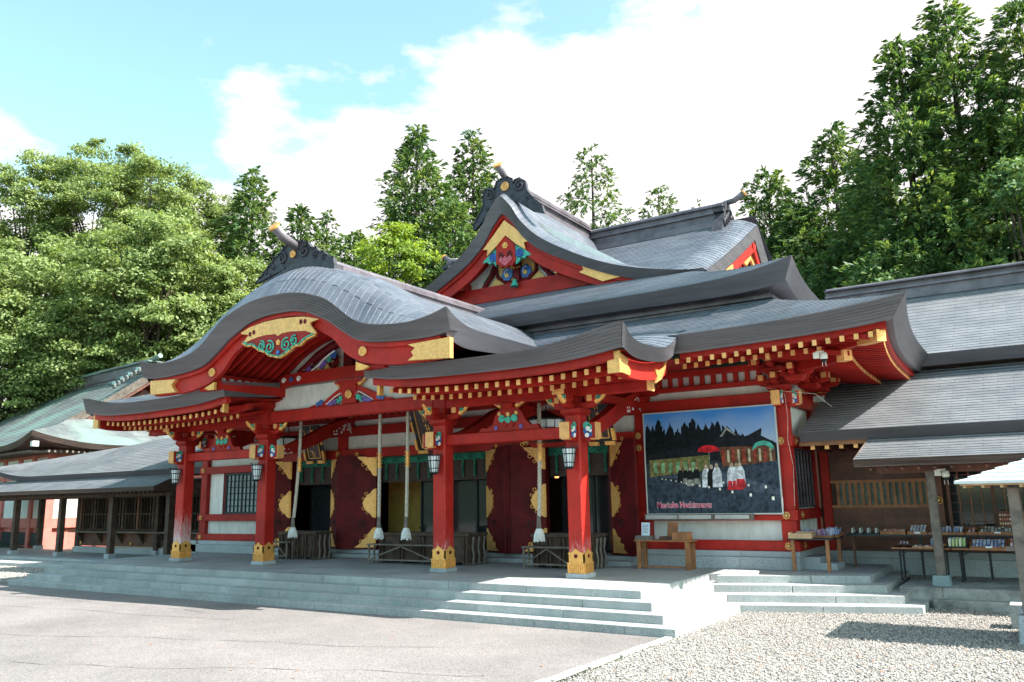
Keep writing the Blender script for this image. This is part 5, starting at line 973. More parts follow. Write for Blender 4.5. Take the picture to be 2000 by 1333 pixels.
# ------------------------------------------------------------------ things in front of the hall
def wall_lantern(x, label):
    t = thing('wall_lantern', label, 'lantern', (x, -.34, 2.52), 'iron lanterns on the porch pillars'); z0, z1, r0, r1 = 2.32, 2.72, .10, .155; cx, cy = x, -.36
    mb = MB(); ring = lambda r_, z: [(cx+r_*math.cos(a), cy+r_*math.sin(a), z) for a in lin(R(30), R(390), 7)]
    mb.tube([(cx, cy, z0), (cx, cy, z1)], [r0*.93, r1*.93], 6); mb.build('paper_shade', PANE, t)
    A, B = ring(r0, z0), ring(r1, z1)
    for i in range(6): m2 = MB(); m2.beam(A[i], B[i], .014, .014); m2.build('frame_bar', DARKM, t)
    mid = [Vector(a).lerp(Vector(b_), .5) for a, b_ in zip(ring(r0, z0), ring(r1, z1))]
    for i in range(6): m2 = MB(); m2.beam((A[i]+0*Vector(A[i])) if False else (Vector(A[i])+Vector(A[i+1]))/2, (Vector(B[i])+Vector(B[i+1]))/2, .009, .009); m2.build('frame_bar', DARKM, t)
    for r_, z in ((r1+.018, z1), (r0+.008, z0), (r0+.7*(r1-r0), z0+.7*(z1-z0)), (r0+.25*(r1-r0), z0+.25*(z1-z0))): m2 = MB(); m2.tube(ring(r_, z), .012, 5); m2.build('frame_ring', DARKM, t)
    mb = MB()
    for i in range(6): mb.tube([B[i], Vector(B[i])+Vector((B[i][0]-cx, B[i][1]-cy, .25))*.25], .012, 5)
    mb.tube([(cx, cy, z0-.05), (cx, cy, z0)], [.05, .11], 6); mb.beam((cx, cy+.1, z1-.02), (cx, -.19, z1-.02), .03, .04); mb.build('bracket', DARKM, t, kind='stuff')
    return t
for x, l_ in ((-PB, 'iron lantern with white panes on the leftmost porch pillar with the bleached foot'), (-PA, 'iron lantern with white panes on the second porch pillar from the left'), (PA, 'iron lantern with white panes on the second porch pillar from the right'), (PB, 'largest iron lantern with white panes, on the rightmost porch pillar nearest the poster')): wall_lantern(x, l_)
def bell_rope(x, y, ztop, label, lean=0):
    t = thing('bell_rope', label, 'bell rope', (x, y, .72), 'bell ropes hanging before the doors'); P_ = [(x-lean*(1-i/14)**1.5, y, .98+(ztop-.98)*i/14) for i in range(15)]
    zc = 2.75
    for k in range(3):
        n_ = 110; m2 = MB(); pts = []
        for i in range(n_):
            z = 1.25+(ztop-1.25)*i/(n_-1); a = z*26+k*2.094; xx_ = x-lean*(max(0, 1-(z-.98)/2.5))**1.5; pts.append((xx_+.026*math.cos(a), y+.026*math.sin(a), z))
        m2.tube(pts, .027, 5); m2.build('rope_strand', ROPE, t, smooth=True)
    m2 = MB(); m2.tube([(x-lean, y, .95), (x-lean, y, 1.28)], [.062, .045], 10); m2.build('wrapped_grip', WOODG, t)
    m2 = MB(); m2.tube([(x, y, zc-.20), (x, y, zc+.20)], .05, 12); b_ = m2.build('brass_collar', GOLD, t)
    for j in range(5): m3 = MB(); z = zc-.18+j*.09; m3.tube([(x, y, z-.008), (x, y, z+.008)], .088, 14); m3.build('brass_disc', GOLDR, b_)
    m2 = MB(); rr = random.Random(int(x*9)); m2.tube([(x-lean, y, .76), (x-lean, y, .90), (x-lean, y, .98)], [.115, .10, .06], 12); m2.build('tassel_core', TASS, t)
    m2 = MB()
    for j in range(26): a = j*2*math.pi/26; m2.tube([(x-lean+.055*math.cos(a), y+.055*math.sin(a), .97), (x-lean+.105*math.cos(a), y+.105*math.sin(a), .85), (x-lean+.125*math.cos(a), y+.125*math.sin(a), .70+rr.uniform(-.03, .03))], .014, 4)
    m2.build('tassel_cords', TASS, t, kind='stuff')
bell_rope(-2.70, .8, 4.2, 'bell rope with white tassel in front of the left door, partly behind the curved beam', .2)
bell_rope(.38, .8, 4.2, 'bell rope at the left edge of the centre door opening beside the dark open leaf', 0)
bell_rope(1.36, .8, 4.2, 'bell rope over the middle of the centre door, in front of the gold screen glow', .04)
bell_rope(5.42, .8, 3.9, 'bell rope with white tassel in front of the right door, below the hanging iron lantern', .08)
def offering_box(x0, x1, y0, y1, label, tbl):
    t = thing('offering_box', label, 'offering box', ((x0+x1)/2, (y0+y1)/2, 0), 'wooden offering boxes on the platform'); z1 = .76
    mb = MB(); mb.box(x0+.04, x1-.04, y0+.04, y1-.04, .14, z1); mb.build('box_body', WOODD, t)
    mb = MB(); mb.box(x0-.02, x1+.02, y0-.03, y0+.04, z1-.02, z1+.05); mb.box(x0-.02, x1+.02, y1-.04, y1+.03, z1-.02, z1+.05); mb.box(x0-.02, x0+.05, y0, y1, z1-.02, z1+.049); mb.box(x1-.05, x1+.02, y0, y1, z1-.02, z1+.049); mb.build('rim', WOODD, t)
    n_ = int((x1-x0)/.09)
    for j in range(n_): m2 = MB(); x = x0+.08+j*(x1-x0-.16)/max(1, n_-1); m2.box(x-.012, x+.012, y0+.04, y1-.04, z1, z1+.03); m2.build('grille_bar', WOODG, t)
    for j in range(5):
        x = x0+.12+j*(x1-x0-.24)/4
        for dx in (-.05, .05): m2 = MB(); m2.tube([(x+dx, y0+.0, .02), (x+dx, y0-.03, .25), (x+dx, y0+.005, .45), (x+dx, y0-.03, z1-.04)], [.035, .032, .03, .036], 6); m2.build('curved_strut', WOODD, t)
    for j in range(3): 
        y = y0+.15+j*(y1-y0-.3)/2; m2 = MB(); m2.tube([(x1-.0, y, .02), (x1+.035, y, .25), (x1-.005, y, .45), (x1+.03, y, z1-.04)], [.035, .032, .03, .036], 6); m2.build('curved_strut', WOODG, t)
    mb = MB(); mb.box(x0, x1, y0+.02, y1-.02, .08, .15); mb.build('base_rail', WOODD, t)
    for a in (x0+.1, (x0+x1)/2, x1-.1): m2 = MB(); m2.box(a-.05, a+.05, y0+.02, y1-.02, .001, .08); m2.build('foot', WOODG, t)
    if tbl:
        xa, xb = tbl; k = thing('narrow_bench', label.replace('offering box', 'bench').replace('large ', '').split(' before')[0]+' standing in front of the offering box before'+label.split(' before')[1], 'bench', ((xa+xb)/2, y0-.3, 0), 'narrow benches in front of the offering boxes')
        mb = MB(); mb.box(xa, xb, y0-.42, y0-.12, .50, .53); mb.build('bench_top', WOODG, k)
        for a in (xa+.05, xb-.05): m2 = MB(); m2.box(a-.02, a+.02, y0-.40, y0-.36, 0.001, .50); m2.build('leg', WOODG, k); m2 = MB(); m2.box(a-.02, a+.02, y0-.18, y0-.14, 0.001, .50); m2.build('leg', WOODG, k)
        m2 = MB(); m2.box(xa+.05, xb-.05, y0-.39, y0-.37, .10, .14); m2.build('stretcher', WOODG, k)
        m2 = MB(); m2.beam((xa+.07, y0-.40, .12), ((xa+xb)/2, y0-.40, .48), .02, .03); m2.beam((xb-.07, y0-.40, .12), ((xa+xb)/2, y0-.40, .48), .02, .03); m2.build('diagonal_brace', WOODG, k)
offering_box(-4.55, -2.95, 1.75, 2.45, 'dark wooden offering box before the left door', (-4.7, -3.7))
offering_box(-.35, 2.75, 1.6, 2.4, 'large dark wooden offering box before the centre door', (-.4, 2.0))
offering_box(4.55, 6.25, 1.75, 2.45, 'dark wooden offering box before the right door', (4.5, 5.9))
def plaque(x, y, z0, z1, w, label, tilt=.35):
    t = thing('name_plaque', label, 'plaque', (x, y, z0), 'framed plaques under the porch roof')
    def q(u, v, d): return (x+u, y-tilt*(v-z0)/(z1-z0)-d, v)
    def sl_(u0, u1, v0, v1, d0, d1, mt, nm):
        m2 = MB(); m2.hexa([q(u0, v0, d0), q(u1, v0, d0), q(u1, v0, d1), q(u0, v0, d1)], [q(u0, v1, d0), q(u1, v1, d0), q(u1, v1, d1), q(u0, v1, d1)]); return m2.build(nm, mt, t)
    h = w/2; sl_(-h, h, z0, z1, 0, .04, DARKM, 'back_board'); sl_(-h*.62, h*.62, z0+.14, z1-.14, .04, .06, mat('dark_lacquer', (.03, .012, .01), .3, 0, .3, 5, 0), 'panel')
    for s_ in (-1, 1):
        sl_(s_*h*.64-.012, s_*h*.64+.012, z0+.14, z1-.14, .05, .08, GOLD, 'inner_gilt_line')
        sl_(s_*h-.05, s_*h+.03, z0+.08, z0+.36, .02, .10, GOLD, 'gilt_corner'); sl_(min(s_*h*.25, s_*h), max(s_*h*.25, s_*h), z0-.03, z0+.06, .02, .10, GOLD, 'gilt_corner'); sl_(s_*h-.04, s_*h+.02, z0+.55, z0+.85, .02, .08, GOLD, 'gilt_side_fitting')
    sl_(-h*.62, h*.62, z0+.13, z0+.155, .05, .08, GOLD, 'inner_gilt_line')
    rr = random.Random(3)
    for j in range(3):
        for k_ in range(5): u = rr.uniform(-.1, .1); v = z0+.30+j*.35+rr.uniform(-.1, .1); sl_(u-.07, u+.07, v-.01, v+.01, .06, .07, GOLDR, 'brush_stroke') if k_ % 2 else sl_(u-.01, u+.01, v-.08, v+.08, .06, .072, GOLDR, 'brush_stroke')
plaque(-4.32, 3.05, 2.92, 4.1, .82, 'gold framed dark plaque hanging above the left door')
plaque(.95, 2.4, 3.0, 4.3, .95, 'tilted gold framed plaque behind the second pillar from the right, above the centre door', .5)
plaque(6.35, 2.3, 2.95, 3.9, .7, 'gold framed plaque peeking out behind the rightmost porch pillar', .3)
# iron lantern hanging behind the porch beam
t = thing('hanging_lantern', 'wide black iron lantern hanging behind the right porch beam above the bell rope', 'lantern', (5.2, 1.5, 3.2))
hexr = lambda r_, z: [(5.2+r_*math.cos(a), 1.5+r_*math.sin(a), z) for a in lin(0, 2*math.pi, 7)]
mb = MB(); mb.tube([(5.2, 1.5, 3.12), (5.2, 1.5, 3.55)], [.40, .48], 6); mb.build('pane_box', PANE, t)
for i in range(6):
    for f in (0, .5): m2 = MB(); a = Vector(hexr(.41, 3.10)[i]).lerp(Vector(hexr(.41, 3.10)[i+1]), f); b_ = Vector(hexr(.49, 3.57)[i]).lerp(Vector(hexr(.49, 3.57)[i+1]), f); m2.beam(a, b_, .022, .022); m2.build('frame_bar', DARKM, t)
for r_, z, q in ((.42, 3.10, .03), (.50, 3.57, .03), (.46, 3.35, .012)): m2 = MB(); m2.tube(hexr(r_, z), q, 5); m2.build('frame_ring', DARKM, t)
m2 = MB(); m2.tube([(5.2, 1.5, 3.57), (5.2, 1.5, 3.68), (5.2, 1.5, 3.8)], [.62, .30, .05], 6); m2.tube([(5.2, 1.5, 3.04), (5.2, 1.5, 3.10)], [.50, .44], 6); m2.build('hood', DARKM, t, kind='stuff')
m2 = MB(); m2.tube([(5.2, 1.5, 3.75), (5.2, 1.5, 4.6)], .012, 5); m2.build('chain', DARKM, t)
t = thing('hanging_lantern', 'black iron lantern under the left end of the porch roof, between the two left pillars', 'lantern', (-4.0, 1.5, 3.2))
mb = MB(); mb.tube([(-4.0, 1.5, 3.3), (-4.0, 1.5, 3.6)], [.36, .42], 6); mb.build('pane_box', PANE, t)
hexr = lambda r_, z: [(-4.0+r_*math.cos(a), 1.5+r_*math.sin(a), z) for a in lin(0, 2*math.pi, 7)]
for i in range(6): m2 = MB(); m2.beam(hexr(.38, 3.28)[i], hexr(.44, 3.62)[i], .03, .03); m2.build('frame_bar', DARKM, t)
for r_, z, q in ((.39, 3.28, .03), (.45, 3.62, .04)): m2 = MB(); m2.tube(hexr(r_, z), q, 5); m2.build('frame_ring', DARKM, t)
m2 = MB(); m2.tube([(-4.0, 1.5, 3.62), (-4.0, 1.5, 4.5)], .012, 5); m2.build('chain', DARKM, t)

# ------------------------------------------------------------------ poster
PX0, PX1, PZ0, PZ1 = 7.05, 10.32, 1.24, 3.70; PY = 3.20
t = thing('poster', 'large framed photo poster of a night wedding procession with a red umbrella, lettered in pink', 'poster', (8.7, PY, PZ0))
def fm(name, c, e=0): return mat(name, tuple(q_*1.05 for q_ in c), .5, 0, .35, 9, 0, spec=.12)
mb = MB(); mb.box(PX0, PX1, PY, PY+.03, PZ0, PZ1); mb.build('backing_panel', fm('print_slate', (.035, .045, .060)), t)
mb = MB(); 
for a in ((PX0-.02, PX0+.01, PZ0-.02, PZ1+.02), (PX1-.01, PX1+.02, PZ0-.02, PZ1+.02)): mb.box(a[0], a[1], PY-.015, PY+.04, a[2], a[3])
mb.box(PX0+.01, PX1-.01, PY-.015, PY+.04, PZ0-.02, PZ0+.01); mb.box(PX0+.01, PX1-.01, PY-.015, PY+.04, PZ1-.01, PZ1+.02); mb.build('thin_frame', mat('pale_metal', (.5, .5, .5), .4, .3, .05, 5, 0), t)
lay = [0]
def pr(poly, mt, nm):
    lay[0] += 1; y = PY-.0004*lay[0]-.001; W_, H_ = PX1-PX0, PZ1-PZ0
    m2 = MB(); m2.add([(PX0+p[0]*W_, y, PZ1-p[1]*H_) for p in poly], [tuple(range(len(poly)))]); return m2.build(nm, mt, t)
SKYP = bpy.data.materials.new('print_sky'); SKYP.use_nodes = True; n, l, b = nd(SKYP); g = n.new('ShaderNodeNewGeometry'); s = n.new('ShaderNodeSeparateXYZ'); l.new(g.outputs['Position'], s.inputs[0])
q = n.new('ShaderNodeTexNoise'); q.inputs['Scale'].default_value = 1.6; q.inputs['Detail'].default_value = 4; l.new(g.outputs['Position'], q.inputs['Vector'])
a_ = n.new('ShaderNodeMath'); a_.operation = 'MULTIPLY_ADD'; l.new(s.outputs[2], a_.inputs[0]); a_.inputs[1].default_value = .75; a_.inputs[2].default_value = -2.25; c_ = n.new('ShaderNodeMath'); c_.operation = 'MULTIPLY_ADD'; l.new(q.outputs[0], c_.inputs[0]); c_.inputs[1].default_value = .5; l.new(a_.outputs[0], c_.inputs[2])
r = n.new('ShaderNodeValToRGB'); r.color_ramp.elements[0].color = (.34, .42, .56, 1); r.color_ramp.elements[1].color = (.05, .22, .60, 1); r.color_ramp.elements[0].position = .1; r.color_ramp.elements[1].position = .75; l.new(c_.outputs[0], r.inputs[0]); l.new(r.outputs[0], b.inputs['Base Color']); b.inputs['Roughness'].default_value = .5; b.inputs['Specular IOR Level'].default_value = .15
pr([(0, 0), (1, 0), (1, .42), (0, .42)], SKYP, 'printed_sky')
rr = random.Random(11); tl = [(0, .42)]
xx_ = 0
for xc, hh in ((.03, .10), (.07, .12), (.12, .06), (.16, .15), (.21, .10), (.27, .16), (.33, .10), (.39, .06), (.43, .12), (.49, .13), (.54, .12), (.58, .10), (.62, .15), (.66, .20), (.71, .20), (.76, .24), (.82, .30), (.9, .31), (.97, .32)):
    wd = rr.uniform(.014, .03)
    for k_ in range(13): f = k_/12; tl.append((xc-wd+2*wd*f+rr.uniform(-.004, .004), hh+rr.uniform(.05, .08)*abs(f-.5)**.7*1.6+rr.uniform(-.010, .010)))
tl += [(1, .36), (1, .45), (0, .45)]; tl = [(min(1, max(0, a)), b_) for a, b_ in tl]
pr(tl, fm('print_trees', (.006, .010, .014)), 'printed_trees')
pr([(0, .42), (.5, .33), (.56, .31), (.63, .20), (.65, .17), (.70, .25), (.77, .28), (.80, .27), (.88, .22), (.90, .21), (.89, .28), (1, .36), (1, .5), (.4, .5), (0, .5)], fm('print_roof', (.012, .014, .020)), 'printed_roofs')
pr([(.59, .27), (.645, .18), (.71, .26), (.70, .265), (.645, .205), (.61, .27)], fm('print_gable', (.30, .30, .28)), 'printed_gable')
pr([(.03, .47), (.5, .44), (.5, .62), (.03, .66)], fm('print_lit_hall', (.16, .17, .06)), 'printed_gallery')
pr([(.58, .37), (.98, .38), (.98, .53), (.60, .56)], fm('print_lit_porch', (.15, .06, .035)), 'printed_porch')
for k_ in range(8): x = .04+.06*k_; pr([(x, .47), (x+.012, .47), (x+.012, .63), (x, .63)], fm('print_post', (.30, .17, .08)), 'printed_post')
for k_ in range(6): x = .05+.06*k_; pr([(x+.015, .50), (x+.045, .50), (x+.045, .60), (x+.015, .60)], fm('print_glow', (.22, .40, .20)), 'printed_window')
for k_ in range(10): x = .60+.038*k_; pr([(x, .40), (x+.016, .40), (x+.016, .52), (x, .52)], fm('print_white', (.45, .40, .26)) if k_ % 2 else fm('print_red', (.35, .05, .03)), 'printed_panel')
pr([(.82, .42)]+[(.90+.075*math.cos(a), .40-.07*math.sin(a)) for a in lin(math.pi, 0, 12)]+[(.97, .42), (.93, .38), (.90, .37), (.86, .38)], fm('print_teal', (.08, .38, .30)), 'printed_karahafu')
pr([(0, .64), (.55, .58), (1, .52), (1, 1), (0, 1)], GRAV if False else fm('print_gravel', (.040, .055, .080)), 'printed_ground')
pr([(.12, .64), (.6, .60), (1, .78), (1, .83), (.8, .80), (.4, .68)], fm('print_path', (.075, .095, .135)), 'printed_path')
pr([(.50+.08*math.cos(a), .40-.055*math.sin(a)) for a in lin(math.pi, 0, 14)]+[(.58, .405), (.50, .418), (.42, .405)], fm('print_umbrella', (.62, .02, .03)), 'printed_umbrella')
pr([(.503, .41), (.507, .41), (.507, .60), (.503, .60)], fm('print_white2', (.4, .38, .32)), 'printed_pole')
def fig(x, z, h, mt, legs=None):
    w = h*.16; pr([(x-w, z), (x-w*.9, z-h*.6), (x-w*.45, z-h*.82), (x+w*.45, z-h*.82), (x+w*.9, z-h*.6), (x+w, z)], mt, 'printed_robe'); pr([(x+w*.35*math.cos(a), z-h*.89+h*.10*math.sin(a)) for a in lin(0, 5.6, 8)], fm('print_skin', (.45, .33, .25)), 'printed_head')
    if legs: pr([(x-w*1.05, z+h*.08), (x-w*.8, z-h*.28), (x+w*.8, z-h*.28), (x+w*1.1, z+h*.08)], legs, 'printed_skirt')
bk = fm('print_black', (.012, .012, .016)); wh = fm('print_robe_white', (.62, .64, .70)); rd = fm('print_skirt_red', (.55, .03, .04)); gr = fm('print_robe_grey', (.25, .26, .22))
for x, z, h, m_, lg in ((.275, .70, .15, bk, None), (.315, .70, .15, bk, gr), (.35, .72, .17, bk, gr), (.40, .71, .17, bk, gr), (.475, .75, .22, wh, None), (.515, .76, .23, bk, None), (.555, .75, .23, wh, None), (.665, .76, .24, wh, rd), (.70, .76, .24, wh, rd), (.725, .74, .22, wh, rd)): fig(x, z, h, m_, lg)
cd_ = mat('print_candle', (.9, .86, .75), .5, 0, .02, 5, 0)
for x, z, s_ in ((.13, .66, .006), (.16, .665, .006), (.20, .675, .007), (.24, .685, .007), (.28, .695, .007), (.32, .71, .008), (.365, .72, .009), (.42, .735, .01), (.49, .75, .01), (.57, .77, .012), (.66, .80, .013), (.79, .83, .015), (.945, .865, .017), (.60, .71, .009), (.78, .74, .011), (.90, .76, .013), (.45, .69, .007)):
    s_ *= .72; pr([(x-s_*.75, z-s_*1.5), (x+s_*.75, z-s_*1.5), (x+s_*.75, z+s_*1.2), (x-s_*.75, z+s_*1.2)], cd_, 'printed_candle')
def text3(body, pos, size, mt, nm, parent, off=.0, y=None):
    cu = bpy.data.curves.new(nm, 'FONT'); cu.body = body; cu.size = size; cu.offset = off; cu.extrude = .0005
    o = bpy.data.objects.new(nm, cu); COL.objects.link(o); o.rotation_euler = (math.pi/2, 0, 0); bpy.context.view_layer.update()
    me = bpy.data.meshes.new_from_object(o.evaluated_get(bpy.context.evaluated_depsgraph_get())); me.materials.clear(); me.materials.append(mt)
    w = max(v.co.x for v in me.vertices)-min(v.co.x for v in me.vertices)
    bpy.data.objects.remove(o); p = bpy.data.objects.new(nm, me); COL.objects.link(p); p.parent = parent; p.rotation_euler = (math.pi/2, 0, 0); p.location = Vector(pos)-wl(parent); return p, w
ow, w_ = text3('Morioka Hachimangu', (PX0+.26, PY-.036, PZ0+.15), .19, WPAINT, 'poster_lettering_outline', t, .010)
p2, w2 = text3('Morioka Hachimangu', (PX0+.26, PY-.040, PZ0+.15), .19, fm('print_pink', (.80, .10, .22)), 'poster_lettering', t, .004)
for o_ in (ow, p2): o_.scale = (1.36/w2, 1, 1)
mb = MB(); mb.box(7.0, 9.68, 3.10, 3.19, 1.10, 1.235); pb = mb.build('poster_ledge', WOODG)
lab(pb, 'weathered wooden ledge box under the left part of the poster', 'ledge')
mb = MB()
for a in (7.04, 7.88, 8.78): mb.box(a, a+.80, 3.085, 3.10, 1.125, 1.215)
mb.build('grey_panel', mat('grey_panel', (.45, .43, .42), .6, 0, .1, 3, 0), pb, kind='stuff')

# ------------------------------------------------------------------ tables and goods
def wtable(x0, x1, y0, y1, h, label, mt, lm, z0=.001, group=None, lw=.05, low=True):
    t = thing('wooden_table', label, 'table', ((x0+x1)/2, (y0+y1)/2, z0), group); mb = MB(); mb.box(x0, x1, y0, y1, z0+h-.03, z0+h); mb.build('tabletop', mt, t)
    for a in (x0+.1, x1-.1):
        for b_ in (y0+.06, y1-.06): m2 = MB(); m2.box(a-lw/2, a+lw/2, b_-lw/2, b_+lw/2, z0, z0+h-.03); m2.build('leg', lm, t)
    if low: m2 = MB(); m2.box(x0+.1, x1-.1, y0+.04, y0+.08, z0+.04, z0+.08); m2.build('stretcher', lm, t)
    return t
wtable(7.02, 8.42, 2.35, 2.8, .66, 'plain brown wooden table below the poster', WOODO, WOODO, lw=.09)
t = thing('notice_stand', 'small white notice card on a wooden block at the left end of the table', 'notice', (7.2, 2.5, .66)); mb = MB(); mb.box(7.03, 7.45, 2.4, 2.62, .661, .76); mb.build('wood_block', WOODG, t); mb = MB(); mb.hexa([(7.18, 2.45, .761), (7.38, 2.45, .761), (7.38, 2.47, .761), (7.18, 2.47, .761)], [(7.17, 2.50, 1.06), (7.38, 2.50, 1.06), (7.38, 2.52, 1.06), (7.17, 2.52, 1.06)]); mb.build('notice_card', mat('card', (.62, .72, .82), .5, 0, .05, 3, 0), t)
for k_ in range(6): m2 = MB(); z = .82+k_*.035; m2.box(7.2, 7.35, 2.4498+(z-.761)*.165-.003, 2.4498+(z-.761)*.165, z, z+.008); m2.build('text_line', DARKM, t)
o = MB(); o.box(7.95, 8.35, 2.42, 2.70, .661, .84); o = o.build('donation_box', WOODO, bevel=.006); lab(o, 'light brown wooden collection box at the right end of the table', 'box')
o = MB(); o.box(7.62, 7.98, 2.45, 2.70, .661, .74); o = o.build('pen_tray', WOODR); lab(o, 'low dark wooden tray next to the light brown box', 'tray')
o = MB(); o.hexa([(7.75, 2.62, .741), (8.0, 2.62, .741), (8.0, 2.65, .741), (7.75, 2.65, .741)], [(7.75, 2.72, 1.06), (8.0, 2.72, 1.06), (8.0, 2.75, 1.06), (7.75, 2.75, 1.06)]); o = o.build('wooden_notice_board', WOODO); lab(o, 'upright brown wooden board leaning behind the collection box', 'board')

# ------------------------------------------------------------------ right wing
RW = thing('side_wing', 'brown timber wing with grey two tier copper roof joined to the right of the hall', 'wing building', (10.8, 5.7, -.2))
def WP(mb, nm, m_, **k): return mb.build(nm, m_, RW, **k)
def slope(x0, x1, y0, z0, y1, z1, sag=.12, nc=16): return lambda u, v: (x0(v)+(x1-x0(v))*u if callable(x0) else x0+(x1-x0)*u, y0+(y1-y0)*v, z0+(z1-z0)*v-sag*math.sin(math.pi*v))
mb = MB(); courses(mb, slope(10.75, 24, 3.5, 3.05, 7.6, 4.80, .10), lin(0, 1, 22), lin(0, 1, 23), lambda p: p[0]+20); WP(mb, 'lower_roof', COPW)
mb = MB(); courses(mb, slope(10.3, 24, 7.0, 5.09, 11, 7.55, .16), lin(0, 1, 22), lin(0, 1, 23), lambda p: p[0]+20); mb.grid([[(10.3, 11, 7.5), (10.3, 15, 5.1)], [(24, 11, 7.5), (24, 15, 5.1)]]); WP(mb, 'upper_roof', COPW)
mb = MB(); courses(mb, slope(lambda v: 12.05+.14*v, 24, 2.42, 2.34, 3.7, 2.86, .04), lin(0, 1, 22), lin(0, 1, 10), lambda p: p[0]+20); WP(mb, 'pent_roof', COPW)
mb = MB(); xs = lin(10.75, 24, 20); fascia(mb, [(x, 3.5, 3.055) for x in xs], [(x, 3.58, 2.83) for x in xs], lambda i: (0, -1, 0), 6)
fascia(mb, [(10.3+(x-10.75)*1.034, 7.0, 5.10) for x in xs], [(10.3+(x-10.75)*1.034, 7.1, 4.80) for x in xs], lambda i: (0, -1, 0), 6); WP(mb, 'eave_edge', FAS)
mb = MB(); xs = lin(12.05, 24, 20); fascia(mb, [(x, 2.42, 2.35) for x in xs], [(x, 2.48, 2.19) for x in xs], lambda i: (0, -1, 0), 4); mb.grid([[(12.05, 2.42, 2.35), (12.11, 2.48, 2.19)], [(12.19, 3.7, 2.87), (12.22, 3.7, 2.70)]], flip=True); mb.grid([[(12.07, 2.48, 2.19), (12.2, 3.7, 2.66)], [(24, 2.48, 2.19), (24, 3.7, 2.66)]]); WP(mb, 'pent_eave_edge', FASW)
mb = MB(); mb.grid([[(10.7, 3.58, 2.83), (10.7, 5.8, 2.95)], [(24, 3.58, 2.83), (24, 5.8, 2.95)]]); mb.grid([[(10.3, 7.1, 4.8), (10.3, 7.7, 4.8)], [(24, 7.1, 4.8), (24, 7.7, 4.8)]]); mb.box(10.4, 24, 7.58, 7.64, 4.5, 5.2); WP(mb, 'soffit', WOODD)
mb = MB(); mb.box(10.2, 24, 10.75, 11.25, 7.4, 7.72); mb.box(10.2, 24, 10.65, 11.35, 7.72, 7.78); mb.box(10.2, 24, 10.78, 11.22, 7.78, 7.92); mb.box(10.2, 24, 10.6, 11.4, 7.92, 7.96); mb.tube([(10.2, 11, 7.93), (24, 11, 7.93)], .16, 10); WP(mb, 'ridge', RIDG)
for j in range(12):   # rafters under the lower eave with pale caps
    x = 10.98+j*.31; mb = MB(); mb.box(x-.04, x+.04, 3.72, 5.7, 2.66, 2.76); r_ = WP(mb, 'rafter', WOODR); mb = MB(); mb.box(x-.045, x+.045, 3.70, 3.72, 2.655, 2.765); mb.build('gilt_cap', CAPG, r_)
mb = MB(); mb.box(10.7, 24, 3.64, 3.70, 2.74, 2.84); WP(mb, 'eave_board', RED if False else WOODO)
for j in range(16):
    x = 12.35+j*.30; mb = MB(); mb.beam((x, 2.58, 2.14), (x, 3.7, 2.52), .05, .06); WP(mb, 'pent_rafter', WOODR)
mb = MB(); mb.tube([(12.3, 3.42, 2.12), (24, 3.42, 2.12)], .06, 8) if False else mb.box(12.35, 24, 3.36, 3.52, 2.06, 2.2); WP(mb, 'eave_beam', WOODR)
# wall: boards laid horizontally between posts
yw = 5.75
for z0, z1 in ((.30, .56), (.565, .83), (.835, 1.08), (1.085, 1.34), (1.93, 2.14), (2.145, 2.40), (2.405, 2.60)):
    for x0, x1 in ((10.7, 12.0), (12.004, 13.1)): mb = MB(); mb.box(x0, x1, yw-.01+rg.uniform(-.006, .006), yw+.03, z0, z1); WP(mb, 'wall_board', WOODR)
mb = MB(); mb.box(10.6, 24, yw+.03, yw+.06, .2, 3.0); WP(mb, 'wall_backing', WOODD)
for z0, z1, d in ((1.30, 1.37, .06), (1.90, 1.97, .06), (2.60, 2.80, .10), (2.14, 2.22, .05), (.28, .36, .1)): mb = MB(); mb.box(10.68, 13.3, yw-d, yw+.0, z0, z1); WP(mb, 'wall_rail', WOODO if z0 in (1.30, 1.90) else WOODR)
mb = MB(); mb.box(11.0, 13.1, yw-.0, yw+.02, 1.36, 1.91) if False else mb.box(11.02, 13.0, yw+.005, yw+.028, 1.37, 1.90); WP(mb, 'green_gauze', mat('green_gauze', (.12, .19, .17), .8, 0, .25, 8, .2, 60))
for j in range(15): x = 11.04+j*.142; mb = MB(); mb.box(x-.038, x+.038, yw-.05, yw-.005, 1.365, 1.905); WP(mb, 'vent_bar', WOODO)
for x in (10.78, 13.25, 15.3): mb = MB(); mb.box(x-.1, x+.1, yw-.14, yw+.05, -.2, 2.95); WP(mb, 'wall_post', WOODR if x > 11 else RED, bevel=.01)
flower(RW, (13.25, yw-.15, 1.46), (0, -1, 0), .095, 10, GOLDR); flower(RW, (13.25, yw-.15, .42), (0, -1, 0), .07, 8, GOLDR)
mb = MB(); mb.box(13.5, 24, yw-.01, yw+.02, .86, 2.12); WP(mb, 'window_glass', GLASS)
for x in lin(13.46, 15.24, 9): w = .035 if abs((x-13.46)/.89-round((x-13.46)/.89)) < .01 else .010; mb = MB(); mb.box(x-w, x+w, yw-.06, yw-.02, .84, 2.14); WP(mb, 'window_mullion', WOODO if w < .02 else WOODR)
for j in range(6): z = .98+j*.21; mb = MB(); mb.box(13.46, 15.24, yw-.045, yw-.025, z-.008, z+.008); WP(mb, 'window_muntin', WOODR)
for z in (.84, 2.14): mb = MB(); mb.box(13.36, 15.26, yw-.08, yw-.0, z-.04, z+.04); WP(mb, 'window_rail', WOODR)
for z0, z1 in ((2.2, 2.45), (2.455, 2.7), (.3, .55), (.555, .8)): mb = MB(); mb.box(13.36, 24, yw-.02, yw+.02, z0, z1); WP(mb, 'wall_board', WOODR)
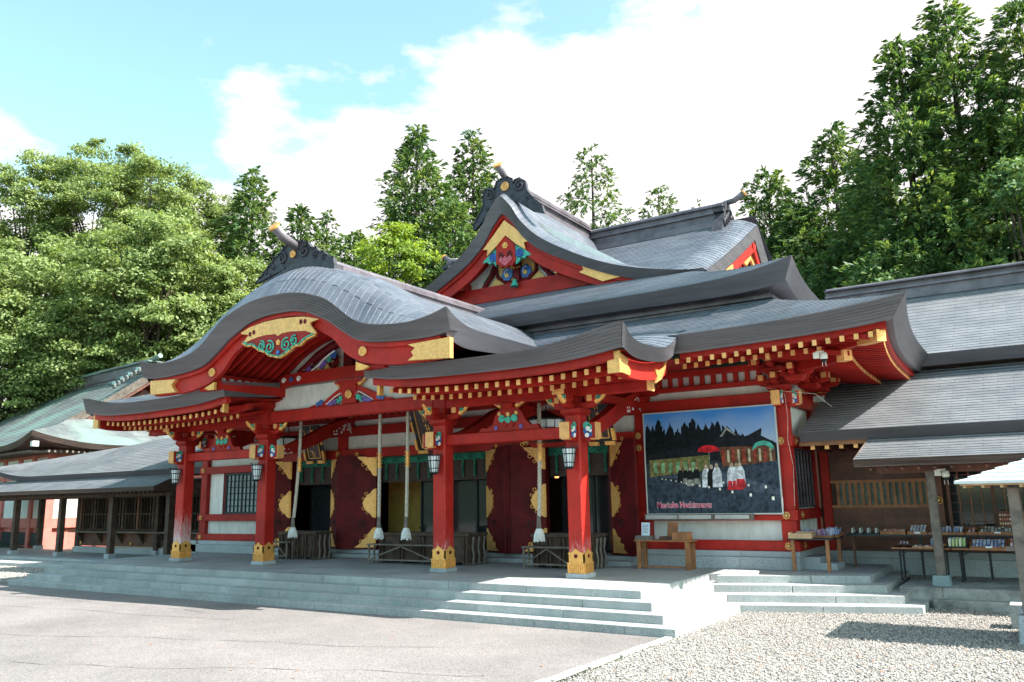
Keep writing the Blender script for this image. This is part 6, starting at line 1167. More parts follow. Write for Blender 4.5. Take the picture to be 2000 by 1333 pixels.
for i in range(6): a = 10.6+i*2.2; mb = MB(); mb.box(a+.003, a+2.197, yw-.22, yw+.1, -.219, .14); WP(mb, 'plinth_stone', PLINTH); mb = MB(); mb.box(a+.003, a+2.197, yw-.15, yw+.1, .142, .29); WP(mb, 'plinth_stone', PLINTH)
for x in (13.36, 17.0):
    mb = MB(); mb.box(x-.085, x+.085, 3.355, 3.525, -.02, 2.1); WP(mb, 'porch_post', WOODG, bevel=.012)
    mb = MB(); mb.hexa([(x-.17, 3.27, -.219), (x+.17, 3.27, -.219), (x+.17, 3.61, -.219), (x-.17, 3.61, -.219)], [(x-.15, 3.29, -.02), (x+.15, 3.29, -.02), (x+.15, 3.59, -.02), (x-.15, 3.59, -.02)]); WP(mb, 'post_base_stone', granite('stained_stone', (.30, .40, .42), .8))
def cctv(x, y, z, label):
    t = thing('security_camera', label, 'camera', (x, y, z)); mb = MB(); mb.box(x-.15, x-.03, y-.03, y+.05, z-.02, z+.10); mb.beam((x-.1, y, z+.10), (x+.06, y, z+.10), .05, .04); mb.build('wall_bracket', PLAST, t)
    mb = MB(); mb.tube([(x+.05, y, z+.09), (x+.05, y, z+.07), (x+.05, y, z-.01), (x+.05, y, z-.05)], [.04, .07, .075, .065], 16); mb.build('housing', PLAST, t, smooth=True); mb = MB(); mb.tube([(x+.05, y, z-.045), (x+.05, y, z-.10), (x+.05, y, z-.13)], [.062, .05, .02], 14); mb.build('dome', DARKM, t, smooth=True)
    for k_ in (-1, 1): m2 = MB(); m2.tube([(x+.05+k_*.03, y-.02, z-.1), (x+.05+k_*.035, y-.02, z-.20)], .006, 4); m2.build('hanging_cord', PLAST, t)
cctv(13.62, 3.2, 2.0, 'cream dome security camera under the brown right-hand eave beside the grey post')
cctv(11.86, 1.2, 4.38, 'white dome camera hung among the gilded rafter ends near the hall roof corner')
o = MB(); o.box(11.13, 11.35, 3.5, 3.62, 3.72, 3.85); o = o.build('junction_box', mat('grey_box', (.12, .12, .11), .5, 0, .1, 5, 0)); lab(o, 'small grey box fixed below the corner brackets under the right eave', 'box')
# wires drooping along the hall corner
mb = MB(); mb.tube([(10.55, 3.3, 3.95), (10.6, 3.22, 3.4), (10.55, 3.24, 2.9), (10.62, 3.26, 2.3), (10.58, 3.27, 1.4)], .004, 4); mb.tube([(10.2, 3.2, 4.1), (10.6, 3.15, 3.98), (11.2, 3.4, 3.9), (11.5, 3.6, 3.6)], .004, 4); o = mb.build('loose_cable', PLAST); lab(o, 'thin pale cables running down the front right corner of the hall', 'cable')

# goods
ROSE = island('charm_goods', [(.55, .10, .16), (.60, .58, .62), (.10, .22, .55), (.75, .72, .66), (.35, .12, .35), (.10, .10, .12)], .5)
BLUEG = island('blue_goods', [(.05, .12, .45), (.55, .62, .75), (.02, .05, .18), (.70, .72, .80)], .5)
REDG = island('red_goods', [(.60, .04, .05), (.80, .70, .66), (.45, .05, .08)], .5)
PALEG = island('pale_goods', [(.62, .60, .66), (.42, .40, .52), (.75, .73, .72)], .5)
BLKG = island('black_and_white_goods', [(.03, .03, .035), (.75, .76, .72), (.05, .07, .06)], .4)
GRNG = island('green_goods', [(.25, .42, .12), (.70, .68, .30), (.70, .72, .70), (.12, .25, .45)], .5)
rr = random.Random(21)
def tray(x0, x1, y0, y1, z, h, gm, n_, kind, label, tilt=0, mt=WOODO, gh=.06, hold='goods'):
    t = thing('display_tray', label, 'tray', ((x0+x1)/2, (y0+y1)/2, z)); mb = MB(); q = lambda x, y, a: (x, y, z+a+tilt*(y-y0)/(y1-y0))
    mb.hexa([q(x0, y0, 0), q(x1, y0, 0), q(x1, y1, 0), q(x0, y1, 0)], [q(x0, y0, h*.5), q(x1, y0, h*.5), q(x1, y1, h*.5), q(x0, y1, h*.5)]); mb.build('tray_base', mt, t)
    for a in ((x0, x1, y0, y0+.015), (x0, x1, y1-.015, y1), (x0, x0+.015, y0+.016, y1-.016), (x1-.015, x1, y0+.016, y1-.016)): m2 = MB(); m2.hexa([q(a[0], a[2], h*.5+.001), q(a[1], a[2], h*.5+.001), q(a[1], a[3], h*.5+.001), q(a[0], a[3], h*.5+.001)], [q(a[0], a[2], h), q(a[1], a[2], h), q(a[1], a[3], h), q(a[0], a[3], h)]); m2.build('tray_side', mt, t)
    m2 = MB(); nx = max(1, int((x1-x0-.05)/.062)); ny = max(1, n_//nx)
    for i in range(nx):
        for j in range(ny):
            x = x0+.035+(x1-x0-.07)*(i+.5)/nx; y = y0+.03+(y1-y0-.06)*(j+.5)/ny; w = .022; b_ = h*.5
            if kind == 'packet': dz = rr.uniform(.01, .03); m2.hexa([q(x-w, y-.03, b_), q(x+w, y-.03, b_), q(x+w, y+.03, b_), q(x-w, y+.03, b_)], [q(x-w, y-.03, b_+dz), q(x+w, y-.03, b_+dz), q(x+w, y+.03, b_+dz+gh*.3), q(x-w, y+.03, b_+dz+gh*.3)])
            elif kind == 'stick': l_ = gh*rr.uniform(.8, 1.3); dx = rr.uniform(-.03, .03); m2.beam(q(x, y, b_), q(x+dx, y+rr.uniform(-.02, .02), b_+l_), .022, .022)
            elif kind == 'ball': m2.tube([q(x, y, b_), q(x, y, b_+gh*.5), q(x, y, b_+gh)], [w, w*1.2, w*.4], 6); m2.tube([q(x, y, b_+gh*1.05), q(x, y, b_+gh*1.4), q(x, y, b_+gh*1.7)], [w*.5, w*.9, w*.3], 6)
            else: m2.hexa([q(x-w, y-.02, b_), q(x+w, y-.02, b_), q(x+w, y+.02, b_), q(x-w, y+.02, b_)], [q(x-w, y-.01, b_+gh), q(x+w, y-.01, b_+gh), q(x+w, y+.01, b_+gh), q(x-w, y+.01, b_+gh)])
    m2.build(hold, gm, t, kind='stuff'); return t
wtable(10.42, 11.35, 3.0, 4.3, .70, 'round legged display table at the corner of the hall beside the side steps', DARKM, WOODO, lw=.07, low=False)
t = thing('display_counter', 'long black topped counter of goods running along the right wing wall', 'counter', (13, 4.9, 0)); mb = MB(); mb.box(11.36, 15.6, 4.5, 5.25, .69, .73); mb.build('countertop', DARKM, t)
for x in (11.5, 12.9, 14.2, 15.5): m2 = MB(); m2.box(x-.025, x+.025, 4.6, 4.65, -.2 if x > 12.2 else .001, .69); m2.build('leg', WOODR if x < 12 else DARKM, t)
for x0, x1, l_ in ((12.42, 13.55, 'left folding table with orange edge and black legs in front of the counter'), (13.57, 14.95, 'right folding table with orange edge and black legs in front of the counter')):
    t = thing('folding_table', l_, 'table', ((x0+x1)/2, 4.1, -.2), 'folding tables with display goods'); mb = MB(); mb.box(x0, x1, 3.75, 4.45, .47, .495); mb.build('tabletop', DARKM, t); mb = MB(); mb.box(x0, x1, 3.735, 3.75, .468, .50); mb.build('orange_edge', WOODO, t)
    for x in (x0+.14, x1-.14):
        for y in (3.85, 4.35): m2 = MB(); m2.tube([(x, y, .47), (x, y, -.18)], .022, 6); m2.tube([(x, y, -.19), (x, y, -.15)], .03, 6); m2.build('leg', DARKM, t)
        m2 = MB(); d = 1 if x < (x0+x1)/2 else -1; m2.beam((x, 3.85, .30), (x+d*.2, 3.85, .46), .02, .025); m2.build('folding_brace', DARKM, t)
tray(10.45, 10.95, 3.0, 3.35, .701, .11, ROSE, 6, 'packet', 'plain light wooden collection tray at the front of the corner table', .03, WOODL)
tray(10.5, 11.3, 3.4, 3.95, .701, .05, ROSE, 60, 'stick', 'tray crowded with purple and pink stick charms on the corner table', .03, WOODO, .11)
tray(11.0, 11.38, 3.6, 4.28, .702, .05, BLUEG, 30, 'stick', 'small tray of pale blue charms behind the pink stick charms', .05, WOODO, .12)
for i in range(4): tray(11.42+i*.17, 11.56+i*.17, 4.55, 4.95, .731, .03, BLKG, 6, 'ball', ['leftmost rack of small black and white dolls', 'second rack of small black and white dolls', 'third rack of small black and white dolls', 'rightmost rack of small black and white dolls'][i]+' on the black counter', .02, DARKM, .07)
tray(12.1, 12.75, 4.52, 4.9, .731, .07, REDG, 16, 'packet', 'long empty looking wooden tray with red charms at its right end', .02, WOODO) if False else None
tray(11.98+.12, 12.62, 4.52, 4.9, .731, .08, REDG, 20, 'packet', 'low wooden tray of red charms left of the purple sheets', .03, WOODO, .06)
tray(12.66, 13.06, 4.52, 4.95, .731, .06, PALEG, 26, 'packet', 'tray of pale violet charm sheets on the counter left of the post', .14, WOODO, .05)
tray(13.08, 13.28, 4.52, 4.9, .731, .06, BLUEG, 10, 'packet', 'small tray of white and blue cards against the grey post', .04, WOODO, .05)
tray(13.30, 13.78, 4.52, 4.9, .731, .06, BLUEG, 26, 'stick', 'tray of upright dark blue and pink charms behind the grey post', .04, WOODO, .10)
tray(13.80, 14.02, 4.52, 4.9, .731, .06, REDG, 10, 'packet', 'small tray with a rounded red and orange sign right of the grey post', .08, WOODO, .08)
tray(14.04, 14.82, 4.52, 4.95, .731, .07, BLKG, 44, 'packet', 'wide tray of black and cream boxes below the window', .10, WOODO, .06)
t = tray(12.52, 12.78, 3.85, 4.1, .56, .02, PALEG, 5, 'ball', 'little raised brown stand with white figurines on the left folding table', 0, WOODR, .03); mb = MB(); mb.box(12.62, 12.66, 3.95, 4.0, .497, .56); mb.build('stand_foot', WOODR, t)
tray(12.82, 13.02, 3.8, 4.1, .497, .03, ROSE, 6, 'packet', 'flat small card tray on the left folding table, nearer the raised stand', 0, WOODL, .03)
tray(13.03, 13.22, 3.8, 4.1, .497, .03, REDG, 6, 'packet', 'flat small card tray on the left folding table, nearer the grey post', 0, WOODL, .03)
tray(13.10, 13.34, 4.12, 4.42, .497, .04, BLUEG, 16, 'box', 'stack of deep blue boxes behind the grey post on the folding table', .03, DARKM, .12)
tray(13.46, 13.86, 3.85, 4.3, .497, .03, GRNG, 22, 'box', 'rack of green and yellow leaflets right of the grey post', .04, DARKM, .15)
tray(13.90, 14.56, 3.8, 4.35, .497, .04, BLUEG, 40, 'packet', 'wide tray with rows of round blue charms on the right folding table', .12, WOODO, .06)
tray(14.58, 14.95, 3.8, 4.35, .497, .04, REDG, 26, 'packet', 'tray of red and white charms at the right end of the right folding table', .14, WOODO, .06)
for x, z, l_ in ((12.86, .755, 'little white price card below the violet charm sheets'), (14.4, .77, 'little white price card below the cream boxes'), (14.25, .51, 'little white price card below the round blue charms')):
    o = MB(); y = 4.515 if z > .6 else 3.79; o.box(x-.06, x+.06, y-.008, y, z, z+.035); o = o.build('price_card', WPAINT); lab(o, l_, 'price card', 'price cards')
t = thing('charm_board', 'dark red display board hung with rows of little gold and white charms', 'board', (14.55, 5.2, .73)); mb = MB(); mb.hexa([(14.42, 4.97, .80), (14.86, 4.97, .80), (14.86, 5.0, .80), (14.42, 5.0, .80)], [(14.42, 5.1, 1.22), (14.86, 5.1, 1.22), (14.86, 5.13, 1.22), (14.42, 5.13, 1.22)]); mb.build('board', WOODR, t)
m2 = MB()
for j in range(4):
    for i in range(9): x = 14.46+i*.045; z = .87+j*.09; y = 4.965+(z-.8)*.31; m2.box(x-.012, x+.012, y-.02, y-.002, z-.02, z+.015)
m2.build('hanging_charms', island('gold_charms', [(.7, .5, .15), (.75, .7, .6), (.5, .1, .05)], .5), t, kind='stuff')

# ------------------------------------------------------------------ kiosk at the right edge
t = KI = thing('votive_kiosk', 'small open kiosk with a white ribbed roof and orange boards on the gravel at right', 'kiosk', (15.5, -.3, -.59))
mb = MB()
for j in range(7):
    a, b_ = j/7, (j+1)/7; y0, y1 = -1.30+(.94)*a, -1.30+.94*b_; x0 = 14.17+1.3*a; x1 = 14.17+1.3*b_; z0, z1 = 1.80+.46*a, 1.80+.46*b_; yy0, yy1 = .56-.94*a, .56-.94*b_
    mb.hexa([(x0, y0, z0-.02), (18, y0, z0-.02), (18, y1, z1-.02), (x1, y1, z1-.02)], [(x0, y0, z0+.025), (18, y0, z0+.025), (18, y1, z1+.0), (x1, y1, z1+.0)])
    mb.hexa([(x0, yy0, z0-.02), (x0, y0, z0-.02), (x1, y1, z1-.02), (x1, yy1, z1-.02)], [(x0, yy0, z0+.025), (x0, y0, z0+.025), (x1, y1, z1), (x1, yy1, z1)])
    mb.hexa([(18, yy0, z0-.02), (x0, yy0, z0-.02), (x1, yy1, z1-.02), (18, yy1, z1-.02)], [(18, yy0, z0+.025), (x0, yy0, z0+.025), (x1, yy1, z1), (18, yy1, z1)])
mb.build('ribbed_roof', mat('pale_metal_roof', (.60, .61, .63), .45, .1, .08, 3, .05, 20), KI)
mb = MB(); mb.box(14.24, 18, -1.24, .50, 1.755, 1.775); mb.build('plywood_soffit', WOODL, KI)
for j in range(7): x = 14.3+j*.25; mb = MB(); mb.box(x-.02, x+.02, -1.22, .48, 1.715, 1.754); mb.build('soffit_batten', WOODL, KI)
for x, y in ((14.93, -.05), (14.93, -.9), (17.2, -.05)):
    mb = MB(); mb.box(x-.075, x+.075, y-.075, y+.075, -.22, 1.715); mb.build('post', WOODG, KI, bevel=.008); mb = MB(); mb.hexa([(x-.17, y-.17, -.592), (x+.17, y-.17, -.592), (x+.17, y+.17, -.592), (x-.17, y+.17, -.592)], [(x-.14, y-.14, -.18), (x+.14, y-.14, -.18), (x+.14, y+.14, -.18), (x-.14, y+.14, -.18)]); mb.build('concrete_footing', PLINTH, KI, bevel=.01)
mb = MB(); mb.box(14.98, 16.5, .04, .07, .95, 1.32); mb.build('orange_board', WOODO, KI); mb = MB(); mb.box(14.88, 16.5, -.02, .2, .74, .95); mb.build('orange_box', WOODO, KI); mb = MB(); mb.box(14.7, 14.86, -.05, .02, .70, .77); mb.build('bracket', WOODG, KI)
mb = MB(); mb.tube([(14.83, -.14, 1.60), (14.85, -.15, 1.50), (14.90, -.14, 1.42)], .012, 4); mb.build('paper_streamer', WPAINT, KI)
mb = MB(); mb.box(14.62, 14.88, .5, .9, -.592, -.2); o = mb.build('stone_block', SLAB, bevel=.01); lab(o, 'low grey stone block on the gravel behind the kiosk post', 'stone block')

# ------------------------------------------------------------------ left gallery wing
LW = thing('left_gallery', 'low dark timber gallery with long copper roof joined to the left of the hall', 'gallery', (-16, 5, -.4))
def GP(mb, nm, m_, **k): return mb.build(nm, m_, LW, **k)
TX = [(-26.4, 3.56, 3.55), (-25.2, 5.0, 3.85), (-22, 7.2, 4.45), (-19, 7.6, 4.76), (-10.6, 7.6, 4.80)]
def topl(x):
    for a, b_ in zip(TX, TX[1:]):
        if x <= b_[0]: t_ = (x-a[0])/(b_[0]-a[0]); return a[1]+(b_[1]-a[1])*t_, a[2]+(b_[2]-a[2])*t_
    return TX[-1][1:]
def eavel(x): return 3.02+.45*max(0, (-22.5-x)/3.9)**2.2
mb = MB(); xs = [-26.4+.4*i for i in range(40)]+[-10.6]
courses(mb, lambda u, v: (u, 3.5+(topl(u)[0]-3.5)*v, eavel(u)+(topl(u)[1]-eavel(u))*v-.10*math.sin(math.pi*v)), xs, lin(0, 1, 21), lambda p: p[0]+40); GP(mb, 'upper_roof', COPW)
mb = MB(); fascia(mb, [(x, 3.5, eavel(x)+.01) for x in xs], [(x, 3.58, eavel(x)-.22) for x in xs], lambda i: (0, -1, 0), 6); mb.grid([[(x, 3.58, eavel(x)-.22), (x, 5, 2.8)] for x in xs]); GP(mb, 'upper_eave_edge', FAS)
mb = MB(); courses(mb, lambda u, v: ((-34+(-12.1+34)*u)-.14*v*u, 2.42+1.28*v, 2.34+.5*v-.03*math.sin(math.pi*v)), lin(0, 1, 30), lin(0, 1, 10), lambda p: p[0]+40); GP(mb, 'pent_roof', COPW)
mb = MB(); xs2 = lin(-34, -12.1, 20); fascia(mb, [(x, 2.42, 2.35) for x in xs2], [(x, 2.48, 2.20) for x in xs2], lambda i: (0, -1, 0), 4); mb.grid([[(-12.1, 2.42, 2.35), (-12.1, 2.48, 2.19)], [(-12.24, 3.7, 2.85), (-12.24, 3.7, 2.68)]]); mb.grid([[(-34, 2.48, 2.19), (-34, 3.7, 2.66)], [(-12.1, 2.48, 2.19), (-12.2, 3.7, 2.66)]]); GP(mb, 'pent_eave_edge', FASW)
mb = MB(); mb.box(-34, -10.6, 3.6, 7.6, 2.60, 2.64); GP(mb, 'ceiling', WOODD)
for j in range(64): mb = MB(); x = -30+j*.28; mb.box(x-.03, x+.03, 2.56, 3.5, 2.12, 2.18); GP(mb, 'pent_rafter', WOODD)
mb = MB(); mb.box(-34, -12.3, 3.36, 3.52, 2.02, 2.18); mb.box(-34, -12.3, 6.2, 6.34, 2.02, 2.6); GP(mb, 'eave_beam', WOODD)
for x, y in ((-23.7, 3.45), (-19.95, 3.45), (-16.2, 3.45), (-27.4, 3.45), (-12.5, 3.45), (-23.4, 6.2), (-26.9, 6.2), (-16.2, 5.5)):
    mb = MB(); mb.box(x-.11, x+.11, y-.11, y+.11, -.20, 2.05); GP(mb, 'gallery_post', WOODD); mb = MB(); mb.box(x-.16, x+.16, y-.16, y+.16, -.379, -.20); GP(mb, 'post_base_stone', PLINTH)
mb = MB(); mb.box(-22.5, -10.7, 5.80, 5.84, -.1, 2.65); GP(mb, 'back_wall', WOODD)
mb = MB(); mb.box(-22.3, -10.8, 5.76, 5.79, .66, 1.98); GP(mb, 'window_glass', GLASS)
for j in range(53): x = -22.4+j*.222; w = .07 if j % 5 == 0 else (.035 if j % 5 in (1, 4) else .014); mb = MB(); mb.box(x-w, x+w, 5.66, 5.75, .62, 2.02); GP(mb, 'window_mullion', WOODR if j % 10 == 0 else WOODD)
for z in (.62, 1.3, 2.02): mb = MB(); mb.box(-22.4, -10.8, 5.68, 5.76, z-.03, z+.03); GP(mb, 'window_rail', WOODD)
mb = MB(); mb.box(-22.8, -10.8, 5.35, 5.75, .50, .56); GP(mb, 'shelf', WOODG)
for j in range(8): x = -22.2+j*1.55; mb = MB(); mb.prism([(5.75, .50), (5.40, .50), (5.75, 0.0)], 'x', x-.04, x+.04); GP(mb, 'shelf_bracket', WOODD)
for z0, z1 in ((-.1, .14), (.145, .34), (.345, .5)): mb = MB(); mb.box(-22.45, -10.8, 5.74, 5.79, z0, z1); GP(mb, 'wall_board', WOODR)
for x in (-22.3, -18.4, -14.6): mb = MB(); mb.disc((x, 5.73, .03), (0, -1, 0), .06, .04, 10); GP(mb, 'gilt_rosette', GOLD)
for i in range(5): a = -22.5+i*2.36; mb = MB(); mb.box(a, a+2.355, 5.5, 5.79, -.379, -.12); GP(mb, 'plinth_stone', PLINTH)

# ------------------------------------------------------------------ rear hall on the left
RH = thing('rear_hall', 'older red walled hall with patinated green copper roof behind the gallery at left', 'shrine hall', (-30, 8, -.6))
OX, OY = -28.3, 6.1
def rt_(u, v, z): return (OX-.993*u+.12*v, OY+.12*u+.993*v, z)
def XF(mb): mb.v = [rt_(*p) for p in mb.v]; return mb
def RP(mb, nm, m_, **k): return XF(mb).build(nm, m_, RH, **k)
def rz(d): return 4.95+.50*d+.018*d*d
UL, VL = 22.5, 15
def upk(s): return .62*max(0, 1-s/4.5)**2.3
mb = MB()
def F1(u, d): xe = UL*u; xi = d+(UL-2*d)*u if d < 3 else 3+(UL-6)*u; s = d/7.5; return (xi, d, rz(d)+(upk(xe)+upk(UL-xe))*max(0, 1-d/3)**1.4)
courses(mb, F1, lin(0, 1, 41), lin(0, 3, 12), lambda p: p[0]+40, .03, flip=True); courses(mb, F1, lin(0, 1, 12), lin(3, 7.5, 20), lambda p: p[0]+40, .03, flip=True)
def F2(u, d): v = VL*u; vi = d+(VL-2*d)*u; f = min(1, d/3); return (d, vi, rz(d)+(upk(v)+upk(VL-v))*max(0, 1-d/3)**1.4)
courses(mb, F2, lin(0, 1, 31), lin(0, 3, 12), lambda p: p[1]+40, .03)
mb.grid([[(3, 7.5, rz(7.5)), (3, 12, rz(3))], [(UL-3, 7.5, rz(7.5)), (UL-3, 12, rz(3))]], flip=True)
RP(mb, 'patinated_roof', COPG)
mb = MB(); tp = [F1(u, 0) for u in lin(0, 1, 61)]; fascia(mb, [(p[0], p[1], p[2]+.03) for p in tp], [(p[0]+.05*(1 if p[0] < 1 else 0), .08, p[2]-.26) for p in tp], lambda i: (0, -1, 0), 4, .015, flip=True)
tp = [F2(u, 0) for u in lin(0, 1, 41)]; fascia(mb, [(p[0], p[1], p[2]+.03) for p in tp], [(.08, p[1], p[2]-.26) for p in tp], lambda i: (-1, 0, 0), 4, .015)
mb.grid([[(.08, p[1], p[2]-.26), (1.7, p[1], 4.75)] for p in tp]); mb.grid([[(F1(u, 0)[0], .08, F1(u, 0)[2]-.26), (F1(u, 0)[0], 1.8, 4.75)] for u in lin(0, 1, 41)], flip=True); RP(mb, 'roof_edge', FASW)
for j in range(40):
    v = 1.0+j*.3; mb = MB(); mb.box(.25, 1.9, v-.05, v+.05, 4.50, 4.62); RP(mb, 'rafter', WOODG)
for j in range(28): u = 1.0+j*.3; mb = MB(); mb.box(u-.05, u+.05, .25, 1.9, 4.50, 4.62); RP(mb, 'rafter', WOODG)
mb = MB(); mb.box(.12, .42, .12, .42, 4.78, 5.05); RP(mb, 'corner_rafter_cap', WPAINT)
# gable
mb = MB(); vs = lin(2.6, 7.5, 14); tp = [(2.85, v, rz(v)+.05) for v in vs]; bt = [(2.95, v+.15, rz(v)-.38) for v in vs]; fascia(mb, tp, bt, lambda i: (-1, 0, 0), 4, .02); tp2 = [(p[0], 15-p[1], p[2]) for p in tp]; bt2 = [(p[0], 15-p[1], p[2]) for p in bt]; fascia(mb, tp2, bt2, lambda i: (-1, 0, 0), 4, .02, flip=True)
mb.grid([[(2.85, v, rz(v)+.05), (3.1, v, rz(v)+.03)] for v in vs]); RP(mb, 'verge_edge', WOODG)
mb = MB(); mb.prism([(2.6, 5.9), (7.5, rz(7.5)-.3), (12.4, 5.9)], 'x', 3.7, 3.8); RP(mb, 'gable_wall', DRED)
mb = MB()
for i in range(13): a, b_ = vs[i], vs[i+1]; [mb.hexa([(3.0, f(a)+.2*0, rz(a)-.72), (3.0, f(b_), rz(b_)-.72), (3.1, f(b_), rz(b_)-.72), (3.1, f(a), rz(a)-.72)], [(3.0, f(a), rz(a)-.36), (3.0, f(b_), rz(b_)-.36), (3.1, f(b_), rz(b_)-.36), (3.1, f(a), rz(a)-.36)]) for f in (lambda q: q, lambda q: 15-q)]
RP(mb, 'bargeboard', WOODR)
mb = MB(); mb.prism([(5.8, 7.6), (7.5, 8.7), (9.2, 7.6), (7.5, 7.2)], 'x', 3.5, 3.6); RP(mb, 'gable_carving', WOODR)
mb = MB(); zt = rz(7.5); mb.box(3.0, UL-3.0, 7.2, 7.8, zt-.2, zt+.62); mb.box(2.95, UL-2.95, 7.1, 7.9, zt+.0, zt+.06); RP(mb, 'ridge_wall', RIDG)
mb = MB(); mb.box(2.5, UL-2.5, 7.05, 7.95, zt+.62, zt+.70); mb.tube([(1.9, 7.5, zt+.95), (3, 7.5, zt+.78), (UL-3, 7.5, zt+.78)], .15, 8); RP(mb, 'ridge_cap', COPG)
for s_ in (2.85, UL-2.85):
    mb = MB()
    for k_ in range(9): q = k_/8; [mb.tube([(s_+.16*math.cos(t_), 7.5-w-.0, zt+.45-q*1.5+.13*math.sin(t_)) for t_ in lin(0, 5.8, 9)], .06, 5) for w in (.35+q*1.9, )]
    for k_ in range(5): mb.tube([(s_+.2*math.cos(t_), 7.5+.2*(k_-2), zt+.5+.2*math.sin(t_)) for t_ in lin(0, 5.8, 9)], .06, 5)
    RP(mb, 'ridge_end_scrolls', mat('verdigris_scroll', (.20, .21, .20), .6, .1, .4, 4, .2, 30), kind='stuff')
    for k_ in range(5): mb = MB(); q = k_/4; mb.tube([(s_+.35, 7.5-.5-q*1.8, zt+.45-q*1.35), (s_-.1, 7.5-.5-q*1.8, zt+.45-q*1.35)], .13, 8); RP(mb, 'ridge_roll', mat('teal_roll', (.06, .13, .14), .5, .2, .3, 4, 0) if k_ == 0 and s_ < 5 else bpy.data.materials['teal_roll'])
# walls
mb = MB(); mb.box(1.75, UL-1.7, 1.85, VL-1.8, -.6, 4.75); RP(mb, 'core_wall', PINKW)
def wl_(u0, u1, v0, v1, z0, z1, m_, nm): mb = MB(); mb.box(u0, u1, v0, v1, z0, z1); RP(mb, nm, m_)
for u in (1.75, 3.9, 5.9, 8.2, 10.5, 13): wl_(u-.2, u+.2, 1.62, 1.9, -.6, 4.7, PINKW, 'wall_post'); 
for v in (1.75, 4.5, 7.2, 10, 12.8): wl_(1.5, 1.8, v-.2, v+.2, -.6, 4.7, PINKW, 'wall_post')
for z0, z1 in ((4.35, 4.6), (3.2, 3.45), (.55, 1.05)):
    wl_(1.6, 14, 1.66, 1.85, z0, z1, PINKW, 'wall_beam'); wl_(1.56, 1.75, 1.6, 12.9, z0, z1, PINKW, 'wall_beam')
for u0, u1 in ((1.98, 3.68), (4.12, 5.68), (6.12, 7.98), (8.42, 10.3), (10.7, 12.8)):
    wl_(u0, u1, 1.74, 1.84, 3.46, 4.34, WHITE, 'plaster_panel'); wl_(u0, u1, 1.74, 1.84, 1.06, 3.19, WHITE, 'plaster_panel')
for v0, v1 in ((1.97, 4.28), (4.72, 6.98), (7.42, 9.78), (10.2, 12.6)):
    wl_(1.64, 1.74, v0, v1, 3.46, 4.34, WHITE, 'plaster_panel'); wl_(1.64, 1.74, v0, v1, 1.06, 3.19, WHITE, 'plaster_panel')
for u0, u1 in ((4.3, 5.5), (1.98, 3.6), (6.3, 7.9)): wl_(u0, u1, 1.70, 1.80, -.4, .3, DARKM, 'floor_vent')
mb = MB(); mb.tube([(-23.9, 2.3, -.5), (-23.95, 2.3, 2.2)], .07, 8); o = mb.build('rain_pipe', mat('pale_green_pipe', (.35, .55, .50), .5, 0, .1, 4, 0)); lab(o, 'pale green rain pipe standing at the left edge in front of the gallery', 'rain pipe')

# ------------------------------------------------------------------ trees
def leafmesh(name, C_, Nn, S_, m_, parent, seed, axis=None):
    """C_: leaf centres, Nn: preferred normals, S_: sizes"""
    rs = np.random.RandomState(seed); n_ = len(C_); nn = Nn+rs.normal(0, .55, (n_, 3)); nn /= np.linalg.norm(nn, axis=1)[:, None]+1e-9
    r_ = rs.normal(0, 1, (n_, 3)); a = np.cross(nn, r_); a /= np.linalg.norm(a, axis=1)[:, None]+1e-9; b_ = np.cross(nn, a); s = S_[:, None]; w = rs.uniform(.45, .75, (n_, 1))
    if axis is not None: a = axis+rs.normal(0, .35, (n_, 3)); a /= np.linalg.norm(a, axis=1)[:, None]+1e-9; b_ = np.cross(nn, a); b_ /= np.linalg.norm(b_, axis=1)[:, None]+1e-9; w = rs.uniform(.20, .38, (n_, 1))
    V = np.stack([C_-a*s, C_-b_*s*w+nn*s*.12, C_+a*s, C_+b_*s*w+nn*s*.12], 1).reshape(-1, 3); off = np.array(wl(parent)); V = V-off
    me = bpy.data.meshes.new(name); me.vertices.add(4*n_); me.vertices.foreach_set('co', V.reshape(-1)); me.loops.add(4*n_); me.polygons.add(n_); me.loops.foreach_set('vertex_index', np.arange(4*n_)); me.polygons.foreach_set('loop_start', np.arange(n_)*4); me.update(calc_edges=True); me.materials.append(m_)
    o = bpy.data.objects.new(name, me); COL.objects.link(o); o.parent = parent; return o
